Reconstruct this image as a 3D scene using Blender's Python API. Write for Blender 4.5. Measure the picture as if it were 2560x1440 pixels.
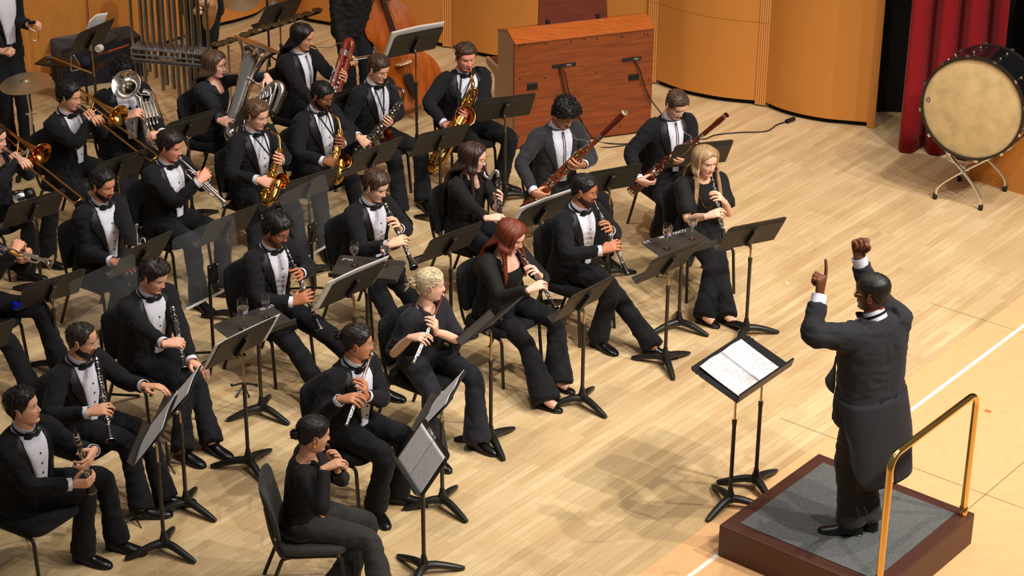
import bpy, bmesh, math, random
import numpy as np
from mathutils import Vector, Matrix, noise as mnoise

for o in list(bpy.data.objects): bpy.data.objects.remove(o)
SC = bpy.context.scene
COL = SC.collection
R_ = math.radians
rng = random.Random(7)

# ------------------------------------------------------------------ camera
F_PX, PITCH, ROLL, CAM_H = 5300.0, 25.85, 0.40, 7.5
_th, _ro = R_(PITCH), R_(ROLL)
FW = np.array([0, math.cos(_th), -math.sin(_th)])
_r = np.array([1.0, 0, 0]); _u = np.cross(_r, FW)
RT = math.cos(_ro)*_r + math.sin(_ro)*_u
UP = -math.sin(_ro)*_r + math.cos(_ro)*_u
CAM = np.array([0, 0, CAM_H])
cam_d = bpy.data.cameras.new('camera'); cam_d.sensor_width = 36.0
cam_d.lens = F_PX/2560.0*36.0; cam_d.clip_end = 200
cam = bpy.data.objects.new('camera', cam_d); COL.objects.link(cam)
cam.matrix_world = Matrix(((RT[0], UP[0], -FW[0], CAM[0]), (RT[1], UP[1], -FW[1], CAM[1]), (RT[2], UP[2], -FW[2], CAM[2]), (0, 0, 0, 1)))
SC.camera = cam

# ------------------------------------------------------------------ world, lights, exposure
SC.view_settings.view_transform = 'Standard'; SC.view_settings.look = 'None'
SC.view_settings.gamma = 1.0; SC.view_settings.exposure = 0.0
SC.view_settings.use_curve_mapping = False
w = bpy.data.worlds.new('hall'); SC.world = w; w.use_nodes = True
w.node_tree.nodes['Background'].inputs[0].default_value = (1.0, 0.93, 0.86, 1)
w.node_tree.nodes['Background'].inputs[1].default_value = 0.14

def spot(name, loc, target, power, size=45, blend=0.5, radius=0.06, col=(1.0, 0.925, 0.83)):
    d = bpy.data.lights.new(name, 'SPOT'); d.energy = power; d.color = col
    d.spot_size = R_(size); d.spot_blend = blend; d.shadow_soft_size = radius
    o = bpy.data.objects.new(name, d); COL.objects.link(o); o.location = loc
    o.rotation_euler = (Vector(target)-Vector(loc)).to_track_quat('-Z', 'Y').to_euler()
    return o
def area(name, loc, target, power, sx, sy, col=(1.0, 0.925, 0.84)):
    d = bpy.data.lights.new(name, 'AREA'); d.energy = power; d.color = col
    d.shape = 'RECTANGLE'; d.size = sx; d.size_y = sy
    o = bpy.data.objects.new(name, d); COL.objects.link(o); o.location = loc
    o.rotation_euler = (Vector(target)-Vector(loc)).to_track_quat('-Z', 'Y').to_euler()
    return o
spot('stage_spot', (8.2, 9.2, 10.0), (1.9, 14.0, 0.0), 2450, 60, 1.0)
spot('stage_spot', (6.6, 7.6, 10.4), (1.7, 13.6, 0.0), 2200, 58, 1.0)
spot('stage_spot', (9.0, 11.4, 10.0), (2.0, 15.0, 0.0), 2000, 60, 1.0)
spot('stage_spot', (4.2, 5.8, 10.8), (1.9, 14.2, 0.0), 1600, 56, 1.0)
spot('stage_spot', (5.6, 12.5, 11.0), (0.5, 16.0, 0.0), 1700, 75, 0.8)
spot('stage_spot', (-1.0, 13.0, 11.0), (-2.5, 17.5, 0.0), 1100, 80, 0.8)
area('overhead_fill', (0.5, 14.5, 9.5), (0.5, 14.5, 0.0), 300, 8, 6)  # broad fill light added above the stage, not a fixture

# ------------------------------------------------------------------ pixel geometry (2560 x 1440 frame)
def ray(x, y): return FW*F_PX + RT*(x-1280.0) - UP*(y-720.0)
def G(x, y, z=0.0):
    d = ray(x, y); return CAM + d*((z-CAM[2])/d[2])
def AY(x, y, Y):
    d = ray(x, y); return CAM + d*(Y/d[1])
def PX(p):
    d = np.asarray(p, float)-CAM; z = d@FW
    return np.array([1280+F_PX*(d@RT)/z, 720-F_PX*(d@UP)/z])
def AL(x, y, P, L, near=True):
    """point on the view line through a pixel, at distance L from P (or the closest point)"""
    d = ray(x, y); d = d/np.linalg.norm(d); P = np.asarray(P, float)
    t0 = (P-CAM)@d; h2 = np.sum((CAM+d*t0-P)**2)
    k = math.sqrt(max(0.0, L*L-h2))
    return CAM + d*(t0-k if near else t0+k)
def on_ray_dist(x, y, P):
    d = ray(x, y); d = d/np.linalg.norm(d); return CAM + d*((np.asarray(P)-CAM)@d)
def zfit(xy, y):
    """height above floor point xy whose image row is y"""
    lo, hi = -0.5, 6.0
    for _ in range(40):
        m = (lo+hi)/2
        if PX((xy[0], xy[1], m))[1] > y: lo = m
        else: hi = m
    return lo
def nrm(v):
    v = np.asarray(v, float); n = np.linalg.norm(v); return v/n if n > 1e-9 else v
def perp(a, u): a = nrm(a); u = np.asarray(u, float); return nrm(u-a*(a@u))
def V3(*a): return np.array(a, float)

# ------------------------------------------------------------------ materials
def lin(c):
    def f(u):
        u = u/255.0
        return u/12.92 if u <= 0.04045 else ((u+0.055)/1.055)**2.4
    return (f(c[0]), f(c[1]), f(c[2]), 1.0)
MATS = {}
def mat(name, c, rough=0.5, metal=0.0, spec=0.5, bump=0.0, bscale=200.0, var=0.0, vscale=8.0, sheen=0.0, coat=0.0, trans=0.0, ior=1.45, alpha=1.0, stretch=None, sss=0.0):
    if name in MATS: return MATS[name]
    m = bpy.data.materials.new(name); m.use_nodes = True
    nt = m.node_tree; b = nt.nodes['Principled BSDF']
    b.inputs['Base Color'].default_value = lin(c)
    b.inputs['Roughness'].default_value = rough; b.inputs['Metallic'].default_value = metal
    b.inputs['Specular IOR Level'].default_value = spec
    b.inputs['IOR'].default_value = ior
    if sheen: b.inputs['Sheen Weight'].default_value = sheen; b.inputs['Sheen Roughness'].default_value = 0.4
    if coat: b.inputs['Coat Weight'].default_value = coat; b.inputs['Coat Roughness'].default_value = 0.08
    if trans: b.inputs['Transmission Weight'].default_value = trans
    if sss:
        b.inputs['Subsurface Weight'].default_value = sss; b.inputs['Subsurface Scale'].default_value = 0.02
    if alpha < 1: b.inputs['Alpha'].default_value = alpha
    if var or bump:
        tc = nt.nodes.new('ShaderNodeTexCoord'); mp = nt.nodes.new('ShaderNodeMapping')
        nt.links.new(tc.outputs['Object'], mp.inputs[0])
        if stretch: mp.inputs['Scale'].default_value = stretch
    if var:
        n = nt.nodes.new('ShaderNodeTexNoise'); n.inputs['Scale'].default_value = vscale; n.inputs['Detail'].default_value = 5
        nt.links.new(mp.outputs[0], n.inputs[0])
        r = nt.nodes.new('ShaderNodeValToRGB')
        L = np.array(lin(c)[:3])
        r.color_ramp.elements[0].position = 0.3; r.color_ramp.elements[1].position = 0.7
        r.color_ramp.elements[0].color = (*np.clip(L*(1-var), 0, 1), 1); r.color_ramp.elements[1].color = (*np.clip(L*(1+var), 0, 1), 1)
        nt.links.new(n.outputs[0], r.inputs[0]); nt.links.new(r.outputs[0], b.inputs['Base Color'])
    if bump:
        n = nt.nodes.new('ShaderNodeTexNoise'); n.inputs['Scale'].default_value = bscale; n.inputs['Detail'].default_value = 3
        nt.links.new(mp.outputs[0], n.inputs[0])
        bp = nt.nodes.new('ShaderNodeBump'); bp.inputs['Strength'].default_value = bump; bp.inputs['Distance'].default_value = 0.004
        nt.links.new(n.outputs[0], bp.inputs['Height']); nt.links.new(bp.outputs[0], b.inputs['Normal'])
    MATS[name] = m
    return m

M_wool = mat('black_wool', (24, 24, 27), 0.9, bump=0.3, bscale=350, sheen=0.05, spec=0.2)
M_wool_grey = mat('charcoal_wool', (42, 42, 46), 0.9, bump=0.3, bscale=350, sheen=0.06, spec=0.2)
M_trouser = mat('black_trouser_wool', (25, 25, 28), 0.9, bump=0.3, bscale=350, sheen=0.05, spec=0.2)
M_navy = mat('navy_black_cotton', (30, 31, 38), 0.85, bump=0.2, bscale=300, sheen=0.12, spec=0.3)
M_blouse = mat('black_blouse_cloth', (22, 21, 23), 0.75, bump=0.25, bscale=200, sheen=0.05, spec=0.25)
M_satin = mat('black_satin', (17, 17, 19), 0.5, spec=0.3)
M_shirt = mat('white_shirt_cotton', (214, 214, 228), 0.75, bump=0.3, bscale=60)
M_leather = mat('black_polished_leather', (16, 16, 17), 0.22, bump=0.08, bscale=60)
M_sock = mat('black_sock_knit', (18, 18, 19), 0.9)
M_steel = mat('chrome_steel', (230, 230, 232), 0.18, 1.0)
M_silver = mat('silver_plate', (236, 232, 226), 0.17, 1.0)
M_brass = mat('lacquered_brass', (220, 168, 86), 0.17, 1.0)
M_brassd = mat('dark_brass_bore', (150, 98, 40), 0.25, 1.0)
M_rose = mat('rose_brass', (208, 130, 62), 0.2, 1.0)
M_oldsilver = mat('antique_nickel', (150, 142, 132), 0.25, 1.0)
M_cymbal = mat('bronze_cymbal', (214, 198, 160), 0.42, 1.0, bump=0.15, bscale=40)
M_crotale = mat('aged_bronze', (110, 98, 68), 0.45, 0.8)
M_ebony = mat('black_grenadilla', (22, 20, 20), 0.3)
M_ebonite = mat('black_ebonite', (14, 14, 15), 0.25)
M_maple = mat('red_stained_maple', (104, 38, 18), 0.22, var=0.35, vscale=10, coat=0.5, stretch=(1, 1, 0.3))
M_cherry = mat('varnished_red_maple', (112, 34, 18), 0.2, coat=0.6, var=0.25, vscale=8)
M_ivory = mat('ivory_ring', (232, 220, 190), 0.35)
M_cane = mat('reed_cane', (222, 190, 130), 0.6)
M_standblk = mat('stand_black_enamel', (50, 46, 41), 0.5, bump=0.1, bscale=400, spec=0.35)
M_black = mat('black_plastic', (20, 20, 21), 0.4)
M_blackm = mat('black_metal_paint', (24, 23, 22), 0.4)
M_bronzetube = mat('dark_bronze_tube', (52, 45, 38), 0.35, 0.4)
M_chairfab = mat('black_chair_fabric', (26, 26, 28), 0.92, bump=0.4, bscale=300, sheen=0.06, spec=0.2)
M_chairgrey = mat('charcoal_chair_fabric', (56, 56, 56), 0.92, bump=0.4, bscale=300, sheen=0.15)
M_rubber = mat('black_rubber', (22, 22, 22), 0.7)
M_velvet = mat('red_velvet', (140, 4, 18), 0.9, sheen=0.08, bump=0.3, bscale=120)
M_carpet = mat('grey_carpet', (92, 94, 94), 0.95, bump=0.6, bscale=250, var=0.3, vscale=120)
M_brown = mat('brown_painted_wood', (74, 42, 32), 0.45, bump=0.05, bscale=80)
M_plaque = mat('brass_plaque', (200, 140, 50), 0.35, 1.0)
M_goldrail = mat('polished_brass_rail', (226, 190, 116), 0.14, 1.0)
M_white = mat('white_print', (235, 235, 235), 0.7)
M_ink = mat('print_ink', (60, 58, 62), 0.8)
M_cloth = mat('black_table_cloth', (24, 25, 34), 0.95, bump=0.5, bscale=200, sheen=0.3)
M_darkwing = mat('wing_shade_black', (14, 13, 13), 0.9)  # near-black stands in for the shade of the unlit wing
M_cabinet = mat('dark_grey_cabinet', (60, 56, 50), 0.6, bump=0.2, bscale=150)
M_drumhead = mat('calfskin_drum_head', (198, 172, 124), 0.55, var=0.16, vscale=9)
M_blue = mat('blue_foil', (20, 40, 200), 0.25, 0.6)
M_lilac = mat('lilac_label', (196, 150, 200), 0.6)
M_purple = mat('purple_label', (120, 40, 110), 0.6)
M_gold = mat('gold_metal', (230, 180, 90), 0.2, 1.0)
M_strap = mat('black_strap_webbing', (18, 18, 18), 0.8)

def glass(name, tint=(1, 1, 1, 1), rough=0.0, ior=1.45):
    m = bpy.data.materials.new(name); m.use_nodes = True; nt = m.node_tree
    b = nt.nodes['Principled BSDF']; b.inputs['Base Color'].default_value = tint
    b.inputs['Transmission Weight'].default_value = 1.0; b.inputs['Roughness'].default_value = rough; b.inputs['IOR'].default_value = ior
    return m
M_glass = glass('clear_glass'); M_water = glass('water', ior=1.33)
M_plexi = mat('clear_plexiglass', (190, 195, 200), 0.04, alpha=0.035, spec=1.0)
M_plexiedge = mat('plexiglass_edge', (232, 232, 228), 0.15, alpha=0.5)

# ------------------------------------------------------------------ mesh builder
def catmull(P, n=6):
    P = [np.asarray(p, float) for p in P]
    if len(P) < 3: return P
    out = []
    for i in range(len(P)-1):
        p0 = P[i-1] if i > 0 else 2*P[0]-P[1]
        p1, p2 = P[i], P[i+1]
        p3 = P[i+2] if i+2 < len(P) else 2*P[-1]-P[-2]
        for k in range(n):
            t = k/n
            out.append(0.5*((2*p1)+(-p0+p2)*t+(2*p0-5*p1+4*p2-p3)*t*t+(-p0+3*p1-3*p2+p3)*t**3))
    out.append(P[-1]); return out
def frames(pts, up=None):
    n = len(pts); T = []
    for i in range(n):
        a = pts[max(0, i-1)]; b = pts[min(n-1, i+1)]; T.append(nrm(b-a))
    if up is None:
        up = V3(0, 0, 1)
        if abs(T[0]@up) > 0.9: up = V3(1, 0, 0)
    u = nrm(np.asarray(up, float)-T[0]*(T[0]@np.asarray(up, float))); fr = []
    for t in T:
        u = nrm(u-t*(t@u)); fr.append((t, u, np.cross(t, u)))
    return fr
class MB:
    def __init__(s): s.v = []; s.f = []; s.m = []; s.n = 0
    def add(s, V, F, mi=0):
        V = np.asarray(V, float)
        s.v.append(V); b = s.n
        for f in F: s.f.append([i+b for i in f])
        s.m += [mi]*len(F) if isinstance(mi, int) else list(mi)
        s.n += len(V); return s
    def loft(s, rings, mi=0, caps=True, closed=False):
        k = len(rings[0]); V = np.concatenate([np.asarray(r, float) for r in rings]); F = []
        L = len(rings)
        for i in range(L if closed else L-1):
            a = i*k; b = ((i+1) % L)*k
            for j in range(k):
                j2 = (j+1) % k
                F.append((a+j, a+j2, b+j2, b+j))
        if caps and not closed:
            F.append(tuple(range(k-1, -1, -1))); F.append(tuple(range((L-1)*k, L*k)))
        return s.add(V, F, mi)
    def tube(s, pts, r, n=10, mi=0, up=None, smooth=0, caps=True, closed=False, flat=1.0):
        pts = [np.asarray(p, float) for p in pts]
        if smooth:
            N0 = len(pts); pts = catmull(pts, smooth)
            if not np.isscalar(r):
                r = np.interp(np.linspace(0, N0-1, len(pts)), range(N0), r)
        if np.isscalar(r): r = [r]*len(pts)
        rings = []
        for p, rr, (t, u, w_) in zip(pts, r, frames(pts, up)):
            a = np.arange(n)*2*math.pi/n
            rings.append(p+np.outer(np.cos(a)*rr, u)+np.outer(np.sin(a)*rr*flat, w_))
        return s.loft(rings, mi, caps, closed)
    def lathe(s, prof, o, ax, n=20, mi=0, caps=False):
        """prof: list of (radius, distance along the axis)"""
        ax = nrm(ax); o = np.asarray(o, float)
        u = nrm(np.cross(ax, V3(0, 0, 1) if abs(ax[2]) < 0.9 else V3(1, 0, 0))); w_ = np.cross(ax, u)
        a = np.arange(n)*2*math.pi/n
        rings = [o+ax*h+np.outer(np.cos(a)*max(r, 1e-5), u)+np.outer(np.sin(a)*max(r, 1e-5), w_) for r, h in prof]
        return s.loft(rings, mi, caps)
    def box(s, c, size, R=None, mi=0):
        c = np.asarray(c, float); h = np.asarray(size, float)/2
        V = np.array([[x, y, z] for x in (-1, 1) for y in (-1, 1) for z in (-1, 1)], float)*h
        if R is not None: V = V@np.asarray(R, float).T
        return s.add(V+c, [(0, 1, 3, 2), (4, 6, 7, 5), (0, 4, 5, 1), (2, 3, 7, 6), (0, 2, 6, 4), (1, 5, 7, 3)], mi)
    def prism(s, poly, d0, d1, O, X, Y, Z, mi=0):
        """polygon in the X,Y plane at O extruded along Z from d0 to d1"""
        O, X, Y, Z = [np.asarray(q, float) for q in (O, X, Y, Z)]
        A = np.array([O+X*p[0]+Y*p[1]+Z*d0 for p in poly]); B = A+Z*(d1-d0)
        return s.loft([A, B], mi)
    def ball(s, c, r, n=12, mi=0, R=None):
        c = np.asarray(c, float); r = np.ones(3)*r if np.isscalar(r) else np.asarray(r, float)
        rings = []
        for i in range(n//2+1):
            th = math.pi*i/(n//2); sn = max(math.sin(th), 1e-3)
            a = np.arange(n)*2*math.pi/n
            P = np.stack([np.cos(a)*sn, np.sin(a)*sn, np.full(n, math.cos(th))], 1)*r
            if R is not None: P = P@np.asarray(R, float).T
            rings.append(c+P)
        return s.loft(rings, mi)
    def build(s, name, mats, parent=None, smooth=True, origin=None, bevel=0.0, auto=None):
        V = np.concatenate(s.v) if s.v else np.zeros((0, 3))
        o0 = np.zeros(3) if origin is None else np.asarray(origin, float)
        if parent is not None and origin is None: o0 = world_loc(parent)
        me = bpy.data.meshes.new(name)
        me.from_pydata((V-o0).tolist(), [], s.f)
        if not isinstance(mats, (list, tuple)): mats = [mats]
        for m in mats: me.materials.append(m)
        if len(mats) > 1: me.polygons.foreach_set('material_index', s.m)
        bm = bmesh.new(); bm.from_mesh(me); bmesh.ops.recalc_face_normals(bm, faces=bm.faces); bm.to_mesh(me); bm.free()
        if smooth:
            me.polygons.foreach_set('use_smooth', [True]*len(me.polygons))
            try: me.set_sharp_from_angle(angle=R_(auto or 50))
            except Exception: pass
        o = bpy.data.objects.new(name, me); COL.objects.link(o)
        if parent is not None: o.parent = parent
        else: o.location = o0
        if bevel:
            b = o.modifiers.new('bevel', 'BEVEL'); b.width = bevel; b.segments = 2; b.limit_method = 'ANGLE'
        return o
def world_loc(o):
    p = np.zeros(3)
    while o is not None: p = p+np.array(o.location); o = o.parent
    return p
def tag(o, label, cat, group=None, kind=None):
    o['label'] = label; o['category'] = cat
    if group: o['group'] = group
    if kind: o['kind'] = kind
    return o
def thing(name, label, cat, loc=(0, 0, 0), rz=0.0, group=None):
    o = bpy.data.objects.new(name, None); COL.objects.link(o); o.empty_display_size = 0.1
    o.location = [float(q) for q in loc]; o.rotation_euler = (0, 0, rz)
    return tag(o, label, cat, group)
def dup(root, loc, rz=0.0, label=None, group=None):
    r = root.copy(); COL.objects.link(r); r.location = [float(q) for q in loc]; r.rotation_euler = (0, 0, rz)
    if label: r['label'] = label
    if group: r['group'] = group
    for ch in root.children:
        c = ch.copy(); COL.objects.link(c); c.parent = r
        for g in ch.children:
            d = g.copy(); COL.objects.link(d); d.parent = c
    return r
def struct(o, label=None):
    o['kind'] = 'structure'
    if label: o['label'] = label
    return o
def rotz(a): c, s = math.cos(a), math.sin(a); return np.array([[c, -s, 0], [s, c, 0], [0, 0, 1.0]])
def text_mesh(body, size, extrude=0.0008):
    """letters as an outline mesh: returns verts, faces in the xy plane, centred in x"""
    cu = bpy.data.curves.new('lettering', 'FONT'); cu.body = body; cu.size = size; cu.align_x = 'CENTER'; cu.extrude = extrude
    o = bpy.data.objects.new('lettering', cu); COL.objects.link(o)
    dg = bpy.context.evaluated_depsgraph_get(); me = o.evaluated_get(dg).to_mesh()
    V = np.array([v.co[:] for v in me.vertices]); F = [tuple(p.vertices) for p in me.polygons]
    o.evaluated_get(dg).to_mesh_clear(); bpy.data.objects.remove(o); bpy.data.curves.remove(cu)
    return V, F
# ------------------------------------------------------------------ stage floor
PLK = nrm(G(2560, 814)-G(1795, 1387)); PLK_A = math.atan2(PLK[1], PLK[0])
PRP = V3(PLK[1], -PLK[0], 0)          # towards the audience
def floor_mat():
    m = bpy.data.materials.new('maple_strip_floor'); m.use_nodes = True; nt = m.node_tree; N = nt.nodes; L = nt.links
    b = N['Principled BSDF']; b.inputs['Roughness'].default_value = 0.42; b.inputs['Specular IOR Level'].default_value = 0.35
    tc = N.new('ShaderNodeTexCoord'); mp = N.new('ShaderNodeMapping'); mp.inputs['Rotation'].default_value = (0, 0, -PLK_A)
    L.new(tc.outputs['Object'], mp.inputs[0])
    def brick(w_, h, c1, c2, mo, bias=0.0, off=0.37):
        t = N.new('ShaderNodeTexBrick'); t.offset = off; t.offset_frequency = 2; t.squash = 1.0
        t.inputs['Scale'].default_value = 1.0; t.inputs['Brick Width'].default_value = w_; t.inputs['Row Height'].default_value = h
        t.inputs['Mortar Size'].default_value = 0.0009; t.inputs['Mortar Smooth'].default_value = 0.3; t.inputs['Bias'].default_value = bias
        t.inputs['Color1'].default_value = lin(c1); t.inputs['Color2'].default_value = lin(c2); t.inputs['Mortar'].default_value = lin(mo)
        L.new(mp.outputs[0], t.inputs[0]); return t
    t1 = brick(0.83, 0.057, (220, 196, 154), (208, 180, 134), (168, 134, 94), -0.2, 0.37)
    t2 = brick(1.31, 0.057, (255, 255, 255), (228, 219, 210), (255, 255, 255), -0.35, 0.61)
    mx = N.new('ShaderNodeMix'); mx.data_type = 'RGBA'; mx.blend_type = 'MULTIPLY'; mx.inputs[0].default_value = 1.0
    L.new(t1.outputs[0], mx.inputs[6]); L.new(t2.outputs[0], mx.inputs[7])
    mp2 = N.new('ShaderNodeMapping'); mp2.inputs['Scale'].default_value = (1.2, 26, 1); L.new(mp.outputs[0], mp2.inputs[0])
    n = N.new('ShaderNodeTexNoise'); n.inputs['Scale'].default_value = 2.2; n.inputs['Detail'].default_value = 6; n.inputs['Roughness'].default_value = 0.65
    L.new(mp2.outputs[0], n.inputs[0])
    r = N.new('ShaderNodeValToRGB'); r.color_ramp.elements[0].position = 0.3; r.color_ramp.elements[1].position = 0.62
    r.color_ramp.elements[0].color = (0.80, 0.74, 0.68, 1); r.color_ramp.elements[1].color = (1, 1, 1, 1); L.new(n.outputs[0], r.inputs[0])
    mx2 = N.new('ShaderNodeMix'); mx2.data_type = 'RGBA'; mx2.blend_type = 'MULTIPLY'; mx2.inputs[0].default_value = 0.75
    L.new(mx.outputs[2], mx2.inputs[6]); L.new(r.outputs[0], mx2.inputs[7])
    # worn, scuffed patches
    n2 = N.new('ShaderNodeTexNoise'); n2.inputs['Scale'].default_value = 1.1; n2.inputs['Detail'].default_value = 7; L.new(mp.outputs[0], n2.inputs[0])
    r2 = N.new('ShaderNodeValToRGB'); r2.color_ramp.elements[0].position = 0.42; r2.color_ramp.elements[1].position = 0.6
    r2.color_ramp.elements[0].color = (0.86, 0.82, 0.78, 1); r2.color_ramp.elements[1].color = (1, 1, 1, 1); L.new(n2.outputs[0], r2.inputs[0])
    mx3 = N.new('ShaderNodeMix'); mx3.data_type = 'RGBA'; mx3.blend_type = 'MULTIPLY'; mx3.inputs[0].default_value = 0.8
    L.new(mx2.outputs[2], mx3.inputs[6]); L.new(r2.outputs[0], mx3.inputs[7])
    # thin scratches
    v = N.new('ShaderNodeTexVoronoi'); v.feature = 'DISTANCE_TO_EDGE'; v.inputs['Scale'].default_value = 2.6
    nv = N.new('ShaderNodeTexNoise'); nv.inputs['Scale'].default_value = 1.5; L.new(mp.outputs[0], nv.inputs[0])
    ad = N.new('ShaderNodeMix'); ad.data_type = 'RGBA'; ad.inputs[0].default_value = 0.35; L.new(mp.outputs[0], ad.inputs[6]); L.new(nv.outputs[1], ad.inputs[7])
    L.new(ad.outputs[2], v.inputs[0])
    r3 = N.new('ShaderNodeValToRGB'); r3.color_ramp.elements[0].position = 0.0; r3.color_ramp.elements[1].position = 0.006
    r3.color_ramp.elements[0].color = (0.84, 0.78, 0.72, 1); r3.color_ramp.elements[1].color = (1, 1, 1, 1); L.new(v.outputs[0], r3.inputs[0])
    mx4 = N.new('ShaderNodeMix'); mx4.data_type = 'RGBA'; mx4.blend_type = 'MULTIPLY'; mx4.inputs[0].default_value = 0.6
    L.new(mx3.outputs[2], mx4.inputs[6]); L.new(r3.outputs[0], mx4.inputs[7])
    L.new(mx4.outputs[2], b.inputs['Base Color'])
    return m
M_floor = floor_mat()
M_apron = mat('apron_hardboard', (222, 174, 124), 0.5, spec=0.3, var=0.05, vscale=14)
M_tape = mat('white_floor_tape', (232, 226, 214), 0.6, var=0.06, vscale=30)
seam = G(2386, 862); tape_p = G(2178, 1100)
# floor: plank area behind the seam line, apron in front of it
far, near = 40.0, 22.0
a = seam-PLK*30; b = seam+PLK*30
struct(MB().box((a+b)/2-PRP*far/2-V3(0, 0, 0.05), (60, far, 0.1), rotz(PLK_A)).build('floor', M_floor, smooth=False, origin=(0, 0, 0)), 'maple strip stage floor')
struct(MB().box((a+b)/2+PRP*near/2-V3(0, 0, 0.05), (60, near, 0.1), rotz(PLK_A)).build('floor_apron', M_apron, smooth=False, origin=(0, 0, 0)), 'pale hardboard stage apron floor')
struct(MB().box(tape_p+V3(0, 0, 0.0005)-PLK*0, (40, 0.032, 0.0012), rotz(PLK_A)).build('trim_1', M_tape, smooth=False, origin=(0, 0, 0)), 'white tape line along the apron seam')
# dark joint lines between the apron boards
for i, (p, ang, ln) in enumerate([(G(2350, 1194), PLK_A-math.pi/2, 2.6), (G(2400, 1290), PLK_A, 14), (G(2552, 830), PLK_A-math.pi/2, 1.6)]):
    struct(MB().box(p+V3(0, 0, 0.0003), (ln, 0.005, 0.0008), rotz(ang)).build('trim_2', mat('joint_line', (112, 78, 44), 0.8), smooth=False, origin=(0, 0, 0)), 'dark joint between apron boards')

# ------------------------------------------------------------------ acoustic shell wall
def shell_mat():
    m = mat('ochre_shell_cloth', (200, 130, 54), 0.8, bump=0.35, bscale=420, var=0.05, vscale=160)
    return m
M_shell = shell_mat(); M_pilaster = mat('ochre_wood_fluting', (204, 140, 70), 0.6)
M_gap = mat('shadow_gap_black', (12, 10, 10), 0.9)
WALL_H = 6.5
def wall_panel(name, px, label, bulge_n=10, gap=0.055, seams=()):
    P = catmull([G(x, y) for x, y in px], 8)
    mb = MB(); mg = MB(); ms = MB()
    levels = [gap]+[s_ for s_ in seams]+[WALL_H]
    nor = [np.cross(nrm(P[min(i+1, len(P)-1)]-P[max(i-1, 0)]), V3(0, 0, 1)) for i in range(len(P))]
    for k in range(len(levels)-1):
        z0, z1 = levels[k]+(0.004 if k else 0), levels[k+1]
        rings = [np.array([p+V3(0, 0, z0), p+V3(0, 0, z1), p-n*0.08+V3(0, 0, z1), p-n*0.08+V3(0, 0, z0)]) for p, n in zip(P, nor)]
        mb.loft(rings)
    rings = [np.array([p-n*0.05, p-n*0.05+V3(0, 0, gap+0.3), p-n*0.12+V3(0, 0, gap+0.3), p-n*0.12]) for p, n in zip(P, nor)]
    o = struct(mb.build(name, M_shell, origin=(0, 0, 0), auto=30), label)
    struct(mg.loft(rings).build('gap_shade_'+name.split('_', 1)[1], M_gap, origin=(0, 0, 0)), 'black strip for the shaded gap under the shell wall')  # black strip paints the shade in the gap below the panels
    return P
def pilaster(px0, px1, label, z0=0.02, seams=(), depth=0.05):
    a_, b_ = G(*px0), G(*px1); u = nrm(b_-a_); n = np.cross(u, V3(0, 0, 1)); wd = np.linalg.norm(b_-a_)
    mb = MB(); k = 5
    for i in range(k):
        c = a_+u*(i+0.5)*wd/k; r = wd/k*0.5
        ring = [c+u*math.cos(t)*r+n*(math.sin(t)*r*0.9) for t in np.linspace(0, math.pi, 8)]+[c-u*r-n*depth, c+u*r-n*depth]
        lv = [z0]+list(seams)+[WALL_H]
        for q in range(len(lv)-1):
            mb.loft([np.array(ring)+V3(0, 0, lv[q]+(0.004 if q else 0)), np.array(ring)+V3(0, 0, lv[q+1])])
    return struct(mb.build('trim_3', M_pilaster, origin=(0, 0, 0), auto=30), label)
SZ = 0.86
wall_panel('wall_back_1', [(-140, 262), (0, 232), (130, 197), (250, 165), (400, 120), (543, 72), (590, 60), (640, 44), (667, 26), (680, 14)], 'ochre shell wall behind the chimes')
wall_panel('wall_back_2', [(690, 12), (715, 30), (740, 46), (773, 58), (840, 70), (945, 92), (1030, 108), (1106, 120)], 'ochre shell wall behind the double bass')
wall_panel('wall_back_3', [(1133, 124), (1180, 138), (1225, 148), (1300, 158), (1362, 162)], 'ochre shell wall panel behind the organ')
wall_panel('wall_back_4', [(1386, 164), (1450, 176), (1530, 190), (1615, 204)], 'ochre shell wall panel behind the music rack')
wall_panel('wall_right_1', [(1640, 212), (1680, 227), (1717, 239), (1780, 252), (1830, 259), (1886, 264)], 'ochre shell wall panel with a seam, right of the organ', seams=(SZ,))
wall_panel('wall_right_2', [(1912, 268), (1950, 284), (2000, 298), (2060, 309), (2110, 314), (2168, 319)], 'ochre shell wall panel at the wing opening')
pilaster((1106, 119), (1133, 122), 'fluted ochre pilaster left of the organ')
pilaster((1361, 162), (1386, 164), 'fluted ochre pilaster behind the organ')
pilaster((1614, 205), (1640, 211), 'fluted ochre pilaster right of the organ', seams=(SZ,))
pilaster((1886, 264), (1913, 268), 'fluted ochre pilaster between the right panels', seams=(SZ,))
pilaster((2166, 319), (2186, 321), 'fluted ochre pilaster at the wing opening', z0=0.005)
# seam between two panels at the left
struct(MB().tube([G(233, 172)+V3(0, -0.01, 0.06), G(233, 172)+V3(0, -0.01, 3)], 0.005, 6).build('trim_4', mat('seam_brown', (120, 70, 26), 0.8), origin=(0, 0, 0)), 'dark joint in the left shell wall')
# wing beyond the shell: added black wall for its unlit depth, low panel
pw = G(2190, 322)
struct(MB().box((pw[0]+4.45, pw[1]+0.50, 3.2), (9.0, 0.1, 6.6), None).build('wall_wing_shade', M_darkwing, smooth=False, origin=(0, 0, 0)), 'black wall added to darken the stage wing')
q0, q1 = G(2417, 449), G(2600, 500); qd = nrm(q1-q0); qn = np.cross(qd, V3(0, 0, 1))
struct(MB().box((q0+qd*1.2-qn*0.06)+V3(0, 0, 0.47), (2.4, 0.1, 0.94), rotz(math.atan2(qd[1], qd[0]))).build('wall_right_3', M_shell, smooth=False, origin=(0, 0, 0)), 'low ochre shell panel behind the bass drum')

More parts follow.
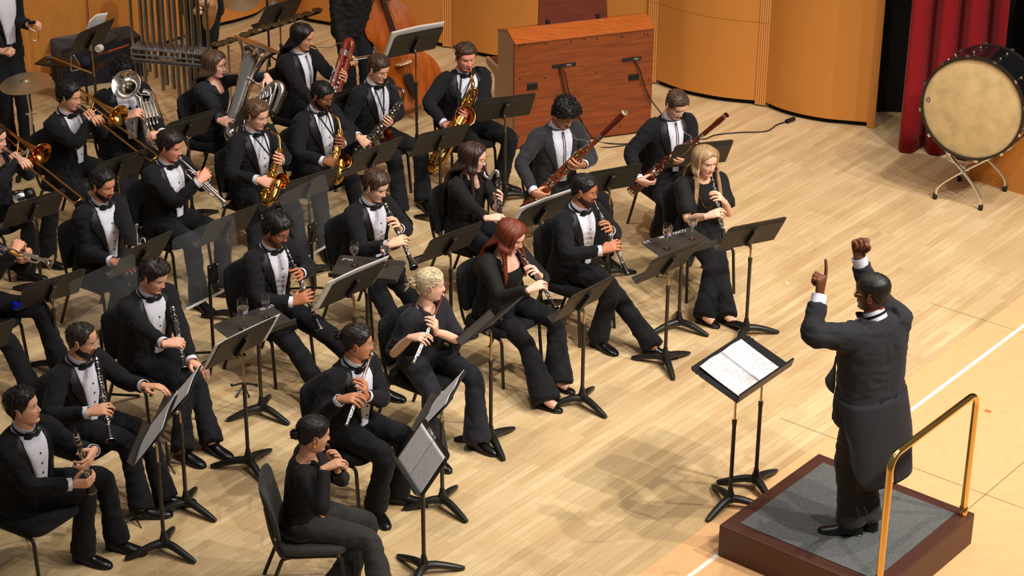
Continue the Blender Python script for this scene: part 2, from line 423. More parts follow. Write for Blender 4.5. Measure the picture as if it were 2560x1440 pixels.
# ------------------------------------------------------------------ red wing curtain
cpts = [(2246, 372), (2268, 381), (2293, 380), (2308, 396), (2318, 378), (2345, 385), (2372, 405), (2400, 402), (2440, 398), (2480, 402)]
base = [G(x, y) for x, y in cpts]
cd = nrm(base[-1]-base[0]); cn = np.cross(cd, V3(0, 0, 1)); L0 = np.linalg.norm(base[-1]-base[0])
mb = MB(); rings = []
for j in range(26):
    z = 0.015+j/25*6.0; fl = 0.16*(1-j/25)
    pts = []
    for i in range(140):
        t = i/139
        f = 0.11*math.sin(t*21+0.4*math.sin(z*0.6))+0.03*math.sin(t*43+1.3)+0.02*math.sin(t*13+z*0.5)
        p = base[0]+cd*(t*L0*(0.86+fl)+0.06*(1-fl*5))+cn*(f*(0.75+fl))+V3(0, 0, z)
        pts.append(p)
    rings.append(np.array(pts))
V = np.concatenate(rings); F = [(j*140+i, j*140+i+1, (j+1)*140+i+1, (j+1)*140+i) for j in range(25) for i in range(139)]
mb.add(V, F); o = mb.build('stage_curtain', M_velvet, origin=base[0], auto=80)
sd = o.modifiers.new('thickness', 'SOLIDIFY'); sd.thickness = 0.012
tag(o, 'red velvet curtain hanging in deep folds at the wing opening', 'curtain')
# dark cabinet behind the bass drum
cb = G(2600, 372); o = MB().box(cb+V3(0.25, 0.4, 0.85), (0.75, 0.7, 1.7), rotz(-0.25)).build('loudspeaker_cabinet', M_cabinet, smooth=False, origin=cb, bevel=0.015)
tag(o, 'tall dark grey cabinet with louvres standing behind the bass drum', 'cabinet')
mb = MB()
for k in range(5): mb.box(cb+V3(0.25, 0.4, 1.35)+rotz(-0.25)@V3(-0.18, -0.36, (k-2)*0.09), (0.3, 0.03, 0.055), rotz(-0.25))
mb.build('louvre', M_black, o, smooth=False, bevel=0.006)

# ------------------------------------------------------------------ conductor's podium
PZ = 0.232
A_, B_, D_ = G(1797, 1310, PZ), G(2047, 1133, PZ), G(2442, 1283, PZ)
e1 = nrm(D_-B_); e1 = nrm(e1+rotz(-math.pi/2)@nrm(B_-A_)); e2 = rotz(math.pi/2)@e1; side = 1.185
pc = B_+e1*side/2-e2*side/2; pc[2] = 0; pa = math.atan2(e1[1], e1[0]); Rp = rotz(pa)
pod = thing('podium', 'square brown conductor podium with grey carpet top and brass rail', 'podium', pc)
MB().box(pc+V3(0, 0, PZ/2), (side, side, PZ), Rp).build('box', M_brown, pod, smooth=False, bevel=0.008)
MB().box(pc+V3(0, 0, PZ+0.002), (side-0.19, side-0.19, 0.008), Rp).build('carpet', M_carpet, pod, smooth=False)
MB().box(pc+e1*(side/2+0.002)-e2*0.33+V3(0, 0, 0.085), (0.004, 0.2, 0.085), Rp).build('plaque', M_plaque, pod, smooth=False)
mb = MB(); r1 = pc+e1*(side/2-0.05)
pA = r1+e2*(side/2-0.07); pB = r1-e2*(side/2-0.07); rh = PZ+0.90
pts = [pA+V3(0, 0, PZ), pA+V3(0, 0, rh-0.09)]
for k in range(1, 6):
    t = k/6*math.pi/2; pts.append(pA+V3(0, 0, rh-0.09)+V3(0, 0, 0.09*math.sin(t))-e2*0.09*(1-math.cos(t)))
pts.append(pA-e2*0.09+V3(0, 0, rh)); pts.append(pB+e2*0.09+V3(0, 0, rh))
for k in range(1, 6):
    t = k/6*math.pi/2; pts.append(pB+e2*0.09-e2*0.09*math.sin(t)+V3(0, 0, rh-0.09*(1-math.cos(t))))
pts += [pB+V3(0, 0, rh-0.09), pB+V3(0, 0, PZ)]
hr = mb.tube(pts, 0.0225, 16).build('handrail', M_goldrail, pod)
for p in (pA, pB): MB().lathe([(0.028, 0), (0.028, 0.06), (0.024, 0.064)], p+V3(0, 0, PZ), V3(0, 0, 1), 20).build('rail_socket', M_goldrail, hr, origin=None)

# ------------------------------------------------------------------ organ console seen from behind
def organ_mat():
    m = bpy.data.materials.new('cherry_organ_wood'); m.use_nodes = True; nt = m.node_tree; N = nt.nodes; L = nt.links
    b = N['Principled BSDF']; b.inputs['Roughness'].default_value = 0.33; b.inputs['Specular IOR Level'].default_value = 0.4
    tc = N.new('ShaderNodeTexCoord'); mp = N.new('ShaderNodeMapping'); mp.inputs['Scale'].default_value = (1.3, 1.3, 14); L.new(tc.outputs['Object'], mp.inputs[0])
    n = N.new('ShaderNodeTexNoise'); n.inputs['Scale'].default_value = 2.4; n.inputs['Detail'].default_value = 6; n.inputs['Distortion'].default_value = 0.7; L.new(mp.outputs[0], n.inputs[0])
    r = N.new('ShaderNodeValToRGB'); r.color_ramp.elements[0].position = 0.3; r.color_ramp.elements[1].position = 0.68
    r.color_ramp.elements[0].color = lin((106, 50, 21)); r.color_ramp.elements[1].color = lin((140, 68, 29)); L.new(n.outputs[0], r.inputs[0]); L.new(r.outputs[0], b.inputs[0])
    return m
M_organ = organ_mat(); M_organtop = mat('orange_organ_top', (170, 88, 36), 0.3, var=0.18, vscale=5, stretch=(1, 9, 9)); M_organside = mat('grey_beige_organ_side', (182, 150, 116), 0.6)
O0, O1 = G(1285, 376), G(1626, 331); ox = nrm(O1-O0); oy = rotz(math.pi/2)@ox; OW = np.linalg.norm(O1-O0); OH = 1.055
org = thing('organ_console', 'reddish wooden organ console with its plain back to the stage', 'organ', O0)
prof = [(0.04, 0.012), (0.04, OH), (0.20, OH+0.065), (0.46, OH-0.02), (0.46, 0.66), (0.80, 0.66), (0.80, 0.60), (0.55, 0.55), (0.55, 0.012)]
MB().box(O0+ox*OW/2+oy*0.02+V3(0, 0, OH/2+0.006), (OW, 0.036, OH-0.03), rotz(math.atan2(ox[1], ox[0]))).build('back_panel', M_organ, org, smooth=False)
for s0, mt in ((0.0, M_organside), (OW-0.035, M_organ)):
    MB().prism(prof, s0, s0+0.035, O0, oy, V3(0, 0, 1), ox).build('side_panel', [mt], org, smooth=False, bevel=0.004)
top = [(-0.012, OH-0.012), (-0.012, OH+0.004), (0.20, OH+0.072), (0.47, OH-0.012), (0.47, OH-0.03), (0.2, OH+0.05)]
MB().prism(top, -0.004, OW+0.004, O0, oy, V3(0, 0, 1), ox).build('top', M_organtop, org, smooth=False, bevel=0.003)
MB().box(O0+ox*OW/2+oy*0.62+V3(0, 0, 0.63), (OW-0.1, 0.34, 0.05), rotz(math.atan2(ox[1], ox[0]))).build('key_desk', M_organ, org, smooth=False)
MB().box(O0+ox*OW/2+oy*0.5+V3(0, 0, 0.3), (OW-0.1, 0.03, 0.58), rotz(math.atan2(ox[1], ox[0]))).build('knee_panel', M_organ, org, smooth=False)
# music rack leaning on the top
rk0 = O0+ox*(OW*0.225)+oy*0.24+V3(0, 0, OH+0.055); rw = OW*0.50; rt = nrm(-oy*0.30+V3(0, 0, 1.0))
rk = MB().prism([(0, 0), (rw, 0), (rw+0.02, 0.36), (0.045, 0.36)], 0, 0.016, rk0, ox, nrm(oy*0.28+V3(0, 0, 1)), np.cross(ox, nrm(oy*0.28+V3(0, 0, 1)))).build('music_rack', mat('red_mahogany_rack', (90, 36, 18), 0.3, var=0.2, vscale=5, stretch=(1, 1, 9)), org, smooth=False, bevel=0.002)
for t in (0.14, 0.86): MB().box(rk0+ox*rw*t-oy*0.012+V3(0, 0, 0.03), (0.032, 0.03, 0.05), rotz(math.atan2(ox[1], ox[0]))).build('rack_clip', M_black, rk, smooth=False)
for x0, z0 in ((1331, 216), (1584, 193)):
    p = None
    lo = O0
    d = ray(x0, z0); nrm_o = -oy; t = ((O0-CAM)@nrm_o)/(d@nrm_o); p = CAM+d*t
    h_ = MB().box(p-oy*0.002, (0.105, 0.012, 0.062), rotz(math.atan2(ox[1], ox[0]))).build('recessed_handle', M_black, org, smooth=False, bevel=0.004)
    MB().box(p-oy*0.009+V3(0, 0, 0.002), (0.085, 0.004, 0.036), rotz(math.atan2(ox[1], ox[0]))).build('handle_shade', M_gap, h_, smooth=False)  # dark plate stands for the shade inside the recessed handle
def on_back(x, y, off=0.0):
    d = ray(x, y); t = ((O0-CAM)@oy)/(d@oy); return CAM+d*t-oy*off
for x0, y0, ww in ((1410, 163, 0.235), (1579, 148, 0.19)):
    p = on_back(x0, y0); s_ = MB().box(p-oy*0.002, (ww, 0.008, 0.032), rotz(math.atan2(ox[1], ox[0]))).build('socket_strip', M_black, org, smooth=False)
    MB().box(p-oy*0.007+ox*0.045, (0.05, 0.004, 0.018), rotz(math.atan2(ox[1], ox[0]))).build('socket_plate', mat('grey_socket', (130, 130, 126), 0.4, 0.5), s_, smooth=False)
mb = MB()
for x0, y0 in ((1300, 115), (1309, 112), (1365, 109), (1428, 104), (1461, 98), (1492, 98), (1555, 92), (1611, 84), (1619, 86), (1300, 198), (1491, 181), (1622, 199), (1363, 195), (1298, 342), (1550, 316)):
    p = on_back(x0, y0, 0.001); mb.lathe([(0.008, 0), (0.008, 0.002)], p, -oy, 8, 0, True)
mb.build('screw_plug', mat('dark_wood_plug', (58, 30, 16), 0.5), org, smooth=False)
# organ cables hanging from the sockets and running over the floor
M_cable = mat('black_cable', (20, 20, 20), 0.5)
def cable(pts, name, label, r=0.006):
    o = MB().tube(pts, r, 8, smooth=8).build(name, M_cable, origin=pts[0]); return tag(o, label, 'cable', 'organ cables')
cable([on_back(1396, 166, 0.01), on_back(1402, 190, 0.02), on_back(1410, 225, 0.02), on_back(1424, 262, 0.03), on_back(1460, 318, 0.06), G(1490, 352, 0.008), G(1530, 359, 0.008), G(1575, 359, 0.008), G(1640, 352, 0.008)], 'power_cable', 'black cable hanging from the left organ socket behind the curly-haired bassoonist')
cable([on_back(1400, 166, 0.012), on_back(1410, 182, 0.024), on_back(1418, 220, 0.026), on_back(1432, 262, 0.03), on_back(1450, 300, 0.06), G(1478, 362, 0.008), G(1520, 368, 0.008), G(1572, 362, 0.008), G(1660, 358, 0.008)], 'power_cable', 'second black cable from the left organ socket, forming the lower floor loop', 0.005)
cable([on_back(1585, 150, 0.01), on_back(1596, 172, 0.03), on_back(1606, 205, 0.03), on_back(1620, 240, 0.03), on_back(1645, 275, 0.04), G(1690, 330, 0.008), G(1752, 348, 0.008), G(1790, 337, 0.008), G(1850, 331, 0.008), G(1915, 328, 0.008), G(1942, 312, 0.008), G(1966, 304, 0.008), G(1985, 296, 0.008)], 'power_cable', 'black cable from the right organ socket running to the shell wall')
o = MB().tube([G(1966, 304, 0.02), G(1985, 297, 0.02)], 0.022, 10).build('cable_plug', M_black, origin=G(1966, 304)); tag(o, 'black plug coupling on the floor by the right shell wall', 'plug')

# ------------------------------------------------------------------ concert bass drum on its folding stand
dr_f = G(2432, 271, 0.93); dn = nrm(V3(-0.50, -0.866, 0.06)); DRr, DRd = 0.457, 0.44
dgnd = V3(dr_f[0], dr_f[1], 0)-V3(dn[0], dn[1], 0)*DRd/2
drum = thing('bass_drum', 'large concert bass drum with mottled tan head and black shell', 'drum', dgnd)
MB().lathe([(DRr-0.012, 0.0), (DRr, 0.0), (DRr, -DRd), (DRr-0.012, -DRd)], dr_f, dn, 64).build('shell', mat('black_drum_shell', (18, 18, 20), 0.25, coat=0.4), drum)
MB().lathe([(0.0, 0.012), (DRr-0.03, 0.012), (DRr-0.012, 0.006), (DRr-0.008, -0.01)], dr_f, dn, 64, 0).build('front_head', M_drumhead, drum)
MB().lathe([(0.0, -DRd-0.012), (DRr-0.012, -DRd-0.006), (DRr-0.008, -DRd+0.01)], dr_f, dn, 64, 0).build('rear_head', M_drumhead, drum)
for d0 in (0.006, -DRd-0.006):
    MB().lathe([(DRr-0.016, d0-0.02), (DRr-0.016, d0+0.022), (DRr+0.006, d0+0.022), (DRr+0.01, d0+0.0), (DRr+0.006, d0-0.02)], dr_f, dn, 64).build('hoop', mat('dark_drum_hoop', (40, 34, 28), 0.35), drum)
uu = nrm(np.cross(dn, V3(0, 0, 1))); vv = np.cross(dn, uu)
for k in range(12):
    t = k*math.pi/6+0.2; c = dr_f+(uu*math.cos(t)+vv*math.sin(t))*(DRr+0.012); rd = uu*math.cos(t)+vv*math.sin(t)
    mb = MB(); mb.tube([c+dn*0.03, c-dn*(DRd+0.03)], 0.005, 8)
    for q in (0.02, -DRd-0.02):
        mb.box(c+dn*q, (0.02, 0.03, 0.02), np.array([rd, np.cross(dn, rd), dn]).T)
    for q in (-0.13, -DRd+0.13): mb.ball(c+dn*q-rd*0.005, (0.014, 0.014, 0.014), 8)
    mb.build('tension_rod', M_steel, drum)
# the maker's mark on the head
mb = MB(); mc = dr_f+dn*0.0135-uu*0.0; mk = None
for sg in (1, -1):
    cpt = dr_f+dn*0.0135+(uu if (PX(dr_f+uu*0.4)[0] < PX(dr_f)[0]) else -uu)*0.40+V3(0, 0, 0.005)
ud = nrm(cpt-dr_f); 
mb.tube([cpt+ud*0.02*math.cos(t)+vv*0.024*math.sin(t) for t in np.linspace(0, 2*math.pi, 7)], 0.0018, 5)
mb.tube([cpt+ud*0.02, cpt-ud*0.012+vv*0.014], 0.0015, 5); mb.tube([cpt-ud*0.012+vv*0.014, cpt-ud*0.012-vv*0.014], 0.0015, 5); mb.tube([cpt-ud*0.012-vv*0.014, cpt+ud*0.02], 0.0015, 5)
mb.build('head_mark', M_ink, drum)
st = thing('bass_drum_stand', 'folding chrome cross-legged stand carrying the bass drum', 'drum stand', dgnd)
f1, f2, f3, f4 = G(2337, 497), G(2451, 525), G(2398, 452), G(2512, 478)
def dleg(f, top):
    kn = f+V3(0, 0, 0.11)+(top-f)*0.12
    l = MB().tube([f+V3(0, 0, 0.02), kn, top], 0.0125, 12, smooth=5).build('leg', M_steel, st)
    MB().lathe([(0.019, 0), (0.021, 0.045), (0.016, 0.05)], f, V3(0, 0, 1), 14, 0, True).build('rubber_foot', M_rubber, l)
fr = -dn; zz = 0.50
cL, cR = dr_f+fr*0.1-uu*0.0, dr_f+fr*0.34
su = uu if PX(dr_f+uu)[0] > PX(dr_f)[0] else -uu      # towards picture right
for base_, other, cc in ((f1, f2, dr_f+fr*0.03), (f3, f4, dr_f+fr*(DRd-0.03))):
    tl = cc-su*0.36+V3(0, 0, -0.30); tr_ = cc+su*0.36+V3(0, 0, -0.30)
    dleg(base_, tr_); dleg(other, tl)
cc0 = dr_f+fr*0.03; cc1 = dr_f+fr*(DRd-0.03)
for sg in (-1, 1):
    MB().tube([cc0+su*sg*0.36+V3(0, 0, -0.30), cc1+su*sg*0.36+V3(0, 0, -0.30)], 0.0125, 12).build('cradle_bar', M_steel, st)
MB().tube([(f1*0.55+(cc0+su*0.36+V3(0, 0, -0.3))*0.45)+V3(0, 0, .05), (f2*0.35+(cc0-su*0.36+V3(0, 0, -0.3))*0.65)], 0.009, 8, flat=0.5).build('ratchet_brace', M_steel, st)
# ------------------------------------------------------------------ music stands
def stand_pose(TL, TR, toward, base=None, h=1.05, tilt=57.0):
    """toward: pixel of a floor point on the reader's side. returns base point, yaw, top height"""
    tau = R_(tilt); TLa, TRa = np.array(TL, float), np.array(TR, float); mid = (TLa+TRa)/2
    off = 0.21*math.cos(tau)-0.03*math.sin(tau)
    tw = G(*toward); n = None
    B = G(*base) if base is not None else None
    for _ in range(6):
        if B is not None and base is not None:
            top = B-(n if n is not None else 0)*off
            h = zfit(top, mid[1])
        e = nrm(G(TRa[0], TRa[1], h)-G(TLa[0], TLa[1], h)); m = G(mid[0], mid[1], h)
        n = np.cross(e, V3(0, 0, 1)); n = nrm(V3(n[0], n[1], 0))
        if n@(tw-m) < 0: n = -n
        if base is None:
            B = m+n*off; B = V3(B[0], B[1], 0)
    return B, math.atan2(n[1], n[0]), h
STANDS = {}
def music_stand(key, label, TL, TR, toward, base=None, h=1.05, tilt=57.0, group='black music stands', w_=0.51, ds=0.32, leg0=0.5, two=False, lipd=0.055, dm=None):
    B, yaw, top = stand_pose(TL, TR, toward, base, h, tilt)
    tau = R_(tilt); R = rotz(yaw); X = R@V3(1, 0, 0); Y = R@V3(0, 1, 0); Z = V3(0, 0, 1)
    u = -X*math.cos(tau)+Z*math.sin(tau); n = X*math.sin(tau)+Z*math.cos(tau)
    att = 0.11; zt = top-ds*math.sin(tau)              # height of the lower desk edge
    # point of the plate above the pole: plate lower edge position
    plate0 = V3(B[0], B[1], 0)+X*(0.03*math.sin(tau)+att*math.cos(tau)); plate0[2] = zt
    root = thing('music_stand', label, 'music stand', B, 0, group)
    mb = MB(); rings = []
    for s_, ww, d in ((0, w_, 0), (0.004, w_, 0), (ds*0.78, w_, 0), (ds*0.79, w_, 0.005), (ds*0.81, w_, 0.005), (ds*0.82, w_, 0), (ds*0.86, w_, 0), (ds*0.87, w_, 0.005), (ds*0.89, w_, 0.005), (ds*0.90, w_-0.002, 0), (ds*0.94, w_-0.012, 0), (ds*0.975, w_-0.03, 0), (ds, w_-0.06, 0)):
        c = plate0+u*s_+n*d
        rings.append(np.array([c-Y*ww/2, c+Y*ww/2, c+Y*ww/2-n*0.0025, c-Y*ww/2-n*0.0025]))
    mb.loft(rings); desk = mb.build('desk', dm or M_standblk, root, smooth=False)
    mb = MB(); mb.prism([(-w_/2, -0.002), (w_/2, -0.002), (w_/2, 0.0015), (-w_/2, 0.0015)], -0.002, lipd, plate0, Y, u, n)
    mb.prism([(-w_/2, -0.002), (w_/2, -0.002), (w_/2, 0.012), (-w_/2, 0.012)], lipd, lipd+0.002, plate0, Y, u, n)
    mb.build('lip', dm or M_standblk, desk, smooth=False)
    poles = [0.0] if not two else [-0.16, 0.16]
    for k, py in enumerate(poles):
        pb = V3(B[0], B[1], 0)+Y*py
        att_p = plate0+u*att+Y*py
        bk = MB(); bk.prism([(-0.024, -0.075), (0.024, -0.075), (0.026, 0.0), (0.018, 0.12), (-0.018, 0.12), (-0.026, 0.0)], -0.034, -0.002, att_p, Y, u, n)
        b_ = bk.build('bracket', M_black, root, smooth=False, bevel=0.004)
        MB().lathe([(0.0, -0.03), (0.012, -0.028), (0.014, -0.018), (0.012, 0)], att_p-u*0.055-n*0.034, n, 12, 0, True).build('bolt', M_steel, b_)
        pt = att_p-n*0.03-u*0.03
        zt2 = pt[2]; pb2 = V3(pb[0], pb[1], 0)
        zl = min(0.66, zt2-0.08)
        MB().tube([V3(pb[0], pb[1], zl-0.05), V3(pb[0], pb[1], zt2-0.03), pt], 0.0085, 12).build('upper_pole', mat('brass_toned_tube', (214, 186, 148), 0.2, 1.0), root)
        lp = MB(); lp.tube([pb+Z*0.05, pb+Z*zl], 0.0135, 12); lp.lathe([(0.016, zl-0.03), (0.017, zl+0.004), (0.01, zl+0.008)], pb, Z, 12, 0, True)
        lp.build('lower_pole', mat('dark_stand_tube', (58, 50, 42), 0.4, 0.3), root)
        hub = MB(); hub.lathe([(0.02, 0.035), (0.034, 0.045), (0.032, 0.085), (0.02, 0.125), (0.016, 0.15)], pb, Z, 16, 0, True); hub.build('hub', M_blackm, root)
        for q in range(3):
            a = leg0+yaw+q*2*math.pi/3+(k*math.pi/3 if two else 0); d = V3(math.cos(a), math.sin(a), 0)
            MB().tube([pb+d*0.012+Z*0.066, pb+d*0.08+Z*0.062, pb+d*0.16+Z*0.042, pb+d*0.225+Z*0.022, pb+d*0.262+Z*0.014], [0.027, 0.025, 0.022, 0.019, 0.012], 12, smooth=4, up=Z, flat=1.15).build('leg', M_blackm, root)
    STANDS[key] = dict(B=B, X=X, Y=Y, u=u, n=n, p0=plate0, w=w_, ds=ds, top=top, root=root)
    return STANDS[key]
def sheet_mat():
    m = bpy.data.materials.new('printed_music_paper'); m.use_nodes = True; nt = m.node_tree; N = nt.nodes; L = nt.links
    b = N['Principled BSDF']; b.inputs['Roughness'].default_value = 0.7
    at = N.new('ShaderNodeUVMap'); mp = N.new('ShaderNodeMapping'); L.new(at.outputs[0], mp.inputs[0])
    wv = N.new('ShaderNodeTexBrick'); wv.inputs['Scale'].default_value = 1.0; wv.inputs['Brick Width'].default_value = 0.07; wv.inputs['Row Height'].default_value = 0.052; wv.inputs['Mortar Size'].default_value = 0.009
    wv.inputs['Color1'].default_value = lin((205, 202, 204)); wv.inputs['Color2'].default_value = lin((120, 117, 122)); wv.inputs['Mortar'].default_value = lin((216, 214, 216)); wv.inputs['Bias'].default_value = -0.1
    L.new(mp.outputs[0], wv.inputs[0])
    n = N.new('ShaderNodeTexNoise'); n.inputs['Scale'].default_value = 60; n.inputs['Detail'].default_value = 4; L.new(mp.outputs[0], n.inputs[0])
    r = N.new('ShaderNodeValToRGB'); r.color_ramp.elements[0].position = 0.40; r.color_ramp.elements[1].position = 0.58; L.new(n.outputs[0], r.inputs[0])
    mx = N.new('ShaderNodeMix'); mx.data_type = 'RGBA'; L.new(r.outputs[0], mx.inputs[0]); mx.inputs[7].default_value = lin((222, 220, 221)); L.new(wv.outputs[0], mx.inputs[6])
    # staff lines
    sx = N.new('ShaderNodeSeparateXYZ'); L.new(at.outputs[0], sx.inputs[0])
    L.new(mx.outputs[2], b.inputs[0]); return m
M_sheet = sheet_mat(); M_paper = mat('plain_paper', (222, 216, 212), 0.75)
def sheet(S, label, x0, x1, s0, s1, bend=0.0, d=0.006, back=False, fold=False, group=None, name='sheet_music', plain=False):
    """paper lying on a desk: x across (0 = middle), s up the desk; may stick out past the edge"""
    W, H = 14, 12; V = []; uv = []
    for j in range(H+1):
        for i in range(W+1):
            a = i/W; b = j/H; x = x0+(x1-x0)*a; s_ = s0+(s1-s0)*b
            dd = d+bend*math.sin(a*math.pi*(2 if fold else 1))**2*0.5+bend*(b*b*0.6)
            V.append(S['p0']+S['Y']*x+S['u']*s_+S['n']*dd); uv.append((a, b))
    F = [(j*(W+1)+i, j*(W+1)+i+1, (j+1)*(W+1)+i+1, (j+1)*(W+1)+i) for j in range(H) for i in range(W)]
    mb = MB().add(V, F); o = mb.build(name, M_paper if plain else M_sheet, origin=S['p0'], auto=180)
    ul = o.data.uv_layers.new(name='UVMap')
    for lp in o.data.loops: ul.data[lp.index].uv = uv[lp.vertex_index]
    sd = o.modifiers.new('thickness', 'SOLIDIFY'); sd.thickness = 0.0012; sd.offset = 1
    return tag(o, label, 'sheet music', group)
def desk_text(S, body, size, x, s_, name='chalk_lettering', flip=1, col=None):
    V, F = text_mesh(body, size); P = [S['p0']+S['Y']*(x+v[0]*flip)+S['u']*(s_+v[1]*flip)+S['n']*(0.0042+v[2]) for v in V]
    o = MB().add(P, F).build(name, col or M_white, S['root'], smooth=False); return o

# ------------------------------------------------------------------ chair template
def make_chair(fab, label, group):
    t = thing('chair', label, 'chair', (0, 0, 0), 0, group)
    def pad(rings_fn, n): pass
    mb = MB(); rings = []
    for z, k in ((0.398, 0.93), (0.405, 0.985), (0.425, 1.0), (0.445, 0.99), (0.457, 0.93), (0.461, 0.7)):
        a = np.linspace(0, 2*math.pi, 40, endpoint=False)
        px = np.sign(np.cos(a))*np.abs(np.cos(a))**0.42*0.225*k; py = np.sign(np.sin(a))*np.abs(np.sin(a))**0.42*(0.232+0.0*px)*k
        rings.append(np.stack([px+0.01, py, np.full(40, z)], 1))
    mb.loft(rings); mb.build('seat', fab, t)
    mb = MB(); rings = []
    for s_, k in ((0.0, 0.80), (0.012, 0.93), (0.05, 1.0), (0.2, 1.0), (0.33, 0.985), (0.375, 0.9), (0.39, 0.72)):
        z = 0.495+s_*0.86; xo = -0.215-s_*0.20; a = np.linspace(0, 2*math.pi, 36, endpoint=False); ring = []
        for q in a:
            yy = np.sign(math.cos(q))*abs(math.cos(q))**0.35*0.222*k; xx = np.sign(math.sin(q))*abs(math.sin(q))**0.6*0.024*(k**2)
            ring.append((xo+xx+0.75*yy*yy*0.9, yy, z))
        rings.append(np.array(ring))
    mb.loft(rings); mb.build('backrest', fab, t)
    for sy in (-1, 1):
        y = sy*0.205
        MB().tube([(0.06, y, 0.388), (0.155, y, 0.386), (0.185, y*1.01, 0.36), (0.193, y*1.02, 0.28), (0.215, y*1.06, 0.0)], 0.0125, 10, smooth=4).build('leg', M_bronzetube, t)
        MB().tube([(-0.12, y, 0.388), (-0.17, y, 0.37), (-0.20, y, 0.30), (-0.315, y*1.03, 0.0)], 0.0125, 10, smooth=4).build('leg', M_bronzetube, t)
    fr = MB()
    for sy in (-1, 1):
        y = sy*0.205
        fr.tube([(0.10, y, 0.388), (-0.14, y, 0.388), (-0.19, y, 0.42), (-0.232, y, 0.55), (-0.262, y, 0.74)], 0.011, 10, smooth=4)
    fr.tube([(-0.12, -0.205, 0.386), (-0.12, 0.205, 0.386)], 0.009, 8); fr.tube([(0.14, -0.205, 0.386), (0.14, 0.205, 0.386)], 0.009, 8)
    fr.build('frame', M_bronzetube, t)
    return t
# ------------------------------------------------------------------ people
def remesh(V, F, voxel, it=3, fac=0.5):
    me = bpy.data.meshes.new('tmp'); me.from_pydata(np.asarray(V).tolist(), [], F)
    bm = bmesh.new(); bm.from_mesh(me); bmesh.ops.recalc_face_normals(bm, faces=bm.faces); bm.to_mesh(me); bm.free()
    o = bpy.data.objects.new('tmp', me); COL.objects.link(o)
    m = o.modifiers.new('r', 'REMESH'); m.mode = 'VOXEL'; m.voxel_size = voxel
    s_ = o.modifiers.new('s', 'SMOOTH'); s_.factor = fac; s_.iterations = it
    dg = bpy.context.evaluated_depsgraph_get(); ev = o.evaluated_get(dg); em = ev.to_mesh()
    n = len(em.vertices); co = np.empty(n*3); em.vertices.foreach_get('co', co); co = co.reshape(-1, 3).copy()
    no = np.empty(n*3); em.vertices.foreach_get('normal', no); no = no.reshape(-1, 3).copy()
    FF = [tuple(p.vertices) for p in em.polygons]
    ev.to_mesh_clear(); bpy.data.objects.remove(o); bpy.data.meshes.remove(me)
    return co, FF, no

# hands: local frame x = wrist to knuckles, y = thumb side (right hand), z = back of the hand
def hand_template(curls, thumb, spread=(6, 1, -4, -9)):
    mb = MB(); rings = []
    for x, hw, ht, z in ((-0.02, 0.026, 0.019, 0), (0.0, 0.027, 0.019, 0), (0.025, 0.033, 0.018, 0), (0.055, 0.040, 0.0165, 0), (0.08, 0.0415, 0.0145, 0.001), (0.094, 0.038, 0.011, 0)):
        a = np.linspace(0, 2*math.pi, 18, endpoint=False)
        rings.append(np.stack([np.full(18, x), hw*np.sign(np.cos(a))*np.abs(np.cos(a))**0.8, z+ht*np.sin(a)], 1))
    mb.loft(rings)
    roots = [(0.086, 0.031), (0.091, 0.0105), (0.088, -0.0105), (0.080, -0.030)]
    lens = [(0.043, 0.026, 0.021), (0.047, 0.030, 0.022), (0.043, 0.028, 0.021), (0.034, 0.021, 0.019)]
    for (rx, ry), ln, cu, sp in zip(roots, lens, curls, spread):
        p = V3(rx-0.012, ry*0.93, 0.001); sp = R_(sp); d0 = V3(math.cos(sp), math.sin(sp), 0); pts = [p, V3(rx, ry, 0.002)]; ang = 0.0; q = pts[-1]; rad = [0.0105, 0.0102]
        for k in range(3):
            ang += R_(cu[k]); d = d0*math.cos(ang)+V3(0, 0, -1)*math.sin(ang)
            pts.append(q+d*ln[k]*0.5); q = q+d*ln[k]; pts.append(q); rad += [0.0093-0.0006*k, 0.0090-0.0008*k]
        pts.append(q+d*0.004); rad.append(0.004)
        mb.tube(pts, rad, 10, up=(0, 1, 0))
    p = V3(0.018, 0.022, -0.006); pts = [p]; rad = [0.014]
    for (dx, dy, dz), l, r in thumb:
        d = nrm(V3(dx, dy, dz)); p = p+d*l; pts.append(p); rad.append(r)
    pts.append(p+d*0.005); rad.append(0.004)
    mb.tube(pts, rad, 10, smooth=2)
    V = np.concatenate(mb.v)
    co, F, no = remesh(V, mb.f, 0.0034, 2, 0.5)
    return co, F
TH_G = [((0.55, 0.62, -0.55), 0.04, 0.0125), ((0.75, 0.1, -0.65), 0.032, 0.0105), ((0.75, -0.25, -0.6), 0.024, 0.0085)]
TH_R = [((0.62, 0.75, -0.2), 0.04, 0.0125), ((0.88, 0.42, -0.2), 0.032, 0.0105), ((0.95, 0.2, -0.2), 0.025, 0.0085)]
TH_F = [((0.6, 0.5, -0.6), 0.04, 0.0125), ((0.75, -0.35, -0.55), 0.032, 0.0105), ((0.4, -0.85, -0.3), 0.024, 0.009)]
HANDS = {
    'grip': hand_template([(38, 48, 28), (42, 50, 30), (44, 52, 30), (46, 52, 30)], TH_G),
    'keys': hand_template([(30, 40, 22), (24, 46, 26), (34, 44, 24), (26, 40, 22)], TH_G, (9, 2, -5, -13)),
    'flute': hand_template([(48, 52, 20), (40, 44, 22), (34, 44, 24), (22, 38, 22)], TH_G, (8, 2, -4, -12)),
    'rest': hand_template([(16, 22, 12), (20, 24, 14), (22, 26, 14), (26, 26, 14)], TH_R),
    'fist': hand_template([(72, 92, 52), (76, 94, 54), (78, 94, 54), (80, 92, 52)], TH_F),
    'point': hand_template([(6, 8, 4), (78, 92, 52), (80, 94, 54), (82, 92, 52)], TH_F),
    'pinch': hand_template([(40, 52, 34), (46, 58, 36), (50, 60, 38), (52, 60, 38)], TH_G),
}

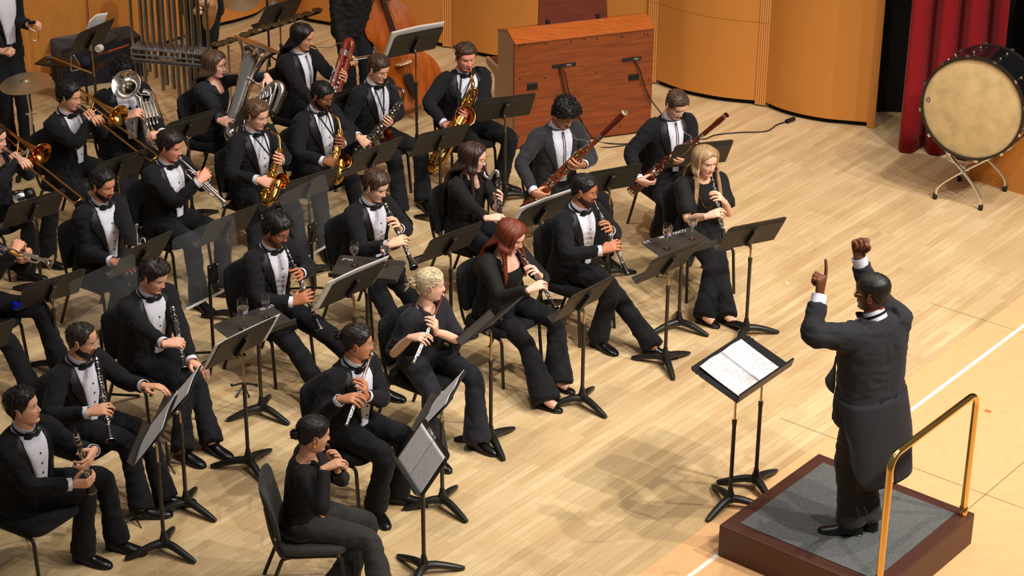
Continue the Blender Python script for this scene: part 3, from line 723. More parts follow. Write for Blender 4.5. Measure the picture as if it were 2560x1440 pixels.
# head: local x = face, y = left, z = up, origin at the middle of the skull
NPH, NZ = 76, 60
_u = np.linspace(-math.pi, math.pi, NPH, endpoint=False); PHI = _u-0.5*np.sin(_u)
_t = np.linspace(0, 1, NZ); ZR = 0.118*np.cos(_t*math.pi*0.5)**1.0
ZR = np.concatenate([0.118*np.cos(np.linspace(0.05, 1, 18)*math.pi/2*0.72), []]); ZR = np.concatenate([ZR, np.linspace(ZR[-1], -0.117, NZ-18+1)[1:]])
PZZ = [-0.118, -0.112, -0.104, -0.095, -0.082, -0.07, -0.055, -0.035, -0.012, 0.008, 0.026, 0.045, 0.07, 0.09, 0.104, 0.112, 0.118]
PFR = [0.046, 0.070, 0.080, 0.083, 0.080, 0.084, 0.088, 0.088, 0.086, 0.084, 0.092, 0.092, 0.083, 0.066, 0.045, 0.026, 0.002]
PBK = [0.010, 0.014, 0.022, 0.034, 0.050, 0.060, 0.070, 0.080, 0.090, 0.096, 0.100, 0.101, 0.094, 0.078, 0.055, 0.034, 0.002]
PWD = [0.022, 0.034, 0.044, 0.051, 0.058, 0.062, 0.066, 0.070, 0.073, 0.0745, 0.0755, 0.0755, 0.070, 0.057, 0.040, 0.024, 0.002]
def head_base(kw):
    z = ZR[:, None]*np.ones((1, NPH)); ph = np.ones((NZ, 1))*PHI[None, :]
    fr = np.interp(z, PZZ, PFR); bk = np.interp(z, PZZ, PBK)*kw.get('back', 1.0); wd = np.interp(z, PZZ, PWD)*kw.get('wide', 1.0)
    jaw = np.clip((-0.03-z)/0.07, 0, 1); wd = wd*(1+jaw*(kw.get('jaw', 0.0)))
    c, s_ = np.cos(ph), np.sin(ph); p = 2.25
    k = (np.abs(c)**p+np.abs(s_)**p)**(-1/p)
    x = np.where(c > 0, fr, bk)*c*k; y = wd*s_*k
    return x, y, z
def face_disp(y, z, kw):
    ns = kw.get('nose', 1.0)
    h = np.interp(z, [-0.046, -0.040, -0.033, -0.026, -0.015, 0.0, 0.014, 0.03], [0, 0.008, 0.021, 0.024, 0.018, 0.011, 0.006, 0])*ns
    sg = np.interp(z, [-0.045, -0.032, -0.02, 0.015], [0.015, 0.0135, 0.0095, 0.008])
    d = h*np.exp(-(y/sg)**2)
    for sgn in (-1, 1):
        d = d-0.010*np.exp(-((y-sgn*0.032)/0.017)**2-((z-0.006)/0.012)**2)
        d = d+0.0045*np.exp(-((y-sgn*0.030)/0.021)**2-((z-0.025)/0.007)**2)
        d = d+0.005*np.exp(-((y-sgn*0.047)/0.017)**2-((z+0.022)/0.016)**2)*kw.get('cheek', 1.0)
        d = d-0.004*np.exp(-((y-sgn*0.046)/0.014)**2-((z+0.062)/0.018)**2)
    d = d+0.0055*np.exp(-(y/0.022)**2)*(np.exp(-((z+0.058)/0.0045)**2)+1.05*np.exp(-((z+0.0705)/0.0055)**2))
    d = d-0.004*np.exp(-(y/0.025)**2-((z+0.064)/0.0028)**2)
    d = d+0.007*np.exp(-(y/0.019)**2-((z+0.098)/0.011)**2)
    return d
def head_mesh(kw):
    """V, F, material slots (0 skin, 1 lips, 2 facial hair, 3 white, 4 iris, 5 brow)"""
    x, y, z = head_base(kw); fm = np.clip(np.cos(PHI)*1.6, 0, 1)[None, :]
    x = x+face_disp(y, z, kw)*fm
    V = np.stack([x, y, z], 2).reshape(-1, 3); F = []; M = []
    beard = kw.get('beard'); rb = random.Random(3)
    top = len(V); 
    for j in range(NZ-1):
        for i in range(NPH):
            i2 = (i+1) % NPH; f = (j*NPH+i, (j+1)*NPH+i, (j+1)*NPH+i2, j*NPH+i2); F.append(f)
            c = V[list(f)].mean(0); m = 0; ay = abs(c[1])
            if c[0] > 0.05 and ay < 0.0245-0.25*abs(c[2]+0.064) and -0.0765 < c[2] < -0.0535: m = 1
            elif beard:
                jl = c[2] < np.interp(c[0], [-0.02, 0.0, 0.03, 0.06, 0.075], [0.0, -0.02, -0.045, -0.055, -0.078])
                mo = c[0] > 0.06 and ay < 0.034 and -0.055 < c[2] < -0.0425
                gt = c[0] > 0.05 and ay < 0.03 and c[2] < -0.079
                sd = c[0] > 0.05 and 0.024 < ay < 0.034 and -0.1 < c[2] < -0.045
                if beard == 'full' and (jl or mo or gt or sd) and c[0] > -0.015: m = 2
                if beard == 'goatee' and (mo or gt or sd): m = 2
                if beard == 'moustache' and mo: m = 2
            M.append(m)
    F.append(tuple(range(NPH))); M.append(0); F.append(tuple(range((NZ-1)*NPH+NPH-1, (NZ-1)*NPH-1, -1))); M.append(0)
    mb = MB(); mb.add(V, F, M)
    op = kw.get('eyes', 0.65)
    for sg in (-1, 1):
        xe = 0.0735
        if op > 0.25:
            mb.ball((xe-0.001, sg*0.032, 0.005), (0.0095, 0.0135, 0.0062*op), 12, 3)
            mb.ball((xe+0.0058, sg*0.032+kw.get('gaze', 0)*0.004, 0.005), (0.0046, 0.0066, 0.0064*op), 10, 4)
        pts = [(xe+0.0015, sg*0.0185, 0.0035), (xe+0.0075, sg*0.026, 0.0035+0.0062*max(op, 0.1)), (xe+0.0085, sg*0.033, 0.004+0.0064*max(op, 0.1)), (xe+0.001, sg*0.0465, 0.0035)]
        mb.tube(pts, [0.0010, 0.0017, 0.0018, 0.0012], 6, 5, smooth=3)
        mb.tube([(xe+0.0145, sg*0.0145, 0.0205), (xe+0.016, sg*0.026, 0.0255), (xe+0.008, sg*0.038, 0.0245), (xe-0.003, sg*0.047, 0.0195)], [0.0022, 0.0032, 0.003, 0.0014], 7, 5, smooth=3)
        # nostril side and ear
        mb.ball((0.098*1.0, sg*0.0085, -0.0335), (0.009, 0.0065, 0.006), 8, 0)
        w0 = 0.0735*kw.get('wide', 1.0)
        Re = rotz(sg*0.35)
        mb.ball((-0.010, sg*(w0+0.003), -0.006), (0.018, 0.0065, 0.030), 12, 0, Re)
        ring = [V3(-0.012, sg*(w0+0.010), -0.006)+Re@V3(0.0175*math.cos(t), 0, 0.030*math.sin(t)) for t in np.linspace(-1.9, 2.3, 14)]
        mb.tube(ring, 0.0042, 7, 0)
    return np.concatenate(mb.v), mb.f, mb.m
def smooth01(t): t = np.clip(t, 0, 1); return t*t*(3-2*t)
def hair_mesh(kw):
    st = kw.get('hair', 'short'); zf = kw.get('hairline', 0.062); x, y, z = head_base(kw); ap = np.abs(PHI)[None, :]*np.ones((NZ, 1))
    side = kw.get('side', 0.007); topt = kw.get('top', 0.017)
    if st == 'bald': zf = 0.2
    hl = np.interp(ap, [0, 0.45, 0.75, 0.95, 1.15, 1.4, 1.62, 1.9, 2.4, math.pi], [zf, zf, zf-0.006, zf-0.03, 0.012, -0.016, 0.012, -0.03, -0.07, -0.08])
    if st == 'long': hl = np.interp(ap, [0, 0.4, 0.75, 1.0, 1.25, 1.5, math.pi], [zf+0.006, zf, zf-0.02, 0.015, -0.03, -0.07, -0.10])
    if st == 'tied': hl = np.interp(ap, [0, 0.5, 0.8, 1.0, 1.2, 1.4, 1.62, 1.9, 2.4, math.pi], [zf, zf-0.002, zf-0.012, 0.03, 0.012, 0.002, 0.018, -0.02, -0.055, -0.06])
    m = smooth01((z-hl)/0.014)
    tp = smooth01((z-0.02)/0.075)
    T = side+(topt-side)*tp
    if kw.get('quiff'): T = T+kw['quiff']*np.exp(-(ap/0.7)**2)*smooth01((z-0.05)/0.03)
    if kw.get('thin'): T = T-kw['thin']*np.exp(-((ap-math.pi)/1.2)**2)*tp*0
    t = m*T-(1-m)*0.007
    c = np.stack([x, y, z-0.01], 2); n = c/np.linalg.norm(c, axis=2, keepdims=True)
    V = np.stack([x, y, z], 2)+n*t[..., None]
    na, nf = kw.get('noise', (0.003, 55))
    parting = kw.get('part')
    for j in range(NZ):
        for i in range(NPH):
            if m[j, i] > 0.1:
                v = V[j, i]; q = mnoise.noise(Vector((v[0]*nf*0.45+kw.get('seed', 0)*3.1, v[1]*nf, v[2]*nf*0.6)))+0.5*mnoise.noise(Vector((v[0]*nf*1.1, v[1]*nf*2.4, v[2]*nf*1.3)))
                V[j, i] = v+n[j, i]*na*q*m[j, i]
                if parting is not None and v[2] > 0.05: V[j, i] -= n[j, i]*0.004*math.exp(-((v[1]-parting)/0.006)**2)
    VG = V.copy()
    V = V.reshape(-1, 3); F = []
    keep = m > 0.0
    for j in range(NZ-1):
        for i in range(NPH):
            i2 = (i+1) % NPH
            if keep[j, i] or keep[j+1, i] or keep[j, i2] or keep[j+1, i2]: F.append((j*NPH+i, (j+1)*NPH+i, (j+1)*NPH+i2, j*NPH+i2))
    F.append(tuple(range(NPH)))
    mb = MB(); mb.add(V, F)
    rl = random.Random(11+kw.get('seed', 0)); cells = [(j, i) for j in range(1, NZ-1) for i in range(NPH) if m[j, i] > 0.8]
    crown = V3(-0.035, 0.0, 0.125); curly = na > 0.009
    nl = kw.get('locks', 0 if st == 'bald' else (230 if curly else (0 if st == 'long' else 330)))
    tg = V3(kw['bun'][0], 0, kw['bun'][1]) if kw.get('bun') else None
    for k in range(nl if cells else 0):
        j, i = rl.choice(cells); p = VG[j, i]; nn = n[j, i]
        if curly:
            u = perp(nn, V3(rl.uniform(-1, 1), rl.uniform(-1, 1), rl.uniform(-1, 1))); w2 = np.cross(nn, u); r_ = rl.uniform(0.007, 0.012); c0 = p+nn*rl.uniform(0.0, 0.008)
            mb.tube([c0+u*math.cos(t)*r_+(nn if k % 2 else w2)*math.sin(t)*r_ for t in np.linspace(0, 5.2, 9)], 0.0034, 5); continue
        if tg is not None: d = tg-p
        else:
            d = p-crown+V3(0, kw.get('sweep', 0.03), 0)*(1 if p[2] > 0.06 else 0)
            if p[0] > 0.0 and p[2] > 0.07: d = d*0.2+V3(-0.05, 0.08*kw.get('swdir', 1), 0.04)
        d = d-nn*(d@nn); dl = np.linalg.norm(d)
        if dl < 0.004: continue
        d = d/dl; L_ = rl.uniform(0.024, 0.045)*kw.get('lockk', 1.0)*(0.7 if side < 0.0075 and p[2] < 0.05 else 1.0); hh = rl.uniform(-0.0004, 0.0016) if p[2] < 0.06 or tg is not None else rl.uniform(0.0, 0.004)
        if j < NZ-1 and VG[j, i][2]-L_*max(0, -d[2]) < hl[j, i]+0.003: L_ *= 0.35
        Q = [p+d*L_*q+nn*(hh-(L_*q)**2/(2*0.088)) for q in (0, 0.35, 0.7, 1.0)]
        rk = 0.0021 if (tg is None and p[2] > 0.055) else 0.0015
        mb.tube(Q, [rk*0.7, rk, rk*0.9, rk*0.3], 5, up=nn, flat=1.6)
    if kw.get('bun'):
        bx, bz, br = kw['bun']
        rg = random.Random(5)
        P = []
        mb.ball((bx, 0, bz), (br*0.8, br, br*0.9), 16)
        for k in range(16):
            a = k*2.4; h = -1+2*(k+0.5)/16; r = br*1.0
            c0 = V3(bx, 0, bz)
            pts = [c0+V3(math.sqrt(max(0, 1-h*h))*math.cos(a+q*0.5)*r*0.85, math.sqrt(max(0, 1-h*h))*math.sin(a+q*0.5)*r, h*r+0.004*q) for q in range(4)]
            mb.tube(pts, br*0.2, 6, smooth=2)
        for k in range(kw.get('wisps', 0)):
            a = rg.uniform(0, 6.28); d = V3(-0.6, math.cos(a), math.sin(a)); c0 = V3(bx-br*0.5, 0, bz)
            mb.tube([c0, c0+d*br*0.9, c0+d*br*1.5+V3(-0.01, 0, -0.01)], [0.004, 0.003, 0.001], 5, smooth=2)
    return mb
def cloth_noise(V, no, amp, f, seed, wgt=None):
    out = np.array(V)
    for i in range(len(out)):
        v = out[i]; x, y, z = v[0]*f+seed, v[1]*f+seed*0.7, v[2]*f*1.6
        a = mnoise.noise(Vector((x, y, z))); b = mnoise.noise(Vector((x*2.1+3.3, y*2.1, z*2.6)))
        q = 0.55-1.7*abs(a)+0.45*b-0.6*abs(b)*(1 if a > 0 else 0.4)
        out[i] = v+no[i]*amp*q*(1.0 if wgt is None else wgt[i])
    return out

# torso sections along the spine: s, half width, depth front, depth back
TOR_M = [(-0.17, .205, .150, .150), (-0.02, .200, .150, .150), (.2, .182, .142, .130), (.45, .186, .138, .128), (.66, .198, .132, .128), (.80, .204, .112, .120), (.885, .178, .088, .106), (.945, .122, .070, .088), (1.0, .072, .060, .072), (1.03, .064, .056, .064)]
TOR_W = [(-0.12, .188, .135, .140), (-0.02, .182, .132, .135), (.2, .148, .118, .112), (.45, .156, .128, .110), (.62, .170, .140, .110), (.78, .174, .106, .104), (.875, .152, .078, .092), (.94, .100, .060, .076), (1.0, .058, .050, .060), (1.03, .052, .048, .054)]
class Pose: pass
def rot_from(f, l, u): return np.stack([f, l, u], 1)
def head_R(yaw, pitch, roll=0.0):
    y, p, r = R_(yaw), R_(pitch), R_(roll)
    f = V3(math.cos(y)*math.cos(p), math.sin(y)*math.cos(p), math.sin(p)); l = V3(-math.sin(y), math.cos(y), 0); u = np.cross(f, l)
    if r: l, u = l*math.cos(r)+u*math.sin(r), u*math.cos(r)-l*math.sin(r)
    return rot_from(f, l, u)
def ik(a, b, l1, l2, pref, px=None):
    d = b-a; D = np.linalg.norm(d); mx = (l1+l2)*0.995
    if D > mx:
        k = D/mx; l1, l2 = l1*k, l2*k
    D = max(D, abs(l1-l2)*1.01+1e-4)
    t = nrm(d); x = (l1*l1-l2*l2+D*D)/(2*D); h = math.sqrt(max(0, l1*l1-x*x)); c = a+t*x
    p = nrm(pref-t*(pref@t)); q = np.cross(t, p)
    if px is None: return c+p*h
    best = None
    for k in range(72):
        an = k*math.pi/36; e = c+(p*math.cos(an)+q*math.sin(an))*h
        s_ = np.linalg.norm(PX(e)-np.array(px))-25*math.cos(an)
        if best is None or s_ < best[0]: best = (s_, e)
    return best[1]
def pose(head, yaw, hz=1.185, face=(0, 0), roll=0, lean=8, woman=False, bulk=1.0, standing=None, tw=0.0, sc=1.0, slide=0.0):
    """head: pixel of the head's middle; yaw: way the seat faces; face: (yaw, pitch) in world degrees"""
    P = Pose(); P.woman = woman; P.bulk = bulk; P.sc = sc; P.yaw = yaw
    P.C = G(head[0], head[1], hz); P.HR = head_R(face[0], face[1], roll); P.fdir = P.HR[:, 0]
    ty = R_(yaw+tw); P.f = V3(math.cos(ty), math.sin(ty), 0); P.l = V3(-math.sin(ty), math.cos(ty), 0)
    py = R_(yaw); P.pf = V3(math.cos(py), math.sin(py), 0); P.pl = V3(-math.sin(py), math.cos(py), 0)
    base = P.C-P.HR[:, 2]*0.10-P.HR[:, 0]*0.015
    P.N = base-V3(0, 0, 0.045)-P.f*0.015
    hip = 0.545 if standing is None else standing+0.93*sc
    L = (P.N[2]-hip); P.H = V3(P.N[0], P.N[1], hip)-P.f*math.tan(R_(lean))*L
    P.up = nrm(P.N-P.H); P.SL = np.linalg.norm(P.N-P.H); P.ff = nrm(np.cross(P.l, P.up)) ; P.standing = standing
    sw = (0.168 if not woman else 0.150)*(0.5+0.5*bulk)
    P.S = {s_: P.H+P.up*P.SL*0.86+P.l*sw*(1 if s_ == 'L' else -1) for s_ in 'LR'}
    P.mouth = P.C+P.HR@V3(0.094, 0, -0.064)
    return P
def tor_pt(P, s_, phi, off=0.0, tab=None):
    tab = tab or (TOR_W if P.woman else TOR_M); t = np.array(tab)
    w_ = np.interp(s_, t[:, 0], t[:, 1])*(P.bulk if s_ < 0.8 else 0.5+0.5*P.bulk)+off; df = np.interp(s_, t[:, 0], t[:, 2])*(P.bulk if s_ < 0.7 else 1)+off; db = np.interp(s_, t[:, 0], t[:, 3])+off
    c, q = math.cos(phi), math.sin(phi); p = 2.35; k = (abs(c)**p+abs(q)**p)**(-1/p)
    # belly curve: lower spine sits a little back
    ctr = P.H+P.up*P.SL*s_
    return ctr+P.ff*(df if c > 0 else db)*c*k+P.l*w_*q*k
def ring_of(P, s_, off=0.0, n=32): return np.array([tor_pt(P, s_, 2*math.pi*i/n, off) for i in range(n)])
def hand_frame(Gp, axis, approach, side, pose_name='keys', depth=0.098, lift=0.026):
    """grip point, instrument axis pointing to the thumb side, rough wrist-to-fingers direction"""
    y = nrm(axis); x = nrm(approach-y*(approach@y)); z = np.cross(x, y) if side == 'R' else np.cross(y, x)
    wrist = Gp-x*depth+z*lift
    return dict(R=np.stack([x, y, z], 1), w=wrist, side=side, pose=pose_name)
def free_hand(w_, x, back, side, pose_name='rest'):
    x = nrm(x); z = nrm(back-x*(back@x)); y = np.cross(z, x) if side == 'R' else np.cross(x, z)
    return dict(R=np.stack([x, y, z], 1), w=np.asarray(w_, float), side=side, pose=pose_name)
SKINS = {}
def skin_mat(c):
    k = tuple(c)
    if k not in SKINS: SKINS[k] = mat('skin_%d_%d_%d' % k, c, 0.5, spec=0.4, sss=0.08, var=0.06, vscale=30)
    return SKINS[k]
def hair_mat(c):
    k = ('h',)+tuple(c)
    if k not in SKINS: SKINS[k] = mat('hair_%d_%d_%d' % tuple(c), c, 0.42, spec=0.45, var=0.35, vscale=60, stretch=(1, 1, 0.25), bump=0.5, bscale=160)
    return SKINS[k]
M_eyew = mat('eye_white', (226, 220, 212), 0.3); M_iris = mat('dark_iris', (40, 26, 18), 0.15)
PEOPLE = {}
def build_person(key, P, label, hands, elbows=None, knees=None, feet=None, skin=(214, 160, 128), hair=(34, 26, 22), hk=None, dress='tux', lip=None,
                 jacket=None, sleeve='full', trouser=None, hem=0.085, glasses=None, cuffs=True, tie='bow', shoe='oxford', long=None, beardcol=None, toes=None, shoe_mat=None, open_v=1.0, group=None, tails=False, hand_k=1.06, collar_flaps=False, sleeve_k=1.0, cuff_len=0.0):
    hk = dict(hk or {}); elbows = elbows or {}; knees = knees or {}; feet = feet or {}; toes = toes or {}; wm = P.woman
    hsc = 0.93 if wm else 1.0
    jk = jacket or (M_wool if dress in ('tux', 'suit') else M_blouse)
    root = thing('person', label, 'person', V3(P.H[0], P.H[1], 0), 0, group)
    sk = skin_mat(skin); lipm = mat('lips_%d_%d_%d' % tuple(skin), lip or (int(skin[0]*0.86), int(skin[1]*0.62), int(skin[2]*0.62)), 0.45); hm = hair_mat(hair)
    bd = hair_mat(beardcol or hair)
    # ---- arms and legs
    E = {}; Wr = {}
    for s_ in 'LR':
        sg = 1 if s_ == 'L' else -1
        h = hands.get(s_)
        if h is None:
            h = free_hand(P.H+P.pl*sg*0.13+P.pf*0.28+V3(0, 0, 0.10), P.pf-P.pl*sg*0.5, V3(0, 0, 1), s_, 'rest'); hands[s_] = h
        Wr[s_] = h['w']; pref = V3(0, 0, -1)+P.l*sg*0.75-P.f*0.25
        E[s_] = ik(P.S[s_], h['w'], 0.285*P.sc, 0.265*P.sc, pref, elbows.get(s_))
    K = {}; A = {}; FD = {}
    for s_ in 'LR':
        sg = 1 if s_ == 'L' else -1; hj = P.H+P.pl*sg*0.088
        if s_ in feet: a = G(feet[s_][0], feet[s_][1], 0.095 if P.standing is None else P.standing+0.095)
        elif P.standing is None: a = hj+P.pf*0.46+P.pl*sg*0.03; a[2] = 0.095
        else: a = V3(hj[0], hj[1], P.standing+0.095)
        l1, l2 = 0.43*P.sc, 0.425*P.sc
        pr = P.pf*0.9+V3(0, 0, 0.9) if P.standing is None else P.pf
        K[s_] = ik(hj, a, l1, l2, pr, knees.get(s_)); A[s_] = a
        if s_ in toes: d = G(toes[s_][0], toes[s_][1], a[2]-0.06)-a; d[2] = 0; FD[s_] = nrm(d)
        else: FD[s_] = nrm(P.pf+P.pl*sg*0.18)
    # ---- body: one mesh, head to hands
    mb = MB()
    HV, HF, HM = head_mesh(hk); mb.add(P.C+HV@P.HR.T, HF, HM)
    nr = 0.052 if wm else 0.060
    mb.tube([P.C+P.HR@V3(-0.012, 0, -0.045), P.C+P.HR@V3(-0.014, 0, -0.095), P.N+P.ff*0.004, P.N-P.up*0.04], [nr, nr*0.97, nr*1.05, nr*1.4], 20, smooth=3)
    mb.loft([ring_of(P, q, -0.022, 20) for q in (-0.08, 0.2, 0.45, 0.66, 0.8, 0.885, 0.945, 0.99)])
    if wm and dress != 'tux' and hk.get('chest', True):
        rows = [0.70, 0.78, 0.85, 0.905, 0.95, 0.985, 1.01]; wd = hk.get('neckline', 0.55); V = []; F = []
        lo = hk.get('scoop', 0.80)
        for i, q in enumerate(np.linspace(lo, 1.015, 8)):
            a = wd*(0.25+0.75*((q-lo)/(1.015-lo))**0.6) if hk.get('vneck') else wd*min(1, 0.55+1.2*((q-lo)/(1.015-lo)))
            a *= 1.0+1.3*max(0, q-0.9)/0.1
            for j in range(15):
                t = -1+2*j/14; V.append(tor_pt(P, q, t*a, 0.012*(1-abs(t)**4)-0.004-0.006*(i == 0)))
        F = [(i*15+j, i*15+j+1, (i+1)*15+j+1, (i+1)*15+j) for i in range(7) for j in range(14)]; mb.add(V, F, 0)
    for s_ in 'LR':
        h = hands[s_]; HVt, HFt = HANDS[h['pose']]; Q = HVt*hsc*hand_k
        if s_ == 'L': Q = Q*V3(1, -1, 1); HFt = [f[::-1] for f in HFt]
        Rm = h['R'] if s_ == 'R' else np.stack([h['R'][:, 0], -h['R'][:, 1], h['R'][:, 2]], 1)
        mb.add(h['w']+Q@Rm.T, HFt, 0)
        wx = h['R'][:, 0]
        mb.tube([P.S[s_]-P.l*(0.02 if s_ == 'L' else -0.02), P.S[s_]*0.5+E[s_]*0.5, E[s_], E[s_]*0.45+Wr[s_]*0.55, Wr[s_]-wx*0.004], np.array([.046, .042, .037, .036, .0265])*(0.92 if wm else 1), 14, smooth=4)
        hj = P.H+P.pl*(0.088 if s_ == 'L' else -0.088)
        mb.tube([hj, (hj+K[s_])/2, K[s_], (K[s_]*0.6+A[s_]*0.4), A[s_]]+([A[s_]+FD[s_]*0.085-V3(0, 0, 0.055)] if shoe == 'flat' else [A[s_]-V3(0, 0, 0.03)]), [.066, .060, .046, .042, .033, .032], 12, smooth=3)
    body = mb.build('body', [sk, lipm, bd, M_eyew, M_iris, hair_mat(tuple(int(q*0.8) for q in hair))], root, auto=60)
    # ---- trousers
    tm = trouser or M_trouser
    mb = MB()
    mb.loft([ring_of(P, q, -0.006 if q > 0 else 0.0, 24) for q in (-0.17 if P.standing is None else -0.2, -0.06, 0.08, 0.2)])
    for s_ in 'LR':
        hj = P.H+P.pl*(0.088 if s_ == 'L' else -0.088); k, a = K[s_], A[s_]
        kd = nrm(k-hj); sd_ = nrm(a-k)
        end = a+sd_*(0.03 if shoe != 'flat' else 0.04)
        if end[2] < (P.standing or 0)+0.05: end = end+V3(0, 0, (P.standing or 0)+0.05-end[2])
        mb.tube([hj-kd*0.06, hj+kd*0.1, hj*0.45+k*0.55, k-kd*0.035, k+sd_*0.045, k*0.5+end*0.5, end*0.85+k*0.15, end], np.array([.098, .099, .088, .076, .073, .066+0.5*(hem-0.078), hem*0.97, hem])*(0.95 if wm else 1.0), 16, smooth=3)
    V, F, no = remesh(np.concatenate(mb.v), mb.f, 0.0125, 3, 0.5)
    V = cloth_noise(V, no, 0.0075, 9, rng.random()*50)
    MB().add(V, F).build('trousers', tm, root, auto=180)
    # ---- jacket or blouse
    mb = MB(); lo = -0.17 if (not wm or dress == 'tux') else -0.1
    ss = [q for q in (-0.17, -0.1, -0.02, .1, .2, .33, .45, .56, .66, .74, .80, .845, .885, .92, .95) if q >= lo]
    if dress == 'tux' or not wm: ss.append(.985)
    mb.loft([ring_of(P, q, 0.006) for q in ss])
    ends = {}
    for s_ in 'LR':
        sg = 1 if s_ == 'L' else -1; S_, e, w2 = P.S[s_], E[s_], Wr[s_]
        k_ = 0.9 if wm else 1.0
        ua = nrm(e-S_); fa = nrm(w2-e)
        cuffend = w2-fa*cuff_len-fa*(0.03 if cuffs and dress == 'tux' else 0.012)
        if sleeve == 'full':
            pts = [S_-P.l*sg*0.055+P.up*0.005, S_+P.l*sg*0.012-P.up*0.012, S_*0.5+e*0.5, e-ua*0.035, e+fa*0.035, e*0.5+cuffend*0.5, cuffend]; rr = [.078, .077, .066, .061, .059, .052, .047]
        elif sleeve == 'rolled':
            pts = [S_-P.l*sg*0.055, S_+P.l*sg*0.012-P.up*0.012, S_*0.5+e*0.5, e-ua*0.03, e+fa*0.03]; rr = [.075, .076, .070, .068, .066]
        else:   # short puffed sleeve
            pts = [S_-P.l*sg*0.055, S_+P.l*sg*0.015, S_*0.62+e*0.38, S_*0.30+e*0.70, S_*0.12+e*0.88]; rr = [.070, .078, .085, .090, .072]
        mb.tube(pts, np.array(rr)*k_*sleeve_k*(0.7+0.3*P.bulk), 16, smooth=4); ends[s_] = (pts[-1], nrm(pts[-1]-pts[-2]), rr[-1]*k_)
    V, F, no = remesh(np.concatenate(mb.v), mb.f, 0.0105, 4, 0.5)
    wgt = None
    if wm:
        hN = (V-P.H)@P.up/P.SL; fr_ = (V-P.H)@P.ff; wgt = 1-smooth01((hN-0.55)/0.15)*smooth01(fr_/0.03)
    V = cloth_noise(V, no, 0.0075 if dress == 'tux' else 0.009, 10, rng.random()*50, wgt)
    jname = 'jacket' if dress in ('tux', 'suit') else ('shirt' if not wm else 'blouse')
    jo = MB().add(V, F).build(jname, jk, root, auto=180)
    # ---- shirt front, lapels, collar, tie, cuffs
    if dress == 'tux':
        s0, s1 = 0.15, 0.975; nr_, nc = 16, 13; V = []
        def half(q): return np.interp(q, [0.0, 0.3, 0.6, 0.85, 0.93, 1.0], np.array([.16, .26, .40, .50, .66, 1.05])*open_v)
        for i in range(nr_):
            q = s0+(s1-s0)*i/(nr_-1)
            for j in range(nc):
                t = -1+2*j/(nc-1); V.append(tor_pt(P, q, t*half(q), 0.018*(1-abs(t)**6)-0.001))
        F = [(i*nc+j, i*nc+j+1, (i+1)*nc+j+1, (i+1)*nc+j) for i in range(nr_-1) for j in range(nc-1)]
        sm = MB().add(V, F); so = sm.build('shirt_front', M_shirt, root, auto=180)
        if tie == 'bow':
            for q in (0.72, 0.58, 0.44, 0.30):
                p = tor_pt(P, q, 0, 0.019); MB().ball(p, 0.0065, 8).build('stud', M_black, so)
        for sg in (-1, 1):
            V = []; rows = np.linspace(0.22, 0.97, 14)
            for i, q in enumerate(rows):
                a0 = half(q)*0.97; wd_ = np.interp(q, [0.22, 0.5, 0.76, 0.785, 0.86, 0.93, 0.97], [0.05, 0.19, 0.40, 0.31, 0.33, 0.42, 0.45])
                for j, (t, of) in enumerate(((-0.12, 0.012), (0.02, 0.022), (0.5, 0.019), (0.95, 0.016), (1.05, 0.004))):
                    V.append(tor_pt(P, q, sg*(a0+wd_*t), of))
            F = [(i*5+j, i*5+j+1, (i+1)*5+j+1, (i+1)*5+j) for i in range(13) for j in range(4)]
            MB().add(V, F).build('lapel', M_satin if jk is M_wool else jk, jo, auto=60)
        nk = P.N+P.ff*0.004; ax = nrm(P.C-P.HR[:, 2]*0.09-P.N)
        mb = MB(); ra = nr+0.006
        mb.lathe([(ra+0.004, -0.03), (ra+0.003, 0.0), (ra, 0.034), (ra-0.003, 0.034), (ra-0.002, -0.03)], nk, ax, 28)
        mb.build('collar', M_shirt, root)
        fp = tor_pt(P, 0.962, 0, 0.030); fx = nrm(P.ff-ax*(P.ff@ax)); lx = np.cross(ax, fx)
        if tie == 'bow':
            mb = MB(); mb.box(fp, (0.016, 0.016, 0.02), rot_from(fx, lx, ax))
            for sg in (-1, 1):
                rings = []
                for d, hh, th, bx in ((0.006, .010, .008, 0), (0.024, .021, .011, -0.001), (0.050, .032, .009, -0.006), (0.068, .030, .005, -0.014)):
                    c = fp+lx*sg*d+fx*bx; rings.append(np.array([c-ax*hh-fx*th, c-ax*hh+fx*th, c+ax*hh+fx*th, c+ax*hh-fx*th]))
                mb.loft(rings)
            mb.build('bow_tie', M_satin, root, bevel=0.002)
            mb = MB(); mb.lathe([(ra+0.006, -0.004), (ra+0.008, 0.004), (ra+0.006, 0.012)], nk, ax, 28); mb.build('tie_band', M_satin, root)
        elif tie == 'bolo':
            mb = MB(); mb.lathe([(ra+0.006, 0.0), (ra+0.008, 0.003), (ra+0.006, 0.006)], nk, ax, 24)
            for sg in (-1, 1): mb.tube([fp+lx*sg*0.004]+[tor_pt(P, q, sg*0.04, 0.022) for q in (0.9, 0.75, 0.55, 0.42)], 0.0028, 6, smooth=3)
            mb.build('bolo_cord', M_strap, root)
            MB().ball(fp-ax*0.02, (0.012, 0.012, 0.016), 10).build('bolo_clasp', M_silver, root)
        if cuffs:
            for s_ in 'LR':
                p, d, r_ = ends[s_]; w2 = hands[s_]['w']; d = nrm(w2-E[s_])
                ra_, pb_ = 0.041*hsc*sleeve_k, p-d*0.012
                MB().lathe([(ra_, 0), (ra_, 0.038+cuff_len*0.9), (ra_-0.003, 0.038+cuff_len*0.9), (ra_-0.003, 0.0)], pb_, d, 22).build('cuff', M_shirt, root)
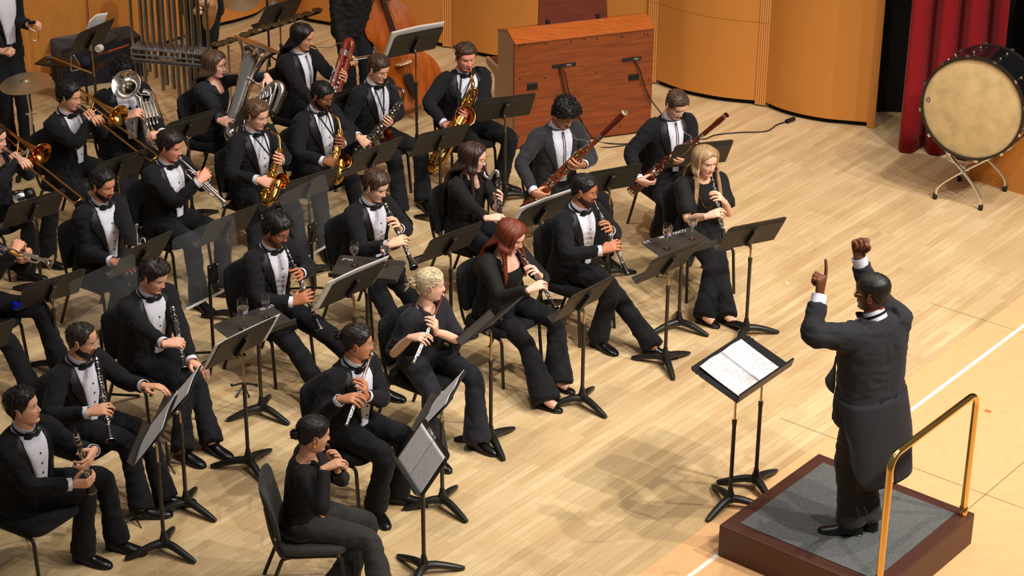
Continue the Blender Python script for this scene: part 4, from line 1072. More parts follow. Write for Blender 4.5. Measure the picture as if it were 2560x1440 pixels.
    if collar_flaps:
        lo = hk.get('scoop', 0.8)
        mb = MB()
        for sg in (-1, 1):
            V = []; rows = np.linspace(lo, 1.02, 8)
            for q in rows:
                tt_ = (q-lo)/(1.02-lo); a0 = hk.get('neckline', 0.5)*(0.25+0.75*tt_**0.6)*(1.0+1.3*max(0, q-0.9)/0.1)*0.95; w0 = 0.10+0.42*tt_
                for t, of in ((0, 0.010), (0.03, 0.020), (0.5, 0.021), (1.0, 0.014), (1.02, 0.004)): V.append(tor_pt(P, q, sg*(a0+w0*t), of))
            mb.add(V, [(i*5+j, i*5+j+1, (i+1)*5+j+1, (i+1)*5+j) for i in range(7) for j in range(4)])
        mb.build('collar', jk, jo, auto=60)
    # ---- hair
    hb = hair_mesh(hk); hv = np.concatenate(hb.v); mbh = MB(); mbh.add(P.C+hv@P.HR.T, hb.f)
    if long:
        drop, ns_, fa = long['drop'], long.get('n', 52), R_(long.get('front', 62)); rl = random.Random(len(label))
        cz = P.C[2]
        for k in range(ns_):
            sg = -1 if k % 2 else 1; q = (k//2+0.5)/(ns_//2); ph = fa+(math.pi-fa)*q+rl.uniform(-0.03, 0.03)
            def hp(z, off):
                fr, bk, wd = np.interp(z, PZZ, PFR), np.interp(z, PZZ, PBK), np.interp(z, PZZ, PWD); c, s2 = math.cos(ph), math.sin(ph)
                e = (abs(c)**2.25+abs(s2)**2.25)**(-1/2.25); r0 = V3((fr if c > 0 else bk)*c*e, wd*s2*e*sg, z); return P.C+P.HR@(r0+nrm(V3(r0[0], r0[1], 0))*off)
            o = rl.uniform(-0.003, 0.004); pts = [P.C+P.HR@V3(0.02-0.07*q, sg*0.006, 0.123), hp(0.104, 0.014+o), hp(0.07, 0.016+o), hp(0.02, 0.017+o), hp(-0.035, 0.020+o)]
            rad = [0.005, 0.009, 0.012, 0.012, 0.012]
            lw = pts[-1]; z0 = lw[2]; end = cz+0.075-drop*rl.uniform(0.9, 1.04)
            frontal = ph < R_(long.get('over', 105)); 
            if frontal: a1 = P.N+P.f*(0.075+0.03*(1-q))+P.l*sg*(0.085+0.03*q)+V3(0, 0, 0.02); a2 = P.N+P.f*0.125+P.l*sg*(0.10+0.035*q)
            else: a1 = P.N-P.f*(0.095)+P.l*sg*math.sin(ph)*0.12+V3(0, 0, 0.02); a2 = P.N-P.f*0.135+P.l*sg*math.sin(ph)*0.15
            a2 = V3(a2[0], a2[1], a1[2]-0.16)
            if end < a1[2]+0.02:
                pts.append((lw*0.5+a1*0.5)+nrm(V3(*(lw-P.C)[:2], 0))*0.012); rad.append(0.012); pts.append(a1); rad.append(0.012)
                if end < a2[2]: pts.append(a2); rad.append(0.011); pts.append(V3(a2[0], a2[1], end)-(0 if frontal else 1)*P.f*0.02); rad.append(0.003)
                else: f_ = (a1[2]-end)/0.16; pts.append(a1*(1-f_)+a2*f_); rad.append(0.003)
            else: pts.append(V3(lw[0], lw[1], end)+nrm(V3(*(lw-P.C)[:2], 0))*0.012); rad.append(0.004)
            mbh.tube(pts, np.array(rad)*long.get('rk', 1.0), 7, smooth=4, flat=1.25)
    mbh.build('hair', hm, root, auto=180)
    # ---- shoes and socks
    shm = shoe_mat or M_leather
    for s_ in 'LR':
        a, d = A[s_], FD[s_]; zb = a[2]-0.095; sd_ = np.cross(V3(0, 0, 1), d); mb = MB(); rings = []
        prof = [(-.078, .022, .06), (-.07, .031, .08), (-.04, .038, .098), (0.0, .040, .104), (.035, .041, .088), (.07, .044, .064), (.11, .048, .050), (.15, .045, .043), (.18, .036, .036), (.2, .022, .028), (.207, .008, .02)]
        if shoe == 'flat': prof = [(-.07, .022, .045), (-.06, .03, .05), (-.03, .033, .042), (0.02, .034, .032), (.06, .038, .034), (.1, .041, .036), (.13, .036, .032), (.155, .022, .024), (.162, .008, .016)]
        if shoe == 'boot': prof = [(-.075, .026, .12), (-.06, .034, .14), (-.03, .038, .15), (0.0, .039, .14), (.035, .040, .10), (.07, .043, .07), (.11, .045, .055), (.15, .042, .046), (.18, .033, .038), (.2, .012, .024)]
        k_ = 0.9 if wm else 1.0
        for x, hw, ht in prof:
            c = V3(a[0], a[1], zb)+d*x*k_; ring = []
            for t in np.linspace(0, math.pi, 11): ring.append(c+sd_*math.cos(t)*hw*k_+V3(0, 0, 0.014+(ht-0.014)*math.sin(t)**0.75))
            ring += [c-sd_*(hw*k_+0.003)+V3(0, 0, 0.012), c-sd_*(hw*k_+0.003)+V3(0, 0, 0.001), c+sd_*(hw*k_+0.003)+V3(0, 0, 0.001), c+sd_*(hw*k_+0.003)+V3(0, 0, 0.012)]
            rings.append(np.array(ring))
        mb.loft(rings); sh = mb.build('shoe', shm, root, auto=40)
        if shoe == 'oxford':
            lb = MB()
            for q in range(4):
                x = 0.03+q*0.016; z = np.interp(x, [p_[0] for p_ in prof], [p_[2] for p_ in prof])
                c = V3(a[0], a[1], zb+z)+d*x; lb.tube([c-sd_*0.016-V3(0, 0, 0.004), c+V3(0, 0, 0.003), c+sd_*0.016-V3(0, 0, 0.004)], 0.0022, 6)
            lb.build('laces', M_sock, sh)
            MB().tube([a+V3(0, 0, -0.035), a+nrm(K[s_]-a)*0.16], [0.040, 0.054], 14).build('sock', M_sock, root)
    # ---- glasses
    if glasses:
        mb = MB(); gr = glasses.get('r', (0.021, 0.018)); gm = glasses.get('mat', M_black); xe = 0.098
        for sg in (-1, 1):
            mb.tube([V3(xe-0.10*(abs(0.0325*sg+gr[0]*math.cos(t)))**2*3, sg*0.0325+gr[0]*math.cos(t), 0.002+gr[1]*math.sin(t)) for t in np.linspace(0, 2*math.pi, 18, endpoint=False)], glasses.get('th', 0.0016), 6, closed=True)
            mb.tube([(xe-0.004, sg*0.053, 0.008), (xe-0.02, sg*0.071, 0.010), (0.0, sg*0.079, 0.008), (-0.02, sg*0.081, -0.002)], 0.0015, 6, smooth=3)
        mb.tube([(xe, -0.0115, 0.005), (xe+0.003, 0, 0.008), (xe, 0.0115, 0.005)], 0.0015, 6, smooth=3)
        V = np.concatenate(mb.v); g_ = MB().add(P.C+V@P.HR.T, mb.f).build('glasses', gm, root)
    P.E, P.K, P.A, P.root, P.ends = E, K, A, root, ends
    PEOPLE[key] = P
    return P
# ------------------------------------------------------------------ instruments
def RD(x, y, ref, toward=0.0):
    """point on a pixel's view line at the depth of ref, moved towards the viewer"""
    d = ray(x, y); d = d/np.linalg.norm(d); v = nrm(ray(1280, 720)); t = ((np.asarray(ref, float)-CAM)@FW)/(d@FW)
    return CAM+d*(t-toward)
def keywork(mb, P0, P1, up, n, r, cup=0.006, mi=0, seed=1, rods=True):
    rg = random.Random(seed); a = nrm(P1-P0); up = perp(a, up); sd_ = np.cross(a, up); L = np.linalg.norm(P1-P0)
    for k in range(n):
        t = (k+0.5)/n; an = rg.choice((-0.5, 0.0, 0.35, 0.75, -0.9)); d = up*math.cos(an)+sd_*math.sin(an); c = P0+a*L*t+d*r(t)
        q = cup*rg.uniform(0.75, 1.25)
        mb.lathe([(q*0.5, 0), (q, 0.001), (q, 0.0035), (q*0.6, 0.0045), (0, 0.0045)], c, d, 10, mi)
        e = c+d*0.004; e2 = e+a*rg.uniform(-0.03, 0.03)+sd_*rg.choice((-1, 1))*0.012
        mb.tube([e, (e+e2)/2+d*0.003, e2-d*0.002], 0.0014, 5, mi)
    if rods:
        for an in (-1.0, 0.85, 1.5):
            d = up*math.cos(an)+sd_*math.sin(an); t0, t1 = rg.uniform(0.02, 0.15), rg.uniform(0.8, 0.98)
            mb.tube([P0+a*L*t0+d*(r(t0)+0.005), P0+a*L*t1+d*(r(t1)+0.005)], 0.0017, 6, mi)
            for q in range(5):
                t = t0+(t1-t0)*q/4; mb.tube([P0+a*L*t+d*r(t)*0.8, P0+a*L*t+d*(r(t)+0.007)], 0.002, 5, mi)
def approach(P, s_): return P.f*0.75+P.l*(0.6 if s_ == 'R' else -0.6)+V3(0, 0, 0.15)
def single_reed(key, label, M, E, up, name='clarinet', oboe=False, held=True, keymat=None):
    """clarinet or oboe from the mouth end M to the bell end E"""
    a = nrm(E-M); L = np.linalg.norm(E-M); root = thing(name, label, name, M); km = keymat or M_silver
    T = lambda d: M+a*d*L
    if oboe:
        MB().tube([T(-0.01), T(0.02), T(0.055)], [0.0025, 0.003, 0.0022], 8).build('reed', M_cane, root)
        MB().tube([T(0.05), T(0.11)], [0.0024, 0.0036], 8).build('reed_tube', M_silver, root)
        MB().lathe([(0.009, 0.10*L), (0.0115, 0.11*L), (0.0085, 0.16*L), (0.009, 0.48*L), (0.0115, 0.84*L)], M, a, 16, 0, True).build('body', M_ebony, root)
        MB().lathe([(0.0115, 0.84*L), (0.0165, 0.87*L), (0.0155, 0.9*L), (0.021, 0.97*L), (0.020, L), (0.012, L*0.985)], M, a, 20).build('bell', M_ebony, root)
        r = lambda t: 0.0085+0.0025*t; s0, s1 = 0.16, 0.88
        rings = (0.11, 0.47, 0.845)
    else:
        MB().tube([T(-0.012), T(0.03), T(0.09), T(0.125)], [0.005, 0.0095, 0.0145, 0.0135], 14, flat=0.9).build('mouthpiece', M_ebonite, root)
        MB().lathe([(0.0165, 0.075*L), (0.0165, 0.1*L)], M, a, 16, 0, True).build('ligature', km, root)
        MB().lathe([(0.0155, 0.125*L), (0.0172, 0.135*L), (0.0172, 0.2*L), (0.0155, 0.21*L)], M, a, 18, 0, True).build('barrel', M_ebony, root)
        MB().lathe([(0.0138, 0.2*L), (0.0132, 0.5*L), (0.0140, 0.82*L)], M, a, 18, 0, True).build('body', M_ebony, root)
        MB().lathe([(0.0140, 0.81*L), (0.0185, 0.83*L), (0.0165, 0.86*L), (0.020, 0.92*L), (0.034, 0.995*L), (0.034, L), (0.029, 0.995*L), (0.014, 0.93*L)], M, a, 24).build('bell', M_ebony, root)
        r = lambda t: 0.0138; s0, s1 = 0.24, 0.82
        rings = (0.13, 0.205, 0.515, 0.825)
    mb = MB()
    for q in rings: mb.lathe([(0.0135 if oboe else 0.0185, q*L-0.003), (0.0135 if oboe else 0.0185, q*L+0.003)], M, a, 18, 0, True)
    mb.lathe([(0.021 if oboe else 0.0345, L-0.004), (0.0212 if oboe else 0.0347, L)], M, a, 22)
    mb.build('ring', km, root)
    mb = MB(); keywork(mb, T(s0), T(s1), up, 22 if oboe else 17, r, 0.0055 if oboe else 0.0062, 0, len(label)); mb.build('keywork', km, root)
    return dict(T=T, a=a, L=L, root=root)
def two_hands(P, I, tL=0.36, tR=0.62, style='keys'):
    y = -I['a']
    return {'L': hand_frame(I['T'](tL), y, approach(P, 'L'), 'L', style), 'R': hand_frame(I['T'](tR), y, approach(P, 'R'), 'R', style)}
def flute(label, M, E, up, crown=0.11, name='flute', r=0.0095, head_mat=None):
    a = nrm(E-M); L = np.linalg.norm(E-M); root = thing(name, label, name, M)
    MB().lathe([(r*0.6, -crown-0.004), (r, -crown), (r, L*0.33)], M, a, 16, 0, True).build('head_joint', head_mat or M_silver, root)
    MB().ball(M+up*r*0.6, (0.014, 0.014, 0.005), 12, 0, rot_from(a, np.cross(up, a), up)).build('lip_plate', M_silver, root)
    MB().lathe([(r*1.15, L*0.33-0.01), (r*1.15, L*0.33+0.012), (r, L*0.33+0.014), (r, L-0.004), (r*1.15, L-0.003), (r*1.15, L), (r*0.8, L)], M, a, 16, 0).build('tube', M_silver if name == 'flute' else M_ebony, root)
    mb = MB(); n = 15 if name == 'flute' else 10
    u = perp(a, up); s_ = np.cross(a, u)
    for k in range(n):
        t = 0.40+0.55*k/(n-1); c = M+a*L*t+u*r*0.8; q = r*0.8*(0.85+0.3*((k*7) % 3)/2)
        mb.lathe([(q*0.7, 0), (q, 0.002), (q, 0.006), (q*0.8, 0.0075), (0, 0.007)], c, u, 12)
    mb.tube([M+a*L*0.40+u*r*1.1+s_*r*0.9, M+a*L*0.95+u*r*1.1+s_*r*0.9], 0.0018, 6)
    mb.tube([M+a*L*0.42+u*r*0.9-s_*r*1.1, M+a*L*0.9+u*r*0.9-s_*r*1.1], 0.0015, 6)
    mb.build('keywork', M_silver, root)
    return dict(T=lambda d: M+a*d*L, a=a, L=L, root=root)
def bassoon(label, top, bot, M, toward, white_ring=True, mt=None):
    a = nrm(bot-top); L = np.linalg.norm(bot-top); root = thing('bassoon', label, 'bassoon', bot); mt = mt or M_maple
    T = lambda d: top+a*L*d
    sd_ = perp(a, toward)     # keys face the viewer
    w2 = np.cross(a, sd_)
    if (M-T(0.35))@w2 < 0: w2 = -w2        # the wing joint lies on the player's side
    MB().lathe([(0.017, 0.0), (0.0235, 0.004), (0.0235, 0.012), (0.021, 0.03), (0.026, 0.09), (0.021, 0.18), (0.021, 0.24*L)], top, a, 22).build('bell_joint', M_cherry if mt is M_cherry else mat('dark_red_maple', (92, 26, 16), 0.25, coat=0.5), root)
    MB().lathe([(0.0245, -0.002), (0.026, 0.004), (0.026, 0.016), (0.0238, 0.02), (0.017, 0.006), (0.016, -0.001)], top, a, 24).build('bell_ring', M_ivory if white_ring else M_silver, root)
    MB().lathe([(0.019, 0.24*L), (0.019, 0.72*L)], top, a, 20, 0, True).build('long_joint', mt, root)
    MB().lathe([(0.016, 0.40*L), (0.019, 0.44*L), (0.019, 0.72*L)], top+w2*0.037, a, 18, 0, True).build('wing_joint', mt, root)
    mb = MB(); rings = []
    for d, k in ((0.70, .9), (0.71, 1), (0.97, 1.05), (0.99, .98), (1.0, 0.8)):
        c = T(d)+w2*0.018; an = np.linspace(0, 2*math.pi, 28, endpoint=False)
        rings.append(c+np.outer(np.sign(np.cos(an))*np.abs(np.cos(an))**0.8*0.043*k, w2)+np.outer(np.sin(an)*0.026*k, sd_))
    mb.loft(rings); mb.build('boot_joint', mt, root)
    fm = MB()
    for q, rr, off in ((0.235, 0.0235, 0), (0.25, 0.0235, 0), (0.44, 0.021, 0.037)): fm.lathe([(rr, q*L-0.014), (rr, q*L+0.014)], top+w2*off, a, 20, 0, True)
    for d in (0.715, 0.985):
        c = T(d)+w2*0.018; an = np.linspace(0, 2*math.pi, 28, endpoint=False)
        fm.loft([c+a*q+np.outer(np.sign(np.cos(an))*np.abs(np.cos(an))**0.8*0.0455, w2)+np.outer(np.sin(an)*0.0285, sd_) for q in (-0.016, 0.016)])
    fm.build('ferrule', M_silver, root)
    mb = MB(); keywork(mb, T(0.30), T(0.70), sd_, 16, lambda t: 0.020, 0.008, 0, 5); keywork(mb, T(0.45)+w2*0.037, T(0.71)+w2*0.037, sd_, 8, lambda t: 0.02, 0.007, 0, 9, False); keywork(mb, T(0.73)+w2*0.018, T(0.97)+w2*0.018, sd_, 10, lambda t: 0.027, 0.010, 0, 3)
    mb.build('keywork', M_silver, root)
    W0 = T(0.405)+w2*0.037
    bo = MB(); mid = W0-a*0.09
    bo.tube([W0+a*0.02, mid, mid-a*0.015+(M-mid)*0.12, M+(mid-M)*0.45-V3(0, 0, 0.035), M+(mid-M)*0.2-V3(0, 0, 0.02), M+(mid-M)*0.10], [0.0048, 0.0045, 0.0042, 0.0036, 0.003, 0.0026], 8, smooth=5); bo.build('bocal', M_silver, root)
    MB().tube([M+(mid-M)*0.11, M+(mid-M)*0.04, M], [0.003, 0.0045, 0.0065], 8, flat=0.5).build('reed', M_cane, root)
    return dict(T=T, a=a, L=L, root=root, w2=w2, sd=sd_)
def cups_on(mb, pts, rad, up, n, c0, c1, seed):
    rg = random.Random(seed); pts = [np.asarray(p) for p in pts]; m = len(pts)
    for k in range(n):
        q = (k+0.5)/n*(m-1); i = min(int(q), m-2); f = q-i; p = pts[i]*(1-f)+pts[i+1]*f; a = nrm(pts[i+1]-pts[i]); r = rad[i]*(1-f)+rad[i+1]*f
        u = perp(a, up); s_ = np.cross(a, u); an = rg.choice((-0.7, -0.2, 0.15, 0.6, 1.1)); d = u*math.cos(an)+s_*math.sin(an); cr = c0+(c1-c0)*k/n
        mb.lathe([(cr*0.8, -0.002), (cr, 0.003), (cr, 0.008), (cr*0.75, 0.010), (cr*0.3, 0.0115), (0, 0.012)], p+d*r, d, 12)
        mb.tube([p+d*(r+0.012), p+d*(r+0.010)+s_*cr*1.1, p+s_*(r*0.9)], 0.0022, 5)
def saxophone(name, label, M, mdir, neck, T, B, B2, Cb, cdir, rb, sc, M_body, front, curl=False, mp_mat=None, inner=None):
    """M mouth point; neck: list of points to the top T of the body; B, B2 the bow; Cb bell centre facing cdir"""
    root = thing(name, label, 'saxophone', B)
    mdir = nrm(mdir); mp = MB(); mp.tube([M-mdir*0.008, M+mdir*0.03*sc, M+mdir*0.075*sc, M+mdir*0.095*sc], np.array([0.0055, 0.010, 0.0125, 0.0125])*sc**0.5, 14); mp.build('mouthpiece', mp_mat or M_ebonite, root)
    MB().lathe([(0.0135*sc**0.5, 0.042*sc), (0.0135*sc**0.5, 0.066*sc)], M, mdir, 14, 0, True).build('ligature', M_body, root)
    np_ = [M+mdir*0.075*sc]+neck+[T]
    MB().tube(np_, np.linspace(0.0085*sc**0.5, 0.0125*sc, len(np_)), 14, smooth=6).build('neck', M_body, root)
    a = nrm(B-T); body = [T, T+(B-T)*0.33, T+(B-T)*0.66, B]
    rr = np.array([0.0125, 0.018, 0.024, 0.030])*sc
    bowmid = (B+B2)/2+a*0.042*sc
    path = body+[B+(bowmid-B)*0.55+a*0.012*sc, bowmid, B2+(bowmid-B2)*0.55+a*0.012*sc, B2, B2*0.5+(Cb-cdir*0.07*sc)*0.5, Cb-cdir*0.075*sc]
    rad = list(rr)+[0.032*sc, 0.034*sc, 0.035*sc, 0.036*sc, 0.039*sc, 0.044*sc]
    MB().tube(path, rad, 20, smooth=5, caps=False).build('body', M_body, root)
    cdir = nrm(cdir)
    bl = MB(); bl.lathe([(0.043*sc, -0.085*sc), (0.046*sc, -0.06*sc), (rb*0.80, -0.028*sc), (rb*0.93, -0.010*sc), (rb, 0), (rb*1.01, 0.002), (rb*0.97, 0.0015)], Cb, cdir, 36); bo = bl.build('bell', M_body, root)
    bi = MB(); bi.lathe([(rb*0.975, 0.0012), (rb*0.90, -0.012*sc), (rb*0.76, -0.032*sc), (0.042*sc, -0.065*sc), (0.036*sc, -0.13*sc), (0, -0.14*sc)], Cb, cdir, 36); bi.build('bell_bore', inner or M_body, bo)
    kw = MB(); cups_on(kw, body, rr, front, 20, 0.008*sc, 0.019*sc, 4); cups_on(kw, body[1:], rr[1:], np.cross(a, front), 9, 0.012*sc, 0.020*sc, 12); cups_on(kw, path[-4:], rad[-4:], -front*0.3+np.cross(a, front), 3, 0.022*sc, 0.026*sc, 6)
    u = perp(a, front); s_ = np.cross(a, u)
    for an, t0, t1 in ((-1.2, 0.0, 0.95), (1.2, 0.05, 0.9), (0.9, 0.1, 0.98), (-0.8, 0.1, 0.8), (1.7, 0.0, 0.7), (-1.7, 0.0, 0.6)):
        d = u*math.cos(an)+s_*math.sin(an); r0 = (0.013+0.018*t0)*sc+0.007; r1 = (0.013+0.018*t1)*sc+0.007
        p0, p1 = T+(B-T)*t0+d*r0, T+(B-T)*t1+d*r1; kw.tube([p0, p1], 0.0026*sc, 6)
        for q in range(6):
            p = p0+(p1-p0)*q/5; kw.tube([p, p-d*0.010], 0.0028, 5); kw.ball(p+d*0.002, 0.0042*sc, 6)
    for k in range(4): kw.tube([T+(B-T)*(0.05+0.06*k)+s_*(0.014*sc), T+(B-T)*(0.05+0.06*k)+s_*(0.03*sc)+u*0.012, T+(B-T)*(0.09+0.06*k)+s_*(0.032*sc)+u*0.02], 0.004*sc, 7)
    kw.build('keywork', M_body, root)
    if curl:
        cm = MB(); up = -a; c = T+up*0.02
        w_ = nrm(np.cross(front, up)); loop = [T+(B-T)*0.14+w_*0.045, T+up*0.03+w_*0.045, T+up*0.07+w_*0.034, T+up*0.085+w_*0.012, T+up*0.07-w_*0.012, T+up*0.02-w_*0.020, T+(B-T)*0.06-w_*0.03, T+(B-T)*0.13-w_*0.015, T+(B-T)*0.08, T]
        cm.tube(loop, np.linspace(0.012, 0.0155, len(loop))*sc**0.5, 14, smooth=6); cm.build('pigtail', M_body, root)
    return dict(root=root, T=lambda d: T+(B-T)*d, a=a, bowmid=bowmid)
def neck_strap(P, hook, root=None):
    mb = MB(); n = P.N
    mb.tube([n-P.f*0.055+P.up*0.015, n+P.l*0.075+P.up*0.008, n+P.l*0.055+P.f*0.075-P.up*0.03, hook+V3(0, 0, 0.06)], 0.005, 6, smooth=5, flat=1.5)
    mb.tube([n-P.f*0.055+P.up*0.015, n-P.l*0.075+P.up*0.008, n-P.l*0.055+P.f*0.075-P.up*0.03, hook+V3(0, 0, 0.06)], 0.005, 6, smooth=5, flat=1.5)
    mb.tube([hook+V3(0, 0, 0.065), hook], 0.004, 6); mb.box(hook+V3(0, 0, 0.06), (0.014, 0.03, 0.012))
    mb.build('neck_strap', M_strap, P.root)
def trumpet(label, M, E, upv, lat, mt=None):
    """M mouthpiece end, E bell centre; upv up, lat the side the bell tube lies on"""
    mt = mt or M_silver; a = nrm(E-M-lat*0.03); up = perp(a, upv); s_ = perp(a, lat); s_ = nrm(s_-up*(up@s_)); L = np.linalg.norm(E-M); root = thing('trumpet', label, 'trumpet', M)
    T = lambda d, u=0.0, l=0.0: M+a*d*L+up*u+s_*l
    MB().lathe([(0.0135, 0), (0.014, 0.004), (0.011, 0.02), (0.005, 0.032), (0.005, 0.085)], M, a, 16, 0, True).build('mouthpiece', mt, root)
    MB().tube([T(0.15), T(0.72), T(0.78, -0.006), T(0.80, -0.028), T(0.78, -0.05), T(0.72, -0.056), T(0.50, -0.056)], 0.0062, 12, smooth=4).build('lead_pipe', mt, root)
    bt = MB(); bt.tube([T(0.50, -0.05, 0.03), T(0.33, -0.05, 0.03), T(0.24, -0.045, 0.03), T(0.21, -0.025, 0.03), T(0.24, -0.005, 0.03), T(0.33, 0, 0.03), T(0.70, 0, 0.03)], [0.006]*6+[0.0075], 12, smooth=4); bt.build('bell_tube', mt, root)
    ab = nrm(E-T(0.70, 0, 0.03)); D = np.linalg.norm(E-T(0.70, 0, 0.03)); o = T(0.70, 0, 0.03)
    bl = MB(); bl.lathe([(0.0075, 0), (0.0095, D*0.3), (0.014, D*0.6), (0.022, D*0.8), (0.036, D*0.93), (0.059, D*0.995), (0.061, D), (0.059, D*1.0), (0.034, D*0.945), (0.018, D*0.8), (0.004, D*0.5)], o, ab, 32); bl.build('bell', mt, root)
    for k in range(3):
        c = T(0.40+0.058*k, 0, 0.014); v = MB(); v.lathe([(0.006, -0.083), (0.0115, -0.081), (0.0115, -0.07), (0.0105, -0.068), (0.0105, 0.03), (0.0118, 0.032), (0.0118, 0.044), (0.004, 0.046), (0.003, 0.062), (0.009, 0.064), (0.009, 0.068)], c, up, 16, 0, True); v.build('valve', mt, root)
    sl = MB(); sl.tube([T(0.50, -0.03, 0.014), T(0.66, -0.03, 0.014), T(0.685, -0.038, 0.014), T(0.66, -0.048, 0.014), T(0.50, -0.048, 0.014)], 0.0055, 10, smooth=3)
    sl.tube([T(0.3, 0.0, 0.0), T(0.3, -0.02, 0.03)], 0.003, 6); sl.tube([T(0.66, 0, 0), T(0.66, 0, 0.03)], 0.003, 6); sl.tube([T(0.62, 0.006, 0.03)+up*0.014+s_*0.014*math.cos(t)*0+a*0.014*math.cos(t)+up*0.012*math.sin(t) for t in np.linspace(0, 6.28, 12)], 0.0028, 6)
    sl.build('valve_slide', mt, root)
    return dict(T=T, a=a, up=up, s=s_, root=root, L=L)
def trombone(label, M, E, Bc, back, bmat, rim=0.11):
    """M mouthpiece, E slide end, Bc bell centre, back: point of the bell tube behind the player"""
    a = nrm(E-M); L = np.linalg.norm(E-M); root = thing('trombone', label, 'trombone', M); ab = nrm(Bc-back)
    lat = perp(a, Bc-M); off = lat*0.075
    MB().lathe([(0.0175, 0), (0.018, 0.005), (0.014, 0.03), (0.007, 0.05), (0.007, 0.09)], M, a, 18, 0, True).build('mouthpiece', M_silver, root)
    sl = MB()
    sl.tube([M+a*0.08, M+a*L*0.55], 0.0072, 12); sl.tube([M+a*0.16+off, M+a*L*0.55+off], 0.0072, 12)
    sl.build('inner_slide', M_silver, root)
    sl = MB(); e0 = L-0.04; sl.tube([M+a*0.26, M+a*e0, M+a*L+off*0.12, M+a*(L+0.012)+off*0.5, M+a*L+off*0.88, M+a*e0+off, M+a*0.26+off], 0.0085, 12, smooth=4)
    sl.tube([M+a*0.27, M+a*0.27+off], 0.006, 8); sl.tube([M+a*0.17, M+a*0.17+off], 0.006, 8)
    sl.build('outer_slide', M_brass, root)
    D = np.linalg.norm(Bc-back); q = M+a*0.16+off
    bt = MB(); bt.tube([q, q-a*0.22, q-a*0.30+(back-q)*0.15, back-ab*0.16+(q-a*0.30-back)*0.25, back-ab*0.10, back], [0.008, 0.008, 0.009, 0.009, 0.010, 0.0105], 12, smooth=6); bt.build('bell_tube', bmat, root)
    bl = MB(); bl.lathe([(0.0105, 0), (0.014, D*0.4), (0.022, D*0.66), (0.034, D*0.82), (0.06, D*0.93), (rim*0.86, D*0.975), (rim, D*0.998), (rim*1.012, D), (rim, D*1.003), (rim*0.84, D*0.985), (0.055, D*0.945), (0.03, D*0.83), (0.006, D*0.6)], back, ab, 40); bl.build('bell', bmat, root)
    br = MB(); br.tube([M+a*0.14, M+a*0.14+off*0.5, back+ab*D*0.35], 0.006, 8); br.build('brace', M_brass, root)
    return dict(a=a, L=L, lat=lat, root=root, T=lambda d: M+a*d)
# ------------------------------------------------------------------ the players, front of the picture first
GC = 'clarinets'; LIGHT = (222, 172, 146); PALE = (228, 180, 158); TAN = (198, 140, 104); BROWN = (150, 92, 62); DARK = (112, 66, 44)
DK = (28, 22, 20)
GLS = dict(r=(0.022, 0.0185), mat=M_black, th=0.0018); GLW = dict(r=(0.023, 0.019), mat=M_gold, th=0.0011)
def reed_player(key, P, label, ilabel, E, L, iname='clarinet', near=True, oboe=False, tL=0.36, tR=0.62, hands=None, **kw):
    end = AL(E[0], E[1], P.mouth, L, near); up = nrm(P.f*0.8+V3(0, 0, 0.6))
    I = single_reed(key, ilabel, P.mouth+P.fdir*0.004, end, up, iname, oboe)
    h = two_hands(P, I, tL, tR); h.update(hands or {})
    build_person(key, P, label, h, **kw); return P, I

# clarinet row
P = pose((57, 1017), -32, face=(-4, 6), hz=1.17, lean=4)
cm, ce = RD(187, 1073, P.H, 0.30), None
cm = AL(187, 1075, P.C, 0.46, True); ce = AL(229, 1226, cm, 0.60, False)
I = single_reed('c1', 'black clarinet held upright on the lap of the clarinetist at the left edge', cm, ce, P.f, 'clarinet')
build_person('c1', P, 'seated clarinetist in tuxedo at lower left resting his clarinet in his lap', {'L': hand_frame(I['T'](0.52), -I['a'], P.f*0.3-P.l, 'L', 'keys'), 'R': hand_frame(I['T'](0.82), -I['a'], P.f*0.8+P.l*0.6, 'R', 'grip')},
             elbows={'R': (77, 1243)}, knees={'R': (240, 1215), 'L': (262, 1190)}, feet={'R': (208, 1372), 'L': (292, 1342)}, toes={'R': (290, 1412), 'L': (385, 1380)}, skin=(226, 170, 140), hair=DK, hk=dict(top=0.022, side=0.009, eyes=0.5, noise=(0.004, 60), seed=1, gaze=0))
P = pose((204, 850), -30, face=(-6, -12), hz=1.17, lean=6)
reed_player('c2', P, 'bearded clarinetist with receding hair reaching out to his music stand', 'black clarinet played one-handed by the bearded man at lower left', (277, 1103), 0.66, tR=0.66,
            hands={'L': free_hand(RD(362, 965, P.S['L'], 0.12), V3(1, -0.25, 0.1), V3(0.2, 0.1, 1), 'L', 'rest')}, elbows={'R': (133, 1035), 'L': (300, 945)}, knees={'R': (335, 1120), 'L': (372, 1075)}, feet={'R': (352, 1262), 'L': (412, 1235)}, toes={'R': (423, 1278), 'L': (462, 1250)},
            skin=(212, 156, 124), hair=(46, 38, 34), hk=dict(hair='short', top=0.006, side=0.005, hairline=0.078, beard='full', eyes=0.7, noise=(0.001, 80)), beardcol=(52, 44, 40))
P = pose((383, 690), -42, face=(-26, -22), hz=1.17, lean=8)
cm = AL(430, 757, P.C, 0.26, True); ce = AL(461, 925, cm, 0.58, True)
I = single_reed('c3', 'black clarinet held in front of the young man turning his page', cm, ce, P.f, 'clarinet')
